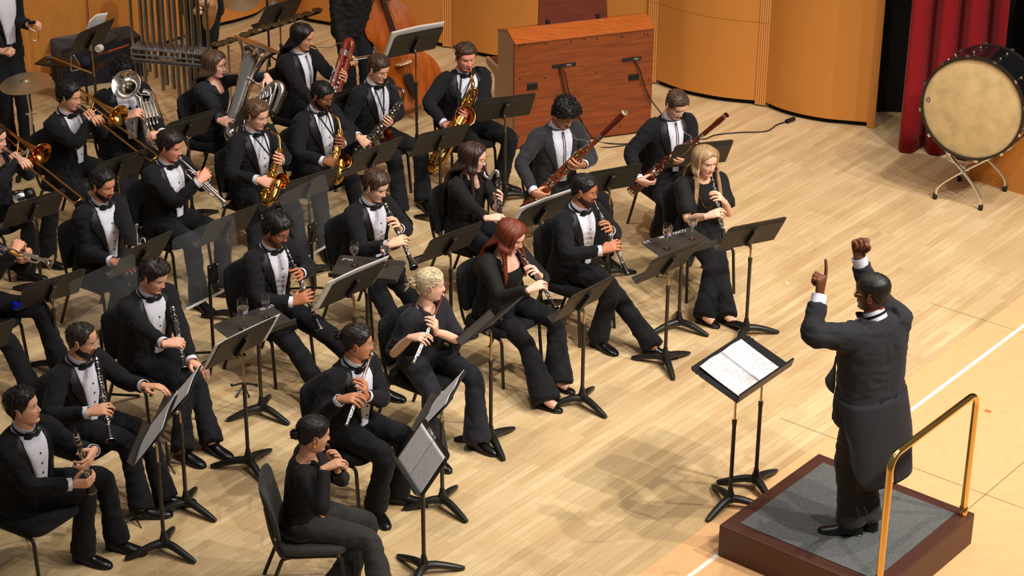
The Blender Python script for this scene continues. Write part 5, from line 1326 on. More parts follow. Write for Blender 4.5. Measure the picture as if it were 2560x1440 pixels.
build_person('c3', P, 'young dark-haired clarinetist in tuxedo glancing down while turning a page', {'R': hand_frame(I['T'](0.62), -I['a'], P.f*0.6+P.l*0.8, 'R', 'grip'), 'L': free_hand(RD(480, 905, P.H, 0.42), V3(0.8, -0.6, -0.1), V3(0.3, 0.1, 1), 'L', 'rest')},
             elbows={'R': (338, 858), 'L': (470, 850)}, knees={'R': (470, 968), 'L': (518, 950)}, feet={'R': (457, 1118), 'L': (528, 1098)}, toes={'R': (512, 1160), 'L': (592, 1145)}, skin=(226, 166, 138), hair=(34, 24, 20), hk=dict(top=0.026, side=0.009, eyes=0.3, noise=(0.006, 50), quiff=0.012, seed=3))
P = pose((690, 575), -36, face=(-28, -22), hz=1.17, lean=8)
reed_player('c4', P, 'clarinetist with black-framed glasses and thick black hair playing', 'black clarinet played by the man in black-framed glasses', (800, 823), 0.66, elbows={'R': (628, 752), 'L': (770, 665)}, knees={'R': (792, 848), 'L': (855, 812)}, feet={'R': (822, 1010), 'L': (952, 962)}, toes={'L': (1003, 992)},
            skin=(176, 112, 78), hair=(18, 16, 16), hk=dict(top=0.034, side=0.012, eyes=0.35, noise=(0.005, 50), beard='full', quiff=0.01), beardcol=(96, 62, 46), glasses=GLS)
P = pose((938, 465), -38, face=(-30, -20), hz=1.17, lean=8)
reed_player('c5', P, 'brown-haired clarinetist playing with eyes closed behind the tray stand', 'silver-keyed clarinet played by the brown-haired man with closed eyes', (1035, 670), 0.66, elbows={'R': (900, 642), 'L': (1045, 600)}, knees={'R': (1020, 735), 'L': (1075, 690)}, feet={'R': (1020, 905), 'L': (1090, 850)},
            skin=(232, 180, 152), hair=(66, 44, 32), hk=dict(top=0.024, side=0.008, eyes=0.15, noise=(0.005, 50), quiff=0.008, seed=4))
# flutes
def flutist(key, P, label, ilabel, E, L, up, crown=0.11, fname='flute', fr=0.0095, tL=0.50, tR=0.72, hm=None, **kw):
    m = P.mouth+P.fdir*0.006-V3(0, 0, 0.012); end = AL(E[0], E[1], m, L, True)
    I = flute(ilabel, m, end, up, crown, fname, fr, hm); a = I['a']
    hL = hand_frame(I['T'](tL), -a, P.f*0.35-P.l*0.7+V3(0, 0, 0.75), 'L', 'flute', 0.09, 0.03)
    hR = hand_frame(I['T'](tR), -a, P.f*0.9+P.l*0.1+V3(0, 0, 0.25), 'R', 'keys', 0.095, 0.026)
    build_person(key, P, label, {'L': hL, 'R': hR}, **kw); return P, I
P = pose((1075, 712), -38, face=(8, -6), hz=1.12, lean=6, woman=True)
flutist('f1', P, 'blonde flutist in black shirt with sleeves rolled to the elbow', 'silver flute with a wooden head joint played by the blonde flutist', (1034, 906), 0.60, V3(0.5, -0.5, 0.7), tL=0.42, tR=0.66, hm=mat('dark_rosewood', (84, 44, 32), 0.3), elbows={'R': (985, 868), 'L': (1142, 838)}, knees={'R': (1082, 985), 'L': (1187, 938)}, feet={'L': (1192, 1092), 'R': (1085, 1130)}, toes={'L': (1216, 1120)},
        skin=(232, 184, 160), hair=(196, 178, 146), hk=dict(hair='tied', top=0.012, side=0.008, bun=(-0.125, 0.01, 0.045), wisps=12, neckline=0.5, scoop=0.86, vneck=True, eyes=0.4, noise=(0.003, 70)) | {'bun': (-0.118, 0.005, 0.036)}, dress='shirt', sleeve='rolled', cuffs=False, jacket=M_navy, trouser=M_navy, hem=0.105, shoe='boot', collar_flaps=True)
P = pose((893, 856), -34, face=(2, -6), hz=1.18, lean=8)
flutist('f2', P, 'flutist in tuxedo with tied-back curly hair playing at the front of the group', 'silver flute played by the tuxedoed man with tied-back hair', (866, 1062), 0.60, V3(0.5, -0.5, 0.7), tL=0.46, tR=0.66, elbows={'R': (808, 1028), 'L': (965, 1015)}, knees={'R': (962, 1140), 'L': (1026, 1095)}, feet={'R': (940, 1258), 'L': (995, 1225)}, toes={'R': (974, 1322), 'L': (1052, 1250)},
        skin=(190, 130, 96), hair=(30, 22, 20), hk=dict(hair='tied', top=0.016, side=0.010, bun=(-0.128, 0.03, -0.02), noise=(0.005, 80)) | {'bun': (-0.13, 0.034, -0.03)}, )
P = pose((783, 1086), 4, face=(22, -10), hz=1.12, lean=6, woman=True)
m = P.mouth
flutist('f3', P, 'piccolo player in black blouse with a low dark bun and earring, seen from behind', 'black piccolo with silver keys held by the woman with the bun', (858, 1178), 0.30, V3(0.2, -0.5, 0.8), crown=0.03, fname='piccolo', fr=0.008, tL=0.45, tR=0.78, hm=M_ebony, elbows={'R': (795, 1300), 'L': (862, 1200)}, knees={'R': (955, 1322), 'L': (938, 1290)}, feet={'R': (965, 1520), 'L': (850, 1462)}, toes={'R': (1010, 1540), 'L': (815, 1440)},
        skin=(214, 160, 126), hair=(26, 20, 20), hk=dict(hair='tied', top=0.012, side=0.009, bun=(-0.118, 0.0, -0.03), noise=(0.002, 80), neckline=0.35, scoop=0.9), dress='blouse', sleeve='full', cuffs=False, jacket=M_blouse, trouser=mat('charcoal_trouser_cloth', (42, 41, 41), 0.85, bump=0.25, bscale=300, sheen=0.1), hem=0.115, shoe='flat', collar_flaps=True)
MB().ball(P.C+P.HR@V3(-0.012, -0.083, -0.04), 0.010, 10).build('earring', mat('amber_bead', (236, 150, 30), 0.3), P.root)
# oboes
P = pose((1278, 590), -42, face=(-28, -24), hz=1.12, lean=8, woman=True, bulk=1.08)
reed_player('o1', P, 'oboist with long auburn hair in a scooped black top', 'black oboe with silver keys played by the auburn-haired woman', (1391, 772), 0.62, 'oboe', oboe=True, elbows={'R': (1250, 752), 'L': (1366, 705)}, knees={'R': (1362, 842), 'L': (1408, 812)}, feet={'R': (1362, 992), 'L': (1395, 945)}, toes={'R': (1400, 1020)},
            skin=(236, 184, 164), hair=(104, 46, 28), hk=dict(hair='long', top=0.014, side=0.009, eyes=0.3, scoop=0.70, neckline=0.75, noise=(0.003, 60), part=0.0), long=dict(drop=0.40, front=52, over=118), dress='blouse', cuffs=False, hem=0.12, shoe='flat', glasses=GLW)
P = pose((1460, 475), -40, face=(-18, -10), hz=1.19, lean=6)
reed_player('o2', P, 'oboist in tuxedo with wire glasses, beard and one leg stretched forward', 'black oboe played by the man with wire glasses and tied hair', (1569, 686), 0.64, 'oboe', oboe=True, elbows={'R': (1412, 637), 'L': (1542, 585)}, knees={'R': (1530, 725), 'L': (1592, 702)}, feet={'R': (1497, 840), 'L': (1630, 862)}, toes={'R': (1518, 868), 'L': (1694, 885)},
            skin=(186, 122, 88), hair=(24, 20, 20), hk=dict(hair='tied', top=0.016, side=0.009, bun=(-0.112, 0.03, 0.0), beard='full', noise=(0.004, 70)), beardcol=(70, 44, 34), glasses=GLW)
P = pose((1764, 402), -66, face=(-58, -10), hz=1.12, lean=4, woman=True)
reed_player('o3', P, 'blonde oboist in black short-sleeved blouse with a long necklace', 'black oboe with silver keys played by the blonde woman', (1812, 598), 0.64, 'oboe', oboe=True, elbows={'R': (1722, 560), 'L': (1828, 548)}, knees={'R': (1780, 672), 'L': (1842, 655)}, feet={'R': (1760, 782), 'L': (1815, 782)}, toes={'R': (1772, 803), 'L': (1832, 806)},
            skin=(234, 182, 156), hair=(158, 128, 92), hk=dict(hair='long', top=0.011, side=0.008, scoop=0.89, neckline=0.45, noise=(0.002, 60), hairline=0.066), long=dict(drop=0.40, front=68, over=128, rk=0.85), dress='blouse', sleeve='short', cuffs=False, hem=0.092, shoe='flat')
MB().tube([tor_pt(P, 0.96, -0.7, 0.02)]+[tor_pt(P, q, t, 0.018) for q, t in ((0.85, -0.5), (0.7, -0.36), (0.55, -0.22), (0.5, 0.0), (0.55, 0.2), (0.7, 0.36), (0.85, 0.5))]+[tor_pt(P, 0.96, 0.7, 0.02)], 0.0022, 6, smooth=4).build('necklace', M_gold, P.root)
# bass clarinet
P = pose((1183, 393), -34, face=(-18, -10), hz=1.14, lean=4, woman=True)
T_ = RD(1246, 446, P.mouth, 0.10); Bq = AL(1251, 582, T_, 0.62, True); a = nrm(Bq-T_)
root = thing('bass_clarinet', 'bass clarinet with curved silver neck played by the long-haired woman in glasses', 'bass clarinet', Bq)
m = P.mouth; md = nrm(RD(1212, 432, m, 0.06)-m)
MB().tube([m-md*0.008, m+md*0.03, m+md*0.07], [0.006, 0.011, 0.015], 14).build('mouthpiece', M_ebonite, root)
MB().tube([m+md*0.06, RD(1213, 440, m, 0.07), RD(1224, 446, m, 0.085), RD(1230, 436, m, 0.09), RD(1236, 428, m, 0.095), RD(1244, 430, m, 0.10), T_], [.012, .0125, .013, .013, .0135, .0145, .0155], 16, smooth=6).build('neck', M_silver, root)
MB().lathe([(0.018, -0.01), (0.019, 0.0), (0.0175, 0.02), (0.0165, 0.3), (0.018, 0.62)], T_, a, 18, 0, True).build('body', M_ebony, root)
mb = MB(); keywork(mb, T_+a*0.03, Bq, P.f*0.5+V3(0.6, -0.7, 0), 24, lambda t: 0.018, 0.010, 0, 4); keywork(mb, T_+a*0.03, Bq, V3(-0.6, -0.7, 0), 12, lambda t: 0.018, 0.009, 0, 8); mb.build('keywork', M_silver, root)
MB().tube([Bq, Bq+a*0.05, Bq+a*0.09+P.f*0.04, Bq+a*0.06+P.f*0.10, Bq+P.f*0.13], [0.02, 0.024, 0.03, 0.04, 0.062], 22, smooth=5).build('bell', M_silver, root)
hL = hand_frame(T_+a*0.22, -a, approach(P, 'L'), 'L', 'keys'); hR = hand_frame(T_+a*0.47, -a, approach(P, 'R'), 'R', 'keys')
build_person('bc', P, 'bass clarinetist with very long dark brown hair and glasses', {'L': hL, 'R': hR}, elbows={'R': (1168, 552), 'L': (1238, 500)}, knees={'R': (1225, 610), 'L': (1262, 585)}, feet={'R': (1222, 765), 'L': (1285, 735)}, skin=(234, 182, 160), hair=(52, 34, 28), hk=dict(hair='long', top=0.012, side=0.009, scoop=0.76, vneck=True, neckline=0.5, eyes=0.5, noise=(0.002, 60), part=0.0), long=dict(drop=0.60, front=60, over=92, n=60), dress='blouse', cuffs=False, hem=0.1, glasses=GLW, collar_flaps=True)
# bassoons
def bassoonist(key, P, label, ilabel, top, bot, tb, white, tL, tR, **kw):
    b = RD(bot[0], bot[1], P.H, tb); t1 = AL(top[0], top[1], b, 1.32, True); t2 = AL(top[0], top[1], b, 1.32, False)
    t_ = t1 if abs(t1[2]-1.42) < abs(t2[2]-1.42) else t2
    I = bassoon(ilabel, t_, b, P.mouth+P.fdir*0.006, V3(0, -1, 0.5), white, kw.pop('mt', None)); a = I['a']
    hL = hand_frame(I['T'](tL)+I['w2']*0.02, -a, P.f*0.35-P.l*0.9, 'L', 'keys', 0.10, 0.06); hR = hand_frame(I['T'](tR)+I['w2']*0.02, -a, P.f*0.3+P.l*0.9-V3(0, 0, 0.35), 'R', 'keys', 0.095, 0.075)
    build_person(key, P, label, {'L': hL, 'R': hR}, **kw); return P, I
P = pose((1411, 285), -62, face=(-48, -34), hz=1.19, lean=6)
bassoonist('b1', P, 'curly-haired bassoonist with a moustache in front of the organ', 'reddish bassoon with white bell ring played by the curly-haired man', (1563, 280), (1312, 530), 0.17, True, 0.50, 0.80, mt=mat('orange_maple', (132, 58, 26), 0.25, var=0.3, vscale=10, coat=0.5), elbows={'R': (1300, 402), 'L': (1487, 405)}, knees={'R': (1385, 505), 'L': (1520, 512)}, feet={'R': (1388, 650), 'L': (1510, 630)},
           skin=(196, 138, 104), hair=(22, 19, 19), hk=dict(top=0.042, side=0.020, noise=(0.014, 85), beard='moustache', eyes=0.3, hairline=0.058), tie='bolo', jacket=mat('dark_charcoal_wool', (42, 42, 45), 0.85, bump=0.25, bscale=350, sheen=0.15, spec=0.3))
P = pose((1690, 262), -64, face=(-60, -28), hz=1.19, lean=4)
bassoonist('b2', P, 'short-haired bassoonist in dark jacket seated left of the blonde oboist', 'dark red bassoon with silver bell ring played by the short-haired man', (1816, 288), (1580, 485), 0.12, False, 0.52, 0.80, mt=M_cherry, elbows={'R': (1580, 365), 'L': (1748, 390)}, knees={'R': (1655, 478), 'L': (1716, 458)}, feet={'R': (1648, 580), 'L': (1705, 565)},
           skin=(236, 184, 160), hair=(72, 50, 36), hk=dict(top=0.018, side=0.006, noise=(0.002, 60), eyes=0.3, lockk=0.7), tie='bolo', open_v=0.8)
# saxophones
def saxist(key, P, label, ilabel, name, sc, rb, neckpx, Tpx, Bpx, Bcpx, dep, Mb, tL, tR, cdir=None, curl=False, handsadj=None, **kw):
    M = P.mouth+P.fdir*0.01; ref = P.mouth
    mdir = nrm(RD(neckpx[0][0], neckpx[0][1], ref, dep[0])-M)
    neck = [RD(x, y, ref, dep[0]+0.03*k) for k, (x, y) in enumerate(neckpx)]
    T = RD(Tpx[0], Tpx[1], ref, dep[1]); B = RD(Bpx[0], Bpx[1], ref, dep[2]); a = nrm(B-T)
    Cb = RD(Bcpx[0], Bcpx[1], ref, dep[3]); c0 = Cb-B; lat = nrm(c0-a*(c0@a)); B2 = B+lat*0.085*sc
    cd = nrm(cdir) if cdir is not None else nrm(-a*0.75+lat*0.45+P.f*0.35)
    I = saxophone(name, ilabel, M, mdir, neck, T, B, B2, Cb, cd, rb, sc, Mb, P.f*0.7+V3(0, 0, 0.3), curl, kw.pop('mp', None), kw.pop('inner', None))
    hL = hand_frame(I['T'](tL)+P.f*0.02, -a, approach(P, 'L'), 'L', 'grip'); hR = hand_frame(I['T'](tR)+P.f*0.02, -a, approach(P, 'R'), 'R', 'grip')
    build_person(key, P, label, {'L': hL, 'R': hR}, **kw)
    neck_strap(P, I['T'](0.35)-P.f*0.03); return P, I
P = pose((641, 287), -38, face=(-30, -16), hz=1.19, lean=4)
saxist('s1', P, 'fair-skinned alto saxophonist with brown hair in front row of saxophones', 'gold alto saxophone of the fair-skinned player, left of two altos', 'alto_saxophone', 1.0, 0.062, [(683, 332), (697, 342)], (700, 372), (662, 492), (706, 452), (0.10, 0.14, 0.18, 0.24), M_brass, 0.20, 0.72, cdir=V3(0.55, -0.72, 0.42), elbows={'R': (556, 455), 'L': (722, 400)}, knees={'R': (640, 545), 'L': (733, 515)}, feet={'R': (650, 700), 'L': (752, 640)}, skin=(228, 172, 146), hair=(92, 66, 46), hk=dict(top=0.02, side=0.008, noise=(0.003, 60), eyes=0.6, hairline=0.07))
P = pose((804, 238), -38, face=(-32, -22), hz=1.19, lean=4, bulk=1.06)
saxist('s2', P, 'bearded alto saxophonist with round glasses and cropped black hair', 'gold alto saxophone of the bearded player in round glasses', 'alto_saxophone', 1.0, 0.062, [(832, 288), (845, 298)], (851, 325), (832, 440), (862, 402), (0.10, 0.14, 0.18, 0.24), M_brass, 0.25, 0.72, cdir=V3(0.55, -0.72, 0.42), elbows={'R': (730, 395), 'L': (880, 340)}, knees={'R': (795, 495), 'L': (880, 460)}, feet={'R': (815, 610), 'L': (905, 560)}, toes={'R': (822, 642)}, skin=(140, 88, 60), hair=(16, 14, 14), hk=dict(top=0.008, side=0.006, noise=(0.001, 120), beard='full', eyes=0.3), beardcol=(26, 20, 18), glasses=GLW, inner=M_brassd)
P = pose((945, 172), -40, face=(-36, -20), hz=1.19, lean=4)
saxist('s3', P, 'tenor saxophonist with brown hair and clear glasses in tuxedo', 'antique-silver tenor saxophone with gold bell', 'tenor_saxophone', 1.28, 0.076, [(978, 212), (995, 220), (1008, 228)], (1005, 255), (893, 388), (974, 342), (0.10, 0.14, 0.14, 0.24), M_oldsilver, 0.36, 0.80, cdir=V3(0.72, -0.35, 0.6), elbows={'R': (868, 300), 'L': (1022, 292)}, knees={'R': (985, 392), 'L': (1068, 378)}, feet={'R': (1000, 520), 'L': (1058, 495)}, toes={'L': (1080, 525), 'R': (1015, 548)}, skin=(228, 172, 144), hair=(66, 46, 34), hk=dict(top=0.02, side=0.006, noise=(0.003, 60), eyes=0.5), glasses=GLW, inner=M_brassd)
P = pose((1164, 142), -66, face=(-68, -12), hz=1.21, lean=2, bulk=1.12)
saxist('s4', P, 'baritone saxophonist with ruddy face seated behind the saxophone row', 'large gold baritone saxophone with a looped top', 'baritone_saxophone', 1.5, 0.092, [(1178, 186), (1181, 202), (1182, 212)], (1178, 245), (1088, 400), (1163, 290), (0.12, 0.16, 0.12, 0.26), M_brass, 0.24, 0.50, cdir=V3(0.30, -0.80, 0.45), curl=True, elbows={'R': (1066, 255), 'L': (1240, 242)}, knees={'R': (1180, 335), 'L': (1272, 330)}, feet={'R': (1170, 470), 'L': (1250, 448)}, toes={'L': (1268, 466)}, skin=(226, 150, 130), hair=(66, 46, 36), hk=dict(top=0.018, side=0.006, noise=(0.002, 60), eyes=0.6, wide=1.06, jaw=0.1), inner=M_brassd)
# contrabassoon
P = pose((757, 92), -34, face=(-20, -16), hz=1.19, lean=4)
cb_t = RD(872, 112, P.mouth, 0.10); cb_b = AL(806, 330, cb_t, 0.95, True); a = nrm(cb_b-cb_t); sd_ = nrm(np.cross(a, V3(0.3, -1, 0)))
root = thing('contrabassoon', 'tall dark red contrabassoon with a rounded top beside the long-haired man', 'contrabassoon', cb_b)
MB().tube([cb_b+sd_*0.032, cb_t+a*0.12+sd_*0.032, cb_t+a*0.0+sd_*0.03, cb_t-a*0.045+sd_*0.0, cb_t+a*0.0-sd_*0.03, cb_t+a*0.12-sd_*0.032, cb_b-sd_*0.032], [.03, .03, .03, .03, .028, .028, .028], 18, smooth=7).build('body', M_cherry, root)
fm = MB()
for d in (0.10, 0.13, 0.5): fm.loft([cb_t+a*(d+q)+np.array([sd_*0.066*math.cos(t)+np.cross(a, sd_)*0.034*math.sin(t) for t in np.linspace(0, 6.283, 24, endpoint=False)]) for q in (-0.015, 0.015)])
fm.build('ferrule', M_silver, root)
mb = MB(); keywork(mb, cb_t+a*0.16, cb_b, V3(0.3, -1, 0.2), 16, lambda t: 0.034, 0.012, 0, 5); keywork(mb, cb_t+a*0.2+sd_*0.04, cb_b+sd_*0.04, sd_, 8, lambda t: 0.03, 0.011, 0, 7); mb.build('keywork', M_silver, root)
m = P.mouth+P.fdir*0.006
MB().tube([m+P.fdir*0.05, RD(800, 118, m, 0.06), RD(828, 119, m, 0.08), RD(845, 108, m, 0.09), cb_t+a*0.01+sd_*0.02], [.003, .0035, .004, .0045, .005], 8, smooth=6).build('bocal', M_silver, root)
MB().tube([m+P.fdir*0.055, m+P.fdir*0.02, m], [0.003, 0.005, 0.007], 8, flat=0.5).build('reed', M_cane, root)
hL = hand_frame(cb_t+a*0.34+P.f*0.02, -a, approach(P, 'L'), 'L', 'grip', 0.10, 0.05); hR = hand_frame(cb_t+a*0.72, -a, approach(P, 'R'), 'R', 'grip', 0.10, 0.05)
build_person('cb', P, 'contrabassoonist with long straight black hair in dark jacket', {'L': hL, 'R': hR}, elbows={'R': (715, 235), 'L': (815, 185)}, skin=(204, 146, 112), hair=(18, 16, 17), hk=dict(hair='long', top=0.010, side=0.007, noise=(0.001, 60), part=0.0, hairline=0.07), long=dict(drop=0.44, front=84, over=60), tie='bolo', cuffs=False, open_v=0.85)
# trombones and euphonium
P = pose((172, 240), -26, face=(-14, -12), hz=1.19, lean=4)
I = trombone('brass trombone with long slide played by the front-left dark-haired man', P.mouth+P.fdir*0.004, AL(374, 402, P.mouth, 1.10, True), RD(296, 291, P.mouth, 0.20), RD(205, 228, P.mouth, -0.02), M_brass, 0.105)
hR = hand_frame(I['T'](0.30), I['lat'], P.f*0.8+P.l*0.5+V3(0, 0, 0.5), 'R', 'pinch'); hL = hand_frame(I['T'](0.16), -I['lat'], P.f*0.5-P.l*0.3+V3(0, 0, 0.9), 'L', 'grip')
build_person('t1', P, 'trombonist with swept dark hair playing a brass trombone', {'R': hR, 'L': hL}, elbows={'R': (180, 372), 'L': (255, 330)}, knees={'R': (225, 470), 'L': (300, 450)}, feet={'R': (235, 620), 'L': (330, 560)}, skin=(218, 160, 130), hair=(24, 19, 18), hk=dict(top=0.022, side=0.012, noise=(0.004, 55), eyes=0.5, hairline=0.07, quiff=0.008))
P = pose((-14, 345), -26, face=(-18, -8), hz=1.14, lean=4, woman=True)
I = trombone('trombone with rose-gold bell at the left edge of the stage', P.mouth+P.fdir*0.004, AL(184, 508, P.mouth, 1.12, True), RD(102, 387, P.mouth, 0.18), RD(18, 325, P.mouth, -0.02), M_rose, 0.105)
hR = hand_frame(I['T'](0.36), I['lat'], P.f*0.8+P.l*0.5+V3(0, 0, 0.3), 'R', 'pinch'); hL = hand_frame(I['T'](0.16), -I['lat'], P.f*0.5-P.l*0.3+V3(0, 0, 0.9), 'L', 'grip')
build_person('t2', P, 'trombonist with dark hair partly outside the left edge holding the rose-gold trombone', {'R': hR, 'L': hL}, elbows={'R': (-10, 470), 'L': (60, 425)}, knees={'R': (62, 520), 'L': (112, 500)}, feet={'R': (62, 672), 'L': (115, 640)}, toes={'R': (88, 690)}, skin=(232, 180, 156), hair=(36, 26, 24), hk=dict(hair='long', top=0.012, side=0.009), long=dict(drop=0.3, front=60), dress='suit', jacket=M_navy, trouser=M_trouser, cuffs=False, hem=0.095)
P = pose((306, 182), -54, face=(-55, -10), hz=1.18, lean=2, bulk=1.15)
Cb = RD(315, 211, P.mouth, 0.30); Bb = RD(376, 350, P.mouth, 0.20); ab = nrm(nrm(CAM-Cb)*0.85+V3(-0.32, 0.0, 0.34)); 
root = thing('euphonium', 'silver euphonium whose round bell hides its player', 'euphonium', Bb)
r0 = 0.128
MB().lathe([(0.028, -0.34), (0.034, -0.22), (0.046, -0.12), (0.068, -0.055), (0.10, -0.018), (r0, 0), (r0*1.015, 0.002), (r0, 0.003), (0.098, -0.014), (0.064, -0.055), (0.040, -0.13), (0.02, -0.26)], Cb, ab, 44).build('bell', M_silver, root)
th = Cb-ab*0.33; ax_ = nrm(Bb-th); sdv = perp(ax_, V3(1, 0.2, 0)); eu = MB()
eu.tube([Cb-ab*0.30, th+ax_*0.04, th+ax_*0.22, Bb, Bb+ax_*0.05+sdv*0.05, Bb+sdv*0.11-ax_*0.02, th+sdv*0.115+ax_*0.06, th+sdv*0.10-ax_*0.01, th+sdv*0.05-ax_*0.05], [.03, .031, .034, .038, .036, .032, .026, .024, .022], 16, smooth=6); eu.build('body', M_silver, root)
vb = MB()
for k in range(4):
    c = th+ax_*0.13+sdv*(0.035+0.0*k)+V3(0.0, -0.06, 0)+sdv*0.03*k; MB().lathe([(0.014, -0.09), (0.015, -0.085), (0.014, 0.06), (0.017, 0.062), (0.017, 0.08), (0.004, 0.082), (0.004, 0.10), (0.011, 0.102), (0.011, 0.106)], c, -ax_, 16, 0, True).build('valve', M_silver, root)
    p0 = c+ax_*0.05; vb.tube([p0, p0+V3(0, -0.05, 0), p0+V3(0, -0.06, 0)+ax_*0.08, p0+ax_*0.1+V3(0, -0.03, 0), p0+ax_*0.1], 0.0075, 8, smooth=3)
vb.tube([P.mouth+P.fdir*0.01, P.mouth+P.fdir*0.10+V3(0.02, 0, -0.03), th+sdv*0.10+V3(0, -0.03, 0)], [0.012, 0.006, 0.008], 8, smooth=4)
vb.build('valve_tubing', M_silver, root)
hR = hand_frame(Bb-ax_*0.06+V3(0.03, -0.07, 0), -ax_, V3(-0.9, -0.1, 0.1), 'L', 'grip'); hL = hand_frame(th+ax_*0.14+V3(-0.02, -0.10, 0), -ax_, V3(0.9, -0.2, 0.2), 'R', 'grip')
build_person('eu', P, 'euphonium player in tuxedo with wavy black hair, face behind the bell', {'L': hR, 'R': hL}, elbows={'L': (408, 300), 'R': (262, 300)}, knees={'R': (330, 415), 'L': (400, 395)}, feet={'R': (350, 560), 'L': (400, 540)}, skin=(226, 172, 148), hair=(20, 18, 19), hk=dict(top=0.030, side=0.014, noise=(0.010, 50)))
# tuba
P = pose((537, 160), -24, face=(-22, -6), hz=1.14, lean=4, woman=True)
C_ = RD(643, 111, P.mouth, 0.10); b_ = RD(575, 325, P.mouth, 0.16); ax_ = nrm(b_-C_); view = nrm(CAM-C_)
rimd = nrm(RD(703, 133, C_, 0)-RD(583, 87, C_, 0)); nb = nrm(np.cross(rimd, nrm(view-rimd*(view@rimd)))); nb = nb if nb[2] > 0 else -nb; nb = nrm(nb+view*0.10)
root = thing('tuba', 'silver tuba with a wide upright bell in front of the woman with glasses', 'tuba', b_)
r0 = 0.215; D = np.linalg.norm(b_-C_); lo_ = C_+(b_-C_)*0.45; an_ = nrm(C_-lo_)
rings = []
for t, r in ((0, 0.070), (0.25, 0.078), (0.5, 0.090), (0.68, 0.108), (0.8, 0.132), (0.90, 0.165), (0.96, 0.193), (1.0, r0), (1.004, r0*1.01), (0.995, r0*0.98), (0.95, 0.18), (0.85, 0.14), (0.6, 0.085)):
    c = lo_+(C_-lo_)*min(t, 1.0)*1.0; ax = nrm(an_*(1-t)+nb*t); u1 = nrm(rimd-ax*(rimd@ax)); u2 = np.cross(ax, u1)
    rings.append(c+np.array([u1*math.cos(q)*r+u2*math.sin(q)*r for q in np.linspace(0, 6.2832, 48, endpoint=False)]))
tb = MB(); tb.loft(rings, caps=False); tb.build('bell', M_silver, root)
sr = perp(ax_, V3(1, -0.35, 0.2)); tb = MB()
tb.tube([lo_-ax_*0.02, lo_+ax_*0.15, b_-ax_*0.04, b_+ax_*0.045+sr*0.03, b_+ax_*0.06+sr*0.11, b_+ax_*0.02+sr*0.19, b_-ax_*0.14+sr*0.21], [.072, .066, .062, .058, .055, .052, .048], 22, smooth=7); tb.build('body', M_silver, root)
bt = MB(); bt.tube([b_-ax_*0.13+sr*0.21, b_-ax_*0.34+sr*0.235, b_-ax_*0.46+sr*0.27, b_-ax_*0.49+sr*0.33, b_-ax_*0.44+sr*0.38, b_-ax_*0.25+sr*0.37], [.046, .04, .036, .033, .03, .026], 18, smooth=6); bt.build('branch', M_silver, root)
vt = MB(); fw_ = V3(0.25, -0.9, 0.2)
for k in range(5):
    o_ = b_-ax_*(0.10+0.05*k)+sr*(0.10+0.035*k)+fw_*0.055
    vt.tube([o_, o_-ax_*0.16, o_-ax_*0.20+sr*0.03, o_-ax_*0.16+sr*0.06, o_+sr*0.06, o_+ax_*0.03+sr*0.03], 0.0105, 10, smooth=5, closed=True)
for k in range(3): vt.tube([b_-ax_*0.40+sr*(0.20+0.04*k)+fw_*0.05, b_-ax_*0.18+sr*(0.22+0.04*k)+fw_*0.05], 0.016, 12)
vt.build('valve_tubing', M_silver, root)
m = P.mouth+P.fdir*0.004
MB().lathe([(0.017, 0), (0.018, 0.006), (0.013, 0.035), (0.0075, 0.06)], m, nrm(RD(600, 186, m, 0.1)-m), 16, 0, True).build('mouthpiece', M_silver, root)
MB().tube([m+nrm(RD(600, 186, m, 0.1)-m)*0.05, RD(605, 188, m, 0.14), RD(640, 207, m, 0.26), RD(655, 222, m, 0.22), b_-ax_*0.36+sr*0.18+fw_*0.06], 0.0085, 10, smooth=5).build('lead_pipe', M_silver, root)
hR = hand_frame(b_-ax_*0.05+fw_*0.06+V3(-0.02, 0, 0.02), -ax_, V3(0.8, -0.5, 0), 'R', 'grip'); hL = free_hand(RD(667, 190, P.mouth, 0.16), V3(0.45, -0.5, -0.75), V3(0.5, -0.6, 0.6), 'L', 'rest')
build_person('tu', P, 'tuba player with shoulder-length brown hair and glasses in dark jacket', {'R': hR, 'L': hL}, elbows={'R': (552, 290), 'L': (655, 165)}, knees={'R': (545, 345), 'L': (600, 330)}, feet={'R': (560, 440), 'L': (610, 430)}, skin=(228, 172, 152), hair=(82, 60, 46), hk=dict(hair='long', top=0.012, side=0.009, scoop=0.74, neckline=0.6, vneck=True, part=-0.01), long=dict(drop=0.285, front=64, over=20), dress='suit', jacket=M_navy, trouser=M_navy, cuffs=False, glasses=GLW, collar_flaps=True)
# trumpets
P = pose((425, 365), -34, face=(-22, -14), hz=1.19, lean=4)
I = trumpet('silver trumpet being played by the dark-haired man in the trumpet row', P.mouth+P.fdir*0.004, AL(566, 511, P.mouth, 0.50, True), V3(0, 0, 1), P.l*-1)
hR = hand_frame(I['T'](0.46, 0.055), I['a']*-1, P.l*0.95+P.f*0.3+V3(0, 0, 0.15), 'R', 'grip', 0.09, 0.022); hL = hand_frame(I['T'](0.46, -0.03), I['up'], P.f*0.5-P.l*0.8, 'L', 'grip', 0.09, 0.03)
build_person('tr1', P, 'trumpeter with dark wavy hair playing a silver trumpet, yellow wristband', {'R': hR, 'L': hL}, elbows={'R': (442, 512), 'L': (510, 470)}, knees={'R': (478, 605), 'L': (567, 585)}, feet={'R': (497, 742), 'L': (556, 712)}, toes={'R': (522, 772), 'L': (603, 734)}, skin=(222, 152, 126), hair=(34, 24, 21), hk=dict(top=0.024, side=0.010, noise=(0.005, 50), eyes=0.2, part=0.02, quiff=0.006))
P = pose((256, 462), -36, face=(-28, -12), hz=1.19, lean=6, bulk=1.06)
m = AL(342, 560, P.C, 0.52, True); e = AL(357, 727, m, 0.50, True)
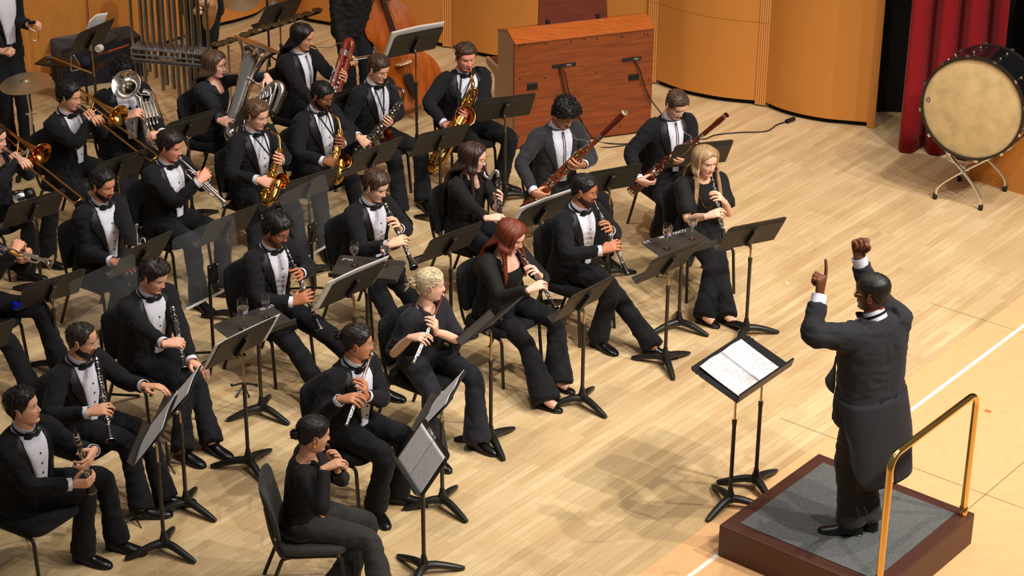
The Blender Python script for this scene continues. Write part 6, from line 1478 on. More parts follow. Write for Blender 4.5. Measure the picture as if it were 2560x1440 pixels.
I = trumpet('silver trumpet held upright on the knee of the resting bearded trumpeter', m, e, V3(-0.6, 0.6, 0.2), V3(0.7, 0.5, 0))
build_person('tr2', P, 'bearded trumpeter with slicked-back hair resting with his trumpet lowered', {'R': free_hand(RD(282, 653, P.H, 0.36), V3(0.95, -0.35, -0.15), V3(0.1, -0.5, 1), 'R', 'rest'), 'L': hand_frame(I['T'](0.45), -I['a'], P.f*0.8-P.l*0.5, 'L', 'grip')},
             elbows={'R': (212, 622), 'L': (325, 585)}, knees={'R': (298, 700), 'L': (352, 660)}, feet={'R': (282, 812), 'L': (345, 770)}, skin=(206, 140, 108), hair=(26, 21, 20), hk=dict(top=0.014, side=0.006, noise=(0.002, 60), beard='full', eyes=0.6, hairline=0.07, quiff=0.01), beardcol=(46, 32, 27))
P = pose((-62, 575), -30, face=(-20, -14), hz=1.18, lean=4)
I = trumpet('silver trumpet pointing in from the left edge of the stage', P.mouth+P.fdir*0.004, AL(127, 655, P.mouth, 0.52, True), V3(0, 0, 1), P.l*-1)
hR = hand_frame(I['T'](0.50, 0.055), I['a']*-1, P.l*0.95+P.f*0.3+V3(0, 0, 0.3), 'R', 'grip', 0.09, 0.022); hL = hand_frame(I['T'](0.55, -0.04), I['up'], P.f*0.5-P.l*0.8, 'L', 'grip', 0.09, 0.03)
build_person('tr3', P, 'trumpeter at the left edge, cut off by the frame, with a yellow bracelet', {'R': hR, 'L': hL}, elbows={'R': (5, 720), 'L': (40, 660)}, knees={'R': (62, 812), 'L': (138, 785)}, feet={'R': (85, 985), 'L': (150, 905)}, skin=(220, 160, 130), hair=DK, dress='suit', cuffs=False, hem=0.09, jacket=M_blouse)
for k, (q, m_) in enumerate(((0.0, mat('yellow_band', (226, 178, 30), 0.5)), (0.016, mat('dark_bead_band', (50, 30, 60), 0.4)), (-0.016, M_gold))):
    p = hR['w']-hR['R'][:, 0]*(0.018-q); MB().lathe([(0.033, -0.005), (0.036, 0), (0.033, 0.005)], p, hR['R'][:, 0], 20).build('bracelet', m_, P.root)
# ------------------------------------------------------------------ standing people at the back
P = pose(PX(G(44, 362)+V3(0, 0.02, 1.66)), -40, face=(-30, -20), hz=1.66, lean=2, standing=0.0)
w1 = RD(72, 62, P.S['L'], 0.22); w2 = RD(3, 128, P.S['R'], 0.30)
build_person('pc1', P, 'percussionist standing at the far left corner holding a triangle clip and beater', {'L': free_hand(w1, V3(0.6, -0.3, 0.25), V3(-0.4, 0.2, 0.9), 'L', 'pinch'), 'R': free_hand(w2, V3(0.7, -0.2, 0.1), V3(0.1, -0.6, 0.8), 'R', 'fist')}, elbows={'L': (45, 68), 'R': (-35, 110)}, feet={'R': (22, 352), 'L': (72, 372)}, skin=(220, 166, 140), hair=(40, 30, 26), hk={}, tie='none', cuffs=False, open_v=1.3)
PC1 = P
P = pose(PX(G(514, 238)+V3(0, 0.02, 1.64)), -100, face=(-100, -10), hz=1.64, lean=2, standing=0.0)
w1 = RD(495, 12, P.S['R'], 0.25); w2 = RD(520, -8, P.S['L'], 0.22)
build_person('pc2', P, 'percussionist in black standing behind the chimes with a hand cymbal', {'R': free_hand(w1, V3(-0.2, -0.6, -0.4), V3(-0.7, -0.3, 0.3), 'R', 'fist'), 'L': free_hand(w2, V3(-0.2, -0.6, -0.2), V3(0.7, -0.3, 0.3), 'L', 'fist')}, feet={'R': (500, 240), 'L': (530, 234)}, skin=(230, 180, 156), hair=DK, dress='suit', jacket=M_blouse, cuffs=False)
PC2 = P
P = pose(PX(G(898, 292)+V3(0, -0.03, 1.62)), -70, face=(-60, -20), hz=1.62, lean=5, standing=0.0)
w1 = RD(862, 138, P.H, 0.12); w2 = RD(950, -60, P.S['L'], 0.15)
build_person('db', P, 'double bass player in black standing left of the bass with the bow', {'R': free_hand(w1, V3(0.75, -0.35, -0.35), V3(0.2, -0.6, 0.7), 'R', 'pinch'), 'L': free_hand(w2, V3(0.6, -0.4, 0.4), V3(-0.2, -0.8, 0.3), 'L', 'grip')}, elbows={'R': (850, 60)}, feet={'R': (878, 296), 'L': (922, 288)}, skin=(230, 178, 152), hair=DK, dress='suit', jacket=M_blouse, cuffs=False, hem=0.09)
PDB = P; DBW = w1
# ------------------------------------------------------------------ the conductor
P = pose((2180, 731), 126, face=(158, -4), hz=PZ+1.655, lean=3, standing=PZ, bulk=1.24, sc=1.0)
wl = RD(2049, 735, P.S['L'], 0.05); wr = RD(2146, 640, P.S['R'], -0.10)
build_person('cond', P, 'conductor in black tailcoat on the podium with both arms raised', {'L': free_hand(wl, V3(0.05, 0.0, 1.0), V3(0.75, -0.65, 0), 'L', 'point'), 'R': free_hand(wr, V3(-0.05, 0.05, 1), V3(-0.3, 0.8, 0.3), 'R', 'fist')}, elbows={'L': (2030, 842), 'R': (2165, 720)}, feet={'L': (2128, 1302), 'R': (2168, 1290)}, toes={'L': (2050, 1318), 'R': (2100, 1290)},
             skin=(112, 66, 46), hair=(30, 27, 26), hk=dict(top=0.013, side=0.010, noise=(0.0035, 170), locks=0, back=1.06, wide=1.06, beard='goatee', hairline=0.075), beardcol=(96, 88, 82), glasses=GLW, jacket=M_wool_grey, trouser=mat('charcoal_trouser', (44, 43, 46), 0.85, bump=0.25, bscale=350, sheen=0.12, spec=0.3), hem=0.095, hand_k=1.2, sleeve_k=1.17, cuff_len=0.03)
PCO = P
# tails of the coat
V = []; nc = 33; rows = 15; bz = PZ+0.44
for i in range(rows):
    t = i/(rows-1)
    for j in range(nc):
        q = -1+2*j/(nc-1); ph = math.pi+q*(1.75-0.55*smooth01(t*1.3))
        s_ = 0.12-0.29*min(1, t*1.6)
        p = tor_pt(P, max(s_, -0.17), ph, 0.016+0.02*t)
        zz = (P.H+P.up*P.SL*0.12)[2]*(1-t)+bz*t+0.20*(abs(q)**5)*t
        if t > 0.35 and abs(q) < 0.02: pass
        V.append(V3(p[0], p[1], zz)-P.pf*(0.05*t)+P.pl*0.012*math.sin(q*9)*t)
F = [(i*nc+j, i*nc+j+1, (i+1)*nc+j+1, (i+1)*nc+j) for i in range(rows-1) for j in range(nc-1) if not (i > 9 and j == 16)]
o = MB().add(V, F).build('coat_tail', M_wool_grey, P.root, auto=180); sd = o.modifiers.new('thickness', 'SOLIDIFY'); sd.thickness = 0.006
V = []
for i in range(10):
    t = i/9; q = 0.52-0.40*t
    for j in range(9):
        u_ = j/8; p = tor_pt(P, q, 0.95-0.75*u_, 0.016+0.012*u_); sw = 0.10*t*u_
        V.append(p+P.f*sw+P.l*0.05*t*u_)
of = MB().add(V, [(i*9+j, i*9+j+1, (i+1)*9+j+1, (i+1)*9+j) for i in range(9) for j in range(8)]).build('coat_front', M_wool_grey, P.root, auto=180); sd = of.modifiers.new('thickness', 'SOLIDIFY'); sd.thickness = 0.006
for sg in (-1, 1):
    p = tor_pt(P, 0.14, math.pi+sg*0.22, 0.026); MB().ball(p, (0.008, 0.008, 0.008), 8).build('button', M_black, o)
p = wl-V3(0, 0, 1)*0.012
MB().lathe([(0.031, -0.009), (0.034, -0.006), (0.034, 0.006), (0.031, 0.009)], p, V3(0, 0, 1), 18).build('wristwatch', M_black, P.root)
# ------------------------------------------------------------------ chairs under the seated players
CH0 = make_chair(M_chairfab, 'black padded orchestra chair', 'black orchestra chairs')
CHL = {'c1': 'under the clarinetist resting at the left edge', 'c2': 'under the bearded clarinetist', 'c3': 'under the young page-turning clarinetist', 'c4': 'under the clarinetist in black-framed glasses', 'c5': 'under the clarinetist with closed eyes', 'f1': 'under the blonde flutist', 'f2': 'under the flutist with tied-back hair', 'o1': 'under the auburn-haired oboist', 'o2': 'under the bearded oboist in wire glasses', 'o3': 'under the blonde oboist', 'bc': 'under the bass clarinetist', 'b1': 'under the curly-haired bassoonist', 'b2': 'under the short-haired bassoonist', 's1': 'under the fair alto saxophonist', 's2': 'under the bearded alto saxophonist', 's3': 'under the tenor saxophonist', 's4': 'under the baritone saxophonist', 'cb': 'under the contrabassoonist', 't1': 'under the trombonist with swept hair', 't2': 'under the trombonist at the left edge', 'eu': 'under the euphonium player', 'tu': 'under the tuba player', 'tr1': 'under the trumpeter who is playing', 'tr2': 'under the resting trumpeter', 'tr3': 'under the trumpeter cut off by the left edge'}
first = True
for k, l in CHL.items():
    p = PEOPLE[k]; loc = V3(p.H[0], p.H[1], 0)+p.pf*0.055; lb = 'black padded orchestra chair '+l
    if first: CH0.location = loc.tolist(); CH0.rotation_euler = (0, 0, R_(p.yaw)); CH0['label'] = lb; first = False
    else: dup(CH0, loc, R_(p.yaw), lb)
p = PEOPLE['f3']; cg = make_chair(M_chairgrey, 'charcoal padded chair with its side to us under the piccolo player', 'black orchestra chairs'); cg.location = (V3(p.H[0], p.H[1], 0)+p.pf*0.055).tolist(); cg.rotation_euler = (0, 0, R_(p.yaw))
# ------------------------------------------------------------------ all the music stands
def face_xy(k): p = PEOPLE[k]; return PX(V3(p.H[0], p.H[1], 0))
MS = music_stand
MS('S1', 'black music stand turned side-on with a large white page, before the resting clarinetist', (453, 973), (408, 1087), face_xy('c1'), base=(412, 1378), tilt=52)
MS('S2', 'black music stand seen edge-on that the bearded clarinetist reaches for', (492, 902), (447, 1003), face_xy('c2'), base=(467, 1275), tilt=50)
MS('S3', 'black music stand with white pages sticking out, right of the page-turning clarinetist', (552, 852), (685, 789), face_xy('c3'), base=(622, 1170), leg0=0.7)
MS('S4', 'flat tray stand with two wine glasses left of the clarinetist in black-framed glasses', (530, 816), (693, 757), (760, 1100), base=(655, 1037), tilt=6, leg0=0.2, lipd=0.035)
MS('S5', 'black music stand with a long white page jutting out, behind the flutist with tied-back hair', (843, 703), (965, 650), face_xy('c4'), h=1.06)
MS('S6', 'flat tray stand with two wine glasses in front of the clarinetist with closed eyes', (855, 637), (1013, 652), (900, 1000), h=0.86, tilt=6, lipd=0.03)
MS('S7', 'black music stand behind and right of the blonde flutist', (1078, 594), (1195, 553), face_xy('c5'), base=(1128, 868))
S = MS('S8', 'black music stand seen nearly edge-on between blonde flutist and auburn-haired oboist', (1255, 800), (1313, 748), face_xy('f1'), base=(1227, 1110), tilt=42, leg0=0.3)
MS('S9', 'black music stand in front of the auburn-haired oboist', (1420, 740), (1538, 681), face_xy('o1'), base=(1455, 1013), leg0=0.9)
MS('S10', 'black music stand in front of the oboist with outstretched leg', (1657, 640), (1750, 603), face_xy('o2'), base=(1662, 912), leg0=0.5)
MS('S11', 'flat tray stand lettered in white with two wine glasses left of the blonde oboist', (1601, 604), (1721, 568), (1800, 900), base=(1696, 822), tilt=6, leg0=0.4, lipd=0.04)
MS('S12', 'black music stand in front of the blonde oboist, rightmost of the orchestra', (1837, 567), (1970, 541), face_xy('o3'), base=(1864, 838), leg0=0.2)
MS('S13', 'black music stand behind the head of the blonde oboist', (1692, 362), (1833, 348), face_xy('b2'), h=1.05)
MS('S14', 'black music stand behind the head of the bearded oboist', (1473, 430), (1605, 407), face_xy('b1'), h=1.02)
MS('S15', 'black music stand with white sheet over its edge behind the auburn-haired oboist', (1333, 514), (1415, 484), face_xy('bc'), h=1.0)
MS('S16', 'black music stand right of the baritone saxophonist in front of the organ', (1193, 248), (1332, 231), face_xy('s4'), base=(1262, 503))
MS('S17', 'black music stand in front of the large baritone saxophone bell', (1053, 333), (1168, 307), face_xy('s4'), base=(1102, 560))
MS('S18', 'black music stand directly behind the clarinetist with closed eyes', (900, 378), (1005, 340), face_xy('s3'), h=1.04)
MS('S19', 'black music stand in front of the bearded alto saxophonist', (732, 452), (850, 416), face_xy('s2'), base=(780, 692))
MS('S20', 'black music stand with white sheet curling over its top, before the double bass', (997, 88), (1107, 66), face_xy('db'), base=(1043, 372))
MS('S21', 'black music stand between the tuba and the fair alto saxophonist', (603, 262), (728, 223), face_xy('tu'), h=1.0)
MS('S22', 'black music stand left of the tuba, behind the playing trumpeter', (425, 306), (537, 272), face_xy('eu'), h=1.0)
MS('S23', 'black music stand left of the playing trumpeter, before the brass trombone', (250, 407), (367, 370), face_xy('t1'), h=1.02)
MS('S24', 'black music stand in front of the trombonist at the left edge', (36, 510), (166, 470), face_xy('t2'), base=(106, 735))
MS('S25', 'black music stand in front of the resting trumpeter', (313, 627), (433, 573), face_xy('tr2'), h=1.03)
MS('S26', 'black music stand in front of the playing trumpeter, behind a clear shield', (527, 557), (660, 505), face_xy('tr1'), base=(583, 802))
MS('S27', 'black music stand in front of the trumpeter cut off by the left edge', (58, 714), (210, 669), face_xy('tr3'), base=(149, 930))
MS('S28', 'black music stand corner poking in at the left edge below the trumpets', (-105, 850), (31, 798), (-120, 900), h=1.03)
MS('S29', 'black music stand with loose papers on top in front of the trap table', (197, 82), (290, 43), (60, 330), h=1.18)
MS('S30', 'black music stand at the top of the picture behind the crotales', (665, 17), (762, -14), (560, 110), h=1.12)
MS('S31', 'black music stand between contrabassoon and tenor saxophonist', (836, 233), (950, 198), face_xy('cb'), h=0.98)
MS('S32', 'wide two-legged conductor stand carrying the open score beside the podium', (1730, 936), (1889, 832), (2120, 1300), base=(1856, 1242), tilt=18, w_=0.66, ds=0.40, two=True, lipd=0.06, group=None, dm=M_black)
MS('S33', 'lettered black music stand with two music pages facing the piccolo player', (1057, 1047), (1115, 1132), face_xy('f3'), base=(1060, 1436), tilt=54, leg0=0.9)
MS('S34', 'black music stand with music pages in front of the flutist with tied-back hair', (1162, 920), (1113, 1012), face_xy('f2'), base=(1106, 1268), tilt=50, leg0=0.4)
T_ = STANDS
# ------------------------------------------------------------------ music on the stands
sheet(T_['S1'], 'large white music page on the side-on stand of the resting clarinetist', -0.24, 0.26, 0.0, 0.34, 0.02)
sheet(T_['S2'], 'white music page on the edge-on stand of the bearded clarinetist', -0.2, 0.2, 0.0, 0.33, 0.012)
sheet(T_['S3'], 'white pages of the page-turning clarinetist jutting out at both sides of the stand', -0.30, 0.30, -0.005, 0.30, 0.01, d=0.004)
sheet(T_['S5'], 'long white music sheet jutting out from the stand behind the flutist', -0.27, 0.34, 0.0, 0.35, 0.012, d=0.004, plain=True)
sheet(T_['S15'], 'white music sheet over the edge of the stand behind the auburn-haired oboist', -0.25, 0.32, 0.0, 0.345, 0.012, d=0.004, plain=True)
sheet(T_['S20'], 'white music sheet curling over the double bass stand', -0.25, 0.31, 0.0, 0.37, 0.02, d=0.004, plain=True)
sheet(T_['S29'], 'loose white papers on the stand by the trap table', -0.14, 0.12, 0.05, 0.40, 0.05, d=0.004, plain=True)
for x0, x1, l in ((-0.225, -0.002, 'left music page on the stand facing the piccolo player'), (0.002, 0.225, 'right music page on the stand facing the piccolo player')): sheet(T_['S33'], l, x0, x1, 0.0, 0.285, 0.004)
for x0, x1, l in ((-0.235, -0.004, 'left music page on the stand before the flutist'), (0.004, 0.235, 'right music page on the stand before the flutist')): sheet(T_['S34'], l, x0, x1, 0.0, 0.31, 0.012)
S = T_['S32']
sc_ = sheet(S, 'open spiral-bound white score lying on the conductor stand', -0.27, 0.23, 0.012, 0.36, 0.022, fold=True, name='open_score')
sc_['category'] = 'score'
mb = MB()
for k in range(46):
    s_ = 0.02+0.33*k/45; c = S['p0']-S['Y']*0.02+S['u']*s_+S['n']*(0.010+0.022*(((s_-0.012)/0.348)**2*0.6))
    mb.tube([c+S['Y']*0.007*math.cos(t)+S['n']*0.007*math.sin(t) for t in np.linspace(0, 6.283, 8, endpoint=False)], 0.0011, 4, closed=True)
mb.build('spiral_binding', M_black, sc_)
# ------------------------------------------------------------------ lettering on the stands
desk_text(T_['S11'], 'COISO  LYNN        213', 0.042, -0.03, 0.305, flip=-1)
desk_text(T_['S4'], 'LYNN', 0.042, 0.21, 0.30, flip=-1)
desk_text(T_['S6'], 'Wolf', 0.040, -0.18, 0.27, flip=-1)
desk_text(T_['S33'], 'LYNN 14', 0.034, -0.06, 0.288)
# ------------------------------------------------------------------ wine glasses of water on the trays
def on_tray(S, x, y):
    d = ray(x, y); t = ((S['p0']-CAM)@S['n'])/(d@S['n']); return CAM+d*t+V3(0, 0, 0.004)
def wine_glass(p, label, lab, size=1.0, yaw=0.0, water=0.55):
    r = thing('wine_glass', label, 'glass', p, 0, 'wine glasses of water on tray stands'); k = size
    prof = [(0.0, 0.0), (0.032, 0.0), (0.031, 0.002), (0.008, 0.006), (0.0038, 0.014), (0.0036, 0.075), (0.007, 0.084), (0.022, 0.098), (0.034, 0.120), (0.0375, 0.145), (0.0355, 0.175), (0.031, 0.205), (0.0303, 0.205), (0.0345, 0.175), (0.0363, 0.145), (0.0328, 0.121), (0.021, 0.1), (0.004, 0.089), (0.0, 0.089)]
    MB().lathe([(a*k, b*k) for a, b in prof], p, V3(0, 0, 1), 32).build('bowl', M_glass, r)
    zt = 0.089+(0.205-0.089)*water; wp = [(0.0, 0.0895), (0.004, 0.0895), (0.0208, 0.1005), (0.0326, 0.1212)]
    if zt > 0.145: wp += [(0.0361, 0.145)]
    wp += [(float(np.interp(zt, [0.1212, 0.145, 0.175], [0.0326, 0.0361, 0.0343])), zt), (0.0, zt)]
    MB().lathe([(a*k*0.995, b*k) for a, b in wp], p, V3(0, 0, 1), 32).build('water', M_water, r)
    V = []; F = []
    for i in range(9):
        a = yaw-0.5+i/8*1.0
        for z, rr in ((0.112, 0.0318), (0.125, 0.0352), (0.138, 0.0378)): V.append(p+V3(math.cos(a)*rr*k, math.sin(a)*rr*k, z*k))
    F = [(i*3+j, i*3+j+1, (i+1)*3+j+1, (i+1)*3+j) for i in range(8) for j in range(2)]
    MB().add(V, F).build('label', lab, r)
wine_glass(on_tray(T_['S11'], 1667, 622), 'wine glass of water, left one on the lettered tray by the blonde oboist', M_lilac, 1.0, -1.15)
wine_glass(on_tray(T_['S11'], 1730, 597), 'wine glass of water, right one on the lettered tray by the blonde oboist', M_lilac, 1.02, -1.7)
wine_glass(on_tray(T_['S4'], 610, 822), 'large wine glass of water with pink label on the tray at lower left', M_lilac, 1.12, -1.0, 0.5)
wine_glass(on_tray(T_['S4'], 666, 793), 'small wine glass with dark purple label on the tray at lower left', M_purple, 0.82, -1.5, 0.45)
wine_glass(on_tray(T_['S6'], 887, 664), 'wine glass of water, left one on the tray by the clarinetist with closed eyes', M_lilac, 0.92, -2.3)
wine_glass(on_tray(T_['S6'], 962, 664), 'wine glass of water, right one on the tray by the clarinetist with closed eyes', M_lilac, 0.92, -2.3, 0.6)
# ------------------------------------------------------------------ clear sound shields on poles
def shield(label, base, BL, BR, TL, TR, plate):
    B = G(*base); z0 = zfit(B, (BL[1]+BR[1])/2); e = nrm(G(*BR, z0)-G(*BL, z0)); n = nrm(np.cross(e, V3(0, 0, 1)))
    def hit(p): d = ray(*p); t = ((B-CAM)@n)/(d@n); return CAM+d*t
    c = [hit(q) for q in (BL, BR, TR, TL)]; root = thing('sound_shield', label, 'sound shield', B, 0, 'clear sound shields')
    if n@(CAM-B) < 0: n = -n
    def rnd(P, r=0.05):
        out = []
        for i in range(4):
            p = P[i]; a = nrm(P[i-1]-p); b = nrm(P[(i+1) % 4]-p)
            if i in (0, 1): out.append(p); continue
            for k in range(6):
                t = k/5; out.append(p+a*r*(1-t)**2+b*r*t**2)
        return out
    R = np.array(rnd(c)); MB().loft([R, R-n*0.006]).build('panel', M_plexi, root, smooth=False)
    MB().box((c[0]+c[1])/2+n*0.008+V3(0, 0, 0.006), (np.linalg.norm(c[1]-c[0]), 0.018, 0.012), rotz(math.atan2(e[1], e[0]))).build('edge_rail', M_plexiedge, root, smooth=False)
    pp = hit(plate); pl = MB(); pl.box(pp+n*0.014, (0.10, 0.016, 0.17), rotz(math.atan2(e[1], e[0]))); plo = pl.build('clamp_plate', M_black, root, smooth=False, bevel=0.004)
    for sx in (-1, 1):
        for sz in (-1, 1): MB().ball(pp+n*0.023+e*sx*0.038+V3(0, 0, sz*0.07), 0.006, 8).build('screw', M_steel, plo)
    MB().tube([B+V3(0, 0, 0.03)+n*0.02, V3(B[0], B[1], pp[2]-0.05)+n*0.02, pp+n*0.022+V3(0, 0, 0.02)], 0.013, 12).build('pole', M_blackm, root)
    for k in range(3):
        a = 0.5+k*2.094; d = V3(math.cos(a), math.sin(a), 0); MB().tube([B+n*0.02+V3(0, 0, 0.09), B+n*0.02+d*0.14+V3(0, 0, 0.045), B+n*0.02+d*0.25+V3(0, 0, 0.011)], 0.010, 10, smooth=3).build('leg', M_blackm, root)
shield('clear shield on a black pole behind the clarinetist in black-framed glasses', (779, 742), (757, 650), (852, 594), (695, 492), (813, 433), (777, 582))
shield('clear shield with a black plate in front of the playing trumpeter', (531, 905), (463, 775), (606, 704), (428, 600), (585, 531), (529, 684))
shield('clear shield behind the head of the bearded clarinetist', (262, 1010), (205, 882), (352, 802), (172, 707), (338, 632), (283, 790))
# ------------------------------------------------------------------ clarinet pegs, instrument stand, floor bits
def peg(px, hgt, label):
    B = G(*px); r = thing('instrument_peg', label, 'instrument stand', B, 0, None)
    MB().lathe([(0.014, 0.02), (0.018, 0.03), (0.016, 0.05), (0.011, 0.06), (0.010, hgt*0.7), (0.006, hgt)], B, V3(0, 0, 1), 14, 0, True).build('peg', M_black, r)
    for k in range(5):
        a = 0.3+k*1.2566; d = V3(math.cos(a), math.sin(a), 0); MB().tube([B+V3(0, 0, 0.045), B+d*0.05+V3(0, 0, 0.025), B+d*0.115+V3(0, 0, 0.004)], [0.009, 0.007, 0.003], 8).build('leg', M_black, r)
peg((335, 1302), 0.16, 'small black spiked clarinet peg by the bearded clarinetist\'s shoes')
peg((420, 1168), 0.20, 'small black spiked clarinet peg behind the edge-on stand pole')
B = G(610, 985); r = thing('folded_instrument_stand', 'low folded black instrument stand on the floor behind the stand with white pages', 'instrument stand', B)
MB().tube([B+V3(-0.09, 0.03, 0.05), B+V3(-0.03, 0.05, 0.06), B+V3(0.03, 0.05, 0.06), B+V3(0.09, 0.04, 0.055)], 0.008, 8, smooth=3).build('arm', M_black, r)
for d in (V3(-0.05, -0.06, 0), V3(0.05, -0.06, 0), V3(0, 0.1, 0)): MB().tube([B+V3(0, 0.03, 0.06), B+d*0.6+V3(0, 0, 0.03), B+d+V3(0, 0, 0.006)], 0.007, 8, smooth=2).build('leg', M_black, r)
for x in (-0.09, 0.09): MB().ball(B+V3(x, 0.035, 0.055), 0.013, 8).build('end_cap', M_rubber, r)
o = MB().lathe([(0.0, 0.0012), (0.021, 0.0012), (0.023, 0.0)], G(620, 912), V3(0, 0, 1), 20).build('floor_socket_cover', mat('grey_floor_plate', (120, 104, 84), 0.5, 0.4), origin=G(620, 912)); tag(o, 'small round grey floor plate behind the stand with white pages', 'floor plate')
o = MB().box(G(1967, 708)+V3(0, 0, 0.002), (0.02, 0.03, 0.003), rotz(0.5)).build('paper_scrap', M_paper, origin=G(1967, 708)); tag(o, 'tiny pale scrap lying on the floor left of the conductor', 'scrap')
o = MB().box(G(2312, 202+960-138-0)*0+G(2470, 1028)+V3(0, 0, 0.001), (0.035, 0.05, 0.001), rotz(PLK_A)).build('tape_piece', mat('tan_tape', (190, 112, 52), 0.6), origin=G(2470, 1028)); tag(o, 'small orange-brown tape mark on the apron right of the rail', 'tape')
# mute and blue foil by the left edge
m_ = RD(54, 492, PEOPLE['t2'].K['R'], 0.10); r = thing('trombone_mute', 'shiny silver trombone mute with black end on the lap at the left edge', 'mute', m_)
ma = nrm(V3(0.9, 0.2, 0.25)); MB().lathe([(0.0, -0.075), (0.03, -0.073), (0.062, -0.05), (0.066, -0.02), (0.05, 0.03), (0.036, 0.05)], m_, ma, 28).build('cup', M_steel, r); MB().lathe([(0.048, 0.03), (0.055, 0.045), (0.05, 0.09), (0.03, 0.11), (0, 0.112)], m_, ma, 24).build('end', M_black, r)
m_ = RD(37, 764, PEOPLE['tr3'].H, 0.16); mb = MB(); rg = random.Random(2)
for k in range(7): mb.ball(m_+V3(rg.uniform(-.03, .03), rg.uniform(-.02, .02), rg.uniform(-.015, .03)), (0.022, 0.016, 0.020), 7)
o = mb.build('foil_wrapper', M_blue, origin=m_, auto=10); tag(o, 'crumpled bright blue foil on the lap of the trumpeter at the left edge', 'wrapper')
# triangle clip and beater held by the standing percussionist
p = PC1.ends['L'][0]; hp = RD(78, 60, p, 0.08)
r = thing('triangle', 'small steel triangle hanging from a black clip in the raised hand at the far left', 'triangle', hp)
tz = V3(0, 0, -1); tx = V3(0.9, 0.2, 0); MB().tube([hp+tz*0.02, hp+tz*0.13-tx*0.03, hp+tz*0.16+tx*0.05, hp+tz*0.05+tx*0.06], 0.005, 8, smooth=2).build('bar', M_steel, r); MB().box(hp+V3(0.01, -0.02, 0.02), (0.07, 0.02, 0.025), rotz(0.4)).build('clip', M_black, r)
hp = RD(12, 130, PC1.ends['R'][0], 0.06); o = MB().tube([hp, hp+V3(0.09, 0.05, 0.085)], 0.0028, 6).build('triangle_beater', M_steel, origin=hp); tag(o, 'thin metal triangle beater in the lowered hand at the far left', 'beater')

# ------------------------------------------------------------------ trap table with black cloth
z1 = 0.42
P1, P2, P3 = G(138, 108, z1), G(280, 75, z1), G(326, 95, z1); tx = nrm(P3-G(154, 123, z1)); ty = rotz(math.pi/2)@tx
c0 = G(154, 124, z1); Lx = np.linalg.norm(P3-c0)+0.12; Ly = 0.40
tt = thing('trap_table', 'low percussion table draped with dark blue-black cloth left of the chimes', 'table', c0*V3(1, 1, 0))
mb = MB(); rings = []
for z, off in ((z1, -0.02), (z1-0.006, 0.0), (z1-0.03, 0.006), (0.25, 0.012), (0.10, 0.018), (0.006, 0.024)):
    ring = []
    per = [(0, 0), (Lx, 0), (Lx, Ly), (0, Ly)]
    for i in range(4):
        a, b = np.array(per[i], float), np.array(per[(i+1) % 4], float)
        for k in range(16):
            q = a+(b-a)*k/16; cen = np.array([Lx/2, Ly/2]); dv = (q-cen)/np.linalg.norm(q-cen)
            q = q+dv*(off+0.012*math.sin(k*1.6+i)*max(0, (z1-z))/z1)
            ring.append(c0*V3(1, 1, 0)+tx*q[0]+ty*q[1]+V3(0, 0, z))
    rings.append(np.array(ring))
mb.loft(rings[::-1]); mb.build('cloth', M_cloth, tt, auto=50)
sh = thing('side_tray', 'flat black tray shelf clipped in front of the draped table', 'tray', G(150, 250))
t0 = G(98, 152, 0.40); t1_ = G(250, 170, 0.40); dx = nrm(t1_-t0); dy = rotz(math.pi/2)@dx
MB().box((t0+t1_)/2+dy*0.02, (np.linalg.norm(t1_-t0), 0.24, 0.016), rotz(math.atan2(dx[1], dx[0]))).build('tray', M_black, sh, smooth=False, bevel=0.004)
for q in (0.25, 0.75):
    p = t0+(t1_-t0)*q; MB().tube([p-V3(0, 0, 0.0), V3(p[0], p[1], 0.0)], 0.012, 10).build('leg', M_blackm, sh)
def rod(name, label, cat, p0, p1, r, m, tipr=0, tipm=None, taper=1.0):
    rt = thing(name, label, cat, p0); MB().tube([p0, p1], [r, r*taper], 10).build('shaft', m, rt)
    if tipr: MB().ball(p1, tipr, 14).build('head', tipm, rt)
    return rt
zt = z1+0.02
rod('mallet', 'black-shafted mallet with a white felt head on the draped table', 'mallet', G(300, 92, zt), G(248, 119, zt+0.02), 0.006, M_black, 0.0, None)
MB().lathe([(0.0, -0.03), (0.034, -0.03), (0.038, 0), (0.034, 0.034), (0.0, 0.034)], G(248, 121, zt+0.025), nrm(G(300, 92, zt)-G(248, 119, zt)), 20).build('felt_head', mat('white_felt', (222, 214, 200), 0.9), bpy.data.objects['mallet'])
rod('rosewood_stick', 'long reddish wooden stick lying along the front of the draped table', 'stick', G(232, 142, zt), G(322, 112, zt), 0.010, mat('red_wood_stick', (150, 62, 28), 0.35))
rod('soft_mallet', 'round navy yarn mallet on the black tray, left of two', 'mallet', G(262, 126, 0.44), G(212, 155, 0.46), 0.006, M_black, 0.055, mat('navy_yarn', (34, 36, 52), 0.95, bump=0.8, bscale=90))
rod('soft_mallet', 'round black yarn mallet behind the navy one on the tray', 'mallet', G(280, 124, 0.44), G(228, 147, 0.46), 0.006, M_black, 0.045, mat('black_yarn', (24, 24, 30), 0.95, bump=0.8, bscale=90))
mp_ = G(160, 135, 0.46); r = thing('slide_arm', 'long pale metal bar resting slanted across the black tray', 'bar', G(118, 138, 0.43)); MB().tube([G(118, 140, 0.43), G(228, 182, 0.43)], 0.011, 10, flat=0.7).build('bar', mat('pale_brass_bar', (210, 180, 128), 0.3, 0.9), r); MB().box(G(122, 141, 0.44), (0.05, 0.03, 0.03), rotz(0.4)).build('end_block', M_steel, r)
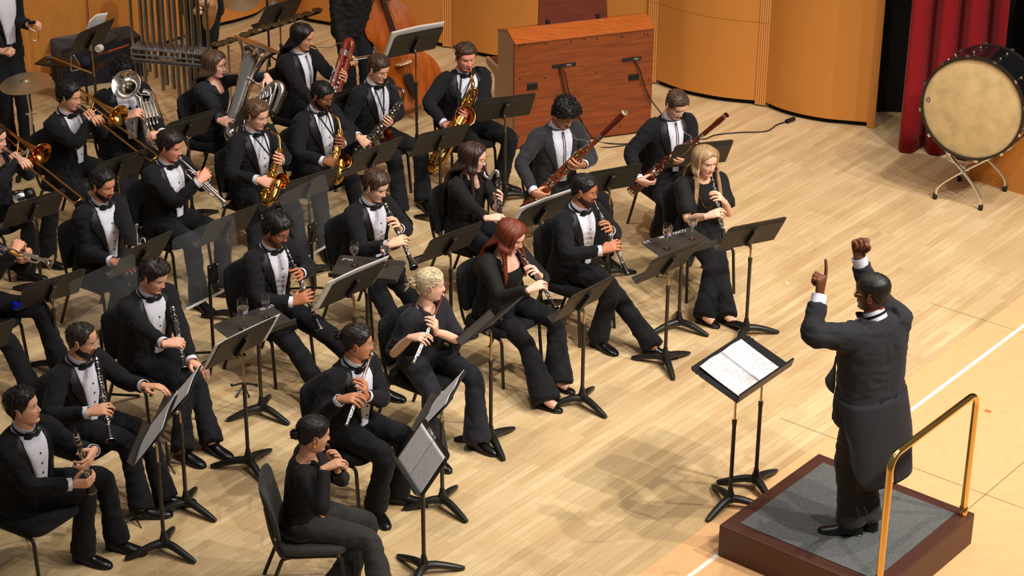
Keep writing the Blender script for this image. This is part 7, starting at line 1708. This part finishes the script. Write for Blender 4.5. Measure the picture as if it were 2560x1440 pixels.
tp = G(178, 176, 0.43); r = thing('triangle', 'steel triangle standing on the front of the black tray', 'triangle', tp); MB().tube([tp+V3(0.10, 0, 0.02), tp+V3(0.015, -0.01, 0.0), tp+V3(0.0, 0, 0.02), tp+V3(0.01, 0.02, 0.14), tp+V3(0.03, 0.02, 0.15), tp+V3(0.085, 0.02, 0.05)], 0.0065, 8, smooth=3).build('bar', M_steel, r)
# ------------------------------------------------------------------ tubular chimes
fR = G(497, 380); zb = zfit(fR, 138); eL = G(324, 121, zb); eR = G(510, 138, zb); cx_ = nrm(eR-eL); cy_ = rotz(math.pi/2)@cx_; CWd = np.linalg.norm(eR-eL)
ch = thing('tubular_chimes', 'rack of tall steel tubular chimes on casters behind the tuba', 'chimes', V3(eL[0], eL[1], 0))
M_chimest = mat('satin_chime_steel', (176, 172, 166), 0.22, 1.0); M_frame = mat('grey_painted_frame', (126, 128, 130), 0.4, 0.6)
Rc = rotz(math.atan2(cx_[1], cx_[0])); dep = 0.20; bh = 0.125
def cp(x, y, z): return V3(eL[0], eL[1], 0)+cx_*x+cy_*y+V3(0, 0, z)
MB().box(cp(CWd/2, dep/2, zb), (CWd, dep, 0.012), Rc).build('top_plate', M_frame, ch, smooth=False, bevel=0.003)
MB().box(cp(CWd/2, dep/2, zb-bh), (CWd, dep, 0.010), Rc).build('bottom_plate', M_frame, ch, smooth=False, bevel=0.003)
for x in (0.012, CWd-0.012): MB().box(cp(x, dep/2, zb-bh/2), (0.014, dep, bh), Rc).build('end_plate', M_frame, ch, smooth=False)
for y, z in ((-0.004, zb-0.05), (-0.004, zb-0.095)): MB().box(cp(CWd/2, y, z), (CWd-0.04, 0.014, 0.016), Rc).build('damper_bar', M_frame, ch, smooth=False, bevel=0.003)
V, F = text_mesh('DEAGAN', 0.034, 0.002); MB().add([cp(CWd*0.5+v[0], -0.014-v[2], zb-0.082+v[1]) for v in V], F).build('name_lettering', mat('bright_lettering', (226, 214, 190), 0.3, 0.8), ch, smooth=False)
fx = [(367, 123), (382, 125), (409, 127), (425, 129), (438, 130), (467, 132), (482, 133)]; lows = [178, 194, 212, 222, 241, 250, 262]
for (x, y), lo in zip(fx, lows):
    p = G(x, y, zb); q = (p-eL)@cx_; b = cp(q, 0.05, 0); zl = zfit(b, lo)
    MB().tube([b+V3(0, 0, zl), b+V3(0, 0, 2.05)], 0.019, 18).build('tube', M_chimest, ch)
for k, ((x, y), lo) in enumerate(zip([(353, 113), (397, 117), (454, 121), (497, 125)], [205, 225, 255, 265])):
    p = G(x, y, zb); q = (p-eL)@cx_; b = cp(q, 0.15, 0); zl = max(0.25, zfit(b, lo))
    MB().tube([b+V3(0, 0, zl), b+V3(0, 0, 2.05)], 0.019, 18).build('tube', M_chimest, ch)
for q in fx:
    x = (G(q[0], q[1], zb)-eL)@cx_; MB().tube([cp(x, 0.01, zb-0.10), cp(x, 0.01, zb-0.03)], 0.008, 8).build('damper', M_steel, ch)
for x in (-0.008, CWd+0.008):
    MB().tube([cp(x, dep/2, 0.07), cp(x, dep/2, 2.1)], 0.015, 12).build('post', M_chimest, ch); MB().tube([cp(x, -0.12, 0.075), cp(x, dep+0.12, 0.075)], 0.015, 10).build('foot_bar', M_frame, ch)
    for y in (-0.11, dep+0.11): MB().lathe([(0.0, -0.014), (0.036, -0.012), (0.037, 0.012), (0.0, 0.014)], cp(x, y, 0.038), cx_, 18).build('caster', M_rubber, ch)
MB().box(cp(CWd/2, dep/2, 2.08), (CWd+0.04, 0.08, 0.05), Rc).build('top_bar', M_frame, ch, smooth=False)
MB().tube([cp(0.10, -0.02, zb-bh), cp(0.13, -0.05, 0.03)], 0.005, 6).build('pedal_rod', M_chimest, ch)
# ------------------------------------------------------------------ cymbals
def cymbal(root, c, ax, r, name='cymbal'):
    MB().lathe([(0.006, 0.026), (0.012, 0.026), (0.028, 0.020), (0.036, 0.009), (0.06, 0.006), (r*0.6, -0.003), (r, -0.016), (r, -0.018), (r*0.6, -0.005), (0.036, 0.006), (0.006, 0.02)], c, ax, 56).build(name, M_cymbal, root)
fb = G(86, 428); zc = zfit(fb, 203); rc = thing('cymbal_stand', 'bronze ride cymbal on a rolling metal stand at the left edge', 'cymbal', fb)
cc_ = V3(*(RD(64, 204, V3(fb[0], fb[1], zc)))); cymbal(rc, cc_, nrm(V3(-0.08, -0.10, 1)), 0.235)
MB().tube([cc_+V3(0, 0, -0.02), cc_-V3(0, 0, 0.30)+V3(0.015, 0, 0)], 0.009, 10).build('upper_pole', M_steel, rc); MB().tube([cc_-V3(0, 0, 0.30)+V3(0.015, 0, 0), fb+V3(0, 0, 0.15)], 0.014, 12).build('lower_pole', M_steel, rc); MB().tube([cc_-V3(0.03, 0, 0.31), cc_-V3(-0.07, 0, 0.31)], 0.009, 8).build('wing_screw', M_steel, rc); MB().lathe([(0.02, -0.02), (0.02, 0.02)], cc_-V3(-0.015, 0, 0.31), V3(0, 0, 1), 12, 0, True).build('clamp', M_steel, rc)
for k in range(3):
    a = -1.9+k*2.094; d = V3(math.cos(a), math.sin(a), 0); lg = MB().tube([fb+V3(0, 0, 0.28), fb+d*0.12+V3(0, 0, 0.16), fb+d*0.26+V3(0, 0, 0.065)], 0.010, 10, smooth=3, flat=0.6).build('leg', M_steel, rc)
    MB().lathe([(0.0, -0.012), (0.032, -0.011), (0.033, 0.011), (0.0, 0.012)], fb+d*0.27+V3(0, 0, 0.033), np.cross(d, V3(0, 0, 1)), 16).build('caster', M_rubber, lg)
fb = G(676, 190); pc_ = V3(fb[0], fb[1], 0); cs = RD(600, -6, V3(fb[0], fb[1], 1.3), 0.0); rs = thing('boom_cymbal_stand', 'suspended bronze cymbal on a boom stand at the top edge', 'cymbal', fb)
cymbal(rs, cs, nrm(V3(0.05, -0.35, 1)), 0.20); topj = V3(fb[0], fb[1], cs[2]+0.25)
MB().tube([cs, cs+V3(0, 0, 0.03), topj], 0.008, 8).build('boom', M_black, rs); MB().tube([topj, fb+V3(0, 0, 0.1)], 0.011, 10).build('pole', M_black, rs)
for k in range(3):
    a = 0.4+k*2.094; d = V3(math.cos(a), math.sin(a), 0); MB().tube([fb+V3(0, 0, 0.22), fb+d*0.25+V3(0, 0, 0.01)], 0.009, 8).build('leg', M_black, rs)
hp = RD(512, 22, PC2.ends['R'][0], 0.05); hc = thing('hand_cymbal', 'bronze hand cymbal held edge-on behind the right end of the chimes', 'cymbal', hp); cymbal(hc, hp+V3(0.03, 0, -0.02), nrm(V3(-0.75, -0.35, 0.25)), 0.19, 'disc'); MB().tube([hp+V3(0.02, 0, -0.02), hp+V3(-0.03, -0.02, 0)], 0.008, 6).build('strap', M_leather, hc)
# ------------------------------------------------------------------ crotales
cf = G(584, 352); zc = zfit(cf, 114); ct = thing('crotale_rack', 'row of small bronze crotales on a slanting black rail behind the tuba', 'crotales', cf)
dsc = [(542, 110), (559, 106), (577, 99), (612, 86), (633, 78), (663, 68), (685, 62), (706, 57), (727, 49), (746, 40), (768, 34), (793, 25)]
pa_, pb_ = G(535, 119, zc), G(800, 30, zc); MB().tube([pa_, pb_], 0.013, 8).build('rail', M_blackm, ct); MB().tube([cf+V3(0, 0, 0.08), V3(cf[0], cf[1], zc)], 0.013, 12).build('pole', M_steel, ct); MB().tube([V3(cf[0], cf[1], zc-0.05), V3(cf[0]+0.05, cf[1], zc-0.05)], 0.008, 8).build('wing_screw', M_steel, ct)
pf = G(745, 270); MB().tube([pf+V3(0, 0, 0.05), V3(pf[0], pf[1], zc)], 0.012, 10).build('pole', M_steel, ct)
for q in (cf, pf):
    for k in range(3):
        a = 0.9+k*2.094; d = V3(math.cos(a), math.sin(a), 0); MB().tube([q+V3(0, 0, 0.2), q+d*0.22+V3(0, 0, 0.01)], 0.009, 8).build('leg', M_steel, ct)
for x, y in dsc:
    p = G(x, y, zc+0.035); d_ = MB().lathe([(0.0, 0.010), (0.016, 0.010), (0.018, 0.006), (0.052, 0.005), (0.053, -0.004), (0.0, -0.004)], p, nrm(V3(0, -0.05, 1)), 28).build('crotale_disc', M_crotale, ct)
    MB().tube([p-V3(0, 0, 0.04), p+V3(0, 0, 0.016)], 0.005, 6).build('bolt', M_black, d_)
    MB().box(p+V3(0.0, 0.027, 0.0055), (0.018, 0.010, 0.001)).build('stamped_mark', M_black, d_, smooth=False)
# ------------------------------------------------------------------ double bass
ep = G(1046, 305); bref = RD(1005, 157, ep+V3(0, 0.10, 0.55), 0.0)
bx_ = nrm(V3(0.93, 0.30, 0.0)); bn0 = nrm(np.cross(bx_, V3(0, 0, 1)))
topp = RD(958, 8, bref+V3(0, 0.10, 0.55), 0.0); by_ = nrm(topp-bref); bx_ = nrm(bx_-by_*(bx_@by_)); bn_ = np.cross(bx_, by_)
if bn_[1] > 0: bn_ = -bn_
db = thing('double_bass', 'varnished orange-brown double bass leaning towards its player', 'double bass', ep)
def bp(x, y, z): return bref+bx_*x+by_*y+bn_*z
out = [(0.0, -0.44), (0.16, -0.43), (0.27, -0.36), (0.325, -0.25), (0.33, -0.14), (0.29, -0.04), (0.225, 0.04), (0.19, 0.12), (0.185, 0.19), (0.215, 0.26), (0.245, 0.32), (0.245, 0.40), (0.215, 0.48), (0.15, 0.56), (0.075, 0.63), (0.045, 0.68)]
pts = catmull([V3(a, b, 0) for a, b in out], 5); half_ = [(p[0], p[1]) for p in pts]; full = half_+[(-a, b) for a, b in half_[::-1]]
M_bass = mat('orange_varnished_spruce', (158, 78, 22), 0.2, var=0.25, vscale=3, coat=0.6, stretch=(6, 6, 1.2)); M_bassside = mat('dark_varnished_rib', (104, 44, 16), 0.25, coat=0.4)
def outline(k, z): return np.array([bp(a*k, (b-0.08)*k+0.08, z) for a, b in full])
MB().loft([outline(1.0, 0.0), outline(1.0, -0.19)], caps=False).build('ribs', M_bassside, db, auto=40)
MB().loft([outline(1.0, -0.004), outline(1.025, 0.002), outline(1.02, 0.008), outline(0.93, 0.014), outline(0.7, 0.030), outline(0.4, 0.042), outline(0.05, 0.046)]).build('front', M_bass, db, auto=60)
MB().loft([outline(1.0, -0.186), outline(1.02, -0.192), outline(0.95, -0.2), outline(0.5, -0.215), outline(0.05, -0.22)]).build('back', M_bassside, db, auto=60)
for sg in (-1, 1):
    f = [V3(0.105, 0.085, 0), V3(0.088, 0.098, 0), V3(0.078, 0.082, 0), V3(0.094, 0.05, 0), V3(0.112, 0.0, 0), V3(0.125, -0.05, 0), V3(0.142, -0.075, 0), V3(0.132, -0.094, 0), V3(0.115, -0.082, 0)]
    MB().tube([bp(sg*q[0], q[1], 0.030-0.10*abs(q[0])) for q in f], [.009, .007, .005, .006, .007, .006, .005, .007, .009], 8, smooth=4).build('sound_hole', M_black, db)
MB().prism([(-0.023, 0.16), (0.023, 0.16), (0.020, 1.05), (-0.020, 1.05)], 0.062, 0.078, bref, bx_, by_, bn_).build('fingerboard', M_ebony, db, smooth=False, bevel=0.006)
MB().prism([(-0.028, 0.62), (0.028, 0.62), (0.02, 1.05), (-0.02, 1.05)], -0.03, 0.062, bref, bx_, by_, bn_).build('neck', M_bassside, db, smooth=False, bevel=0.01)
br = [(-0.085, 0.0), (-0.07, 0.012), (-0.035, 0.012), (-0.02, 0.03), (0.02, 0.03), (0.035, 0.012), (0.07, 0.012), (0.085, 0.0), (0.075, 0.055), (0.055, 0.095), (0.0, 0.115), (-0.055, 0.095), (-0.075, 0.055)]
MB().prism([(a, b+0.035) for a, b in br], -0.007, 0.007, bref, bx_, bn_, by_).build('bridge', mat('pale_maple_bridge', (226, 200, 150), 0.5), db, smooth=False)
MB().prism([(-0.028, -0.10), (0.028, -0.10), (0.045, -0.14), (0.018, -0.36), (-0.018, -0.36), (-0.045, -0.14)], 0.075, 0.092, bref, bx_, by_, bn_).build('tailpiece', M_ebony, db, smooth=False, bevel=0.004)
for k in range(4):
    x = (k-1.5)*0.024; MB().tube([bp(x*1.1, -0.12, 0.094), bp(x, 0.0, 0.148-abs(k-1.5)*0.008), bp(x*0.45, 1.0, 0.083)], 0.0024, 6).build('string', mat('copper_string', (196, 96, 52), 0.35, 0.9) if k in (0, 3) else M_steel, db)
MB().tube([bp(0, -0.36, 0.085), bp(0, -0.44, 0.0)], 0.005, 6).build('tail_wire', M_black, db); MB().tube([bp(0, -0.43, -0.09), ep], 0.008, 8).build('end_pin', M_steel, db)
bw = RD(869, 147, DBW, 0.06); be = RD(1000, 128, bref+bn_*0.16, 0.0); bo = thing('bass_bow', 'long thin bow reaching from the bass player\'s hand to the strings', 'bow', bw)
MB().tube([bw, be], 0.005, 8).build('stick', mat('pale_bow_stick', (150, 96, 60), 0.35), bo); MB().tube([bw+V3(0, 0, -0.02), be+V3(0, 0, -0.012)], 0.003, 6, flat=2.5).build('hair', mat('bow_horsehair', (226, 222, 212), 0.5), bo); MB().box(bw+(be-bw)*0.05+V3(0, 0, -0.012), (0.05, 0.012, 0.022)).build('frog', M_ebony, bo, smooth=False)
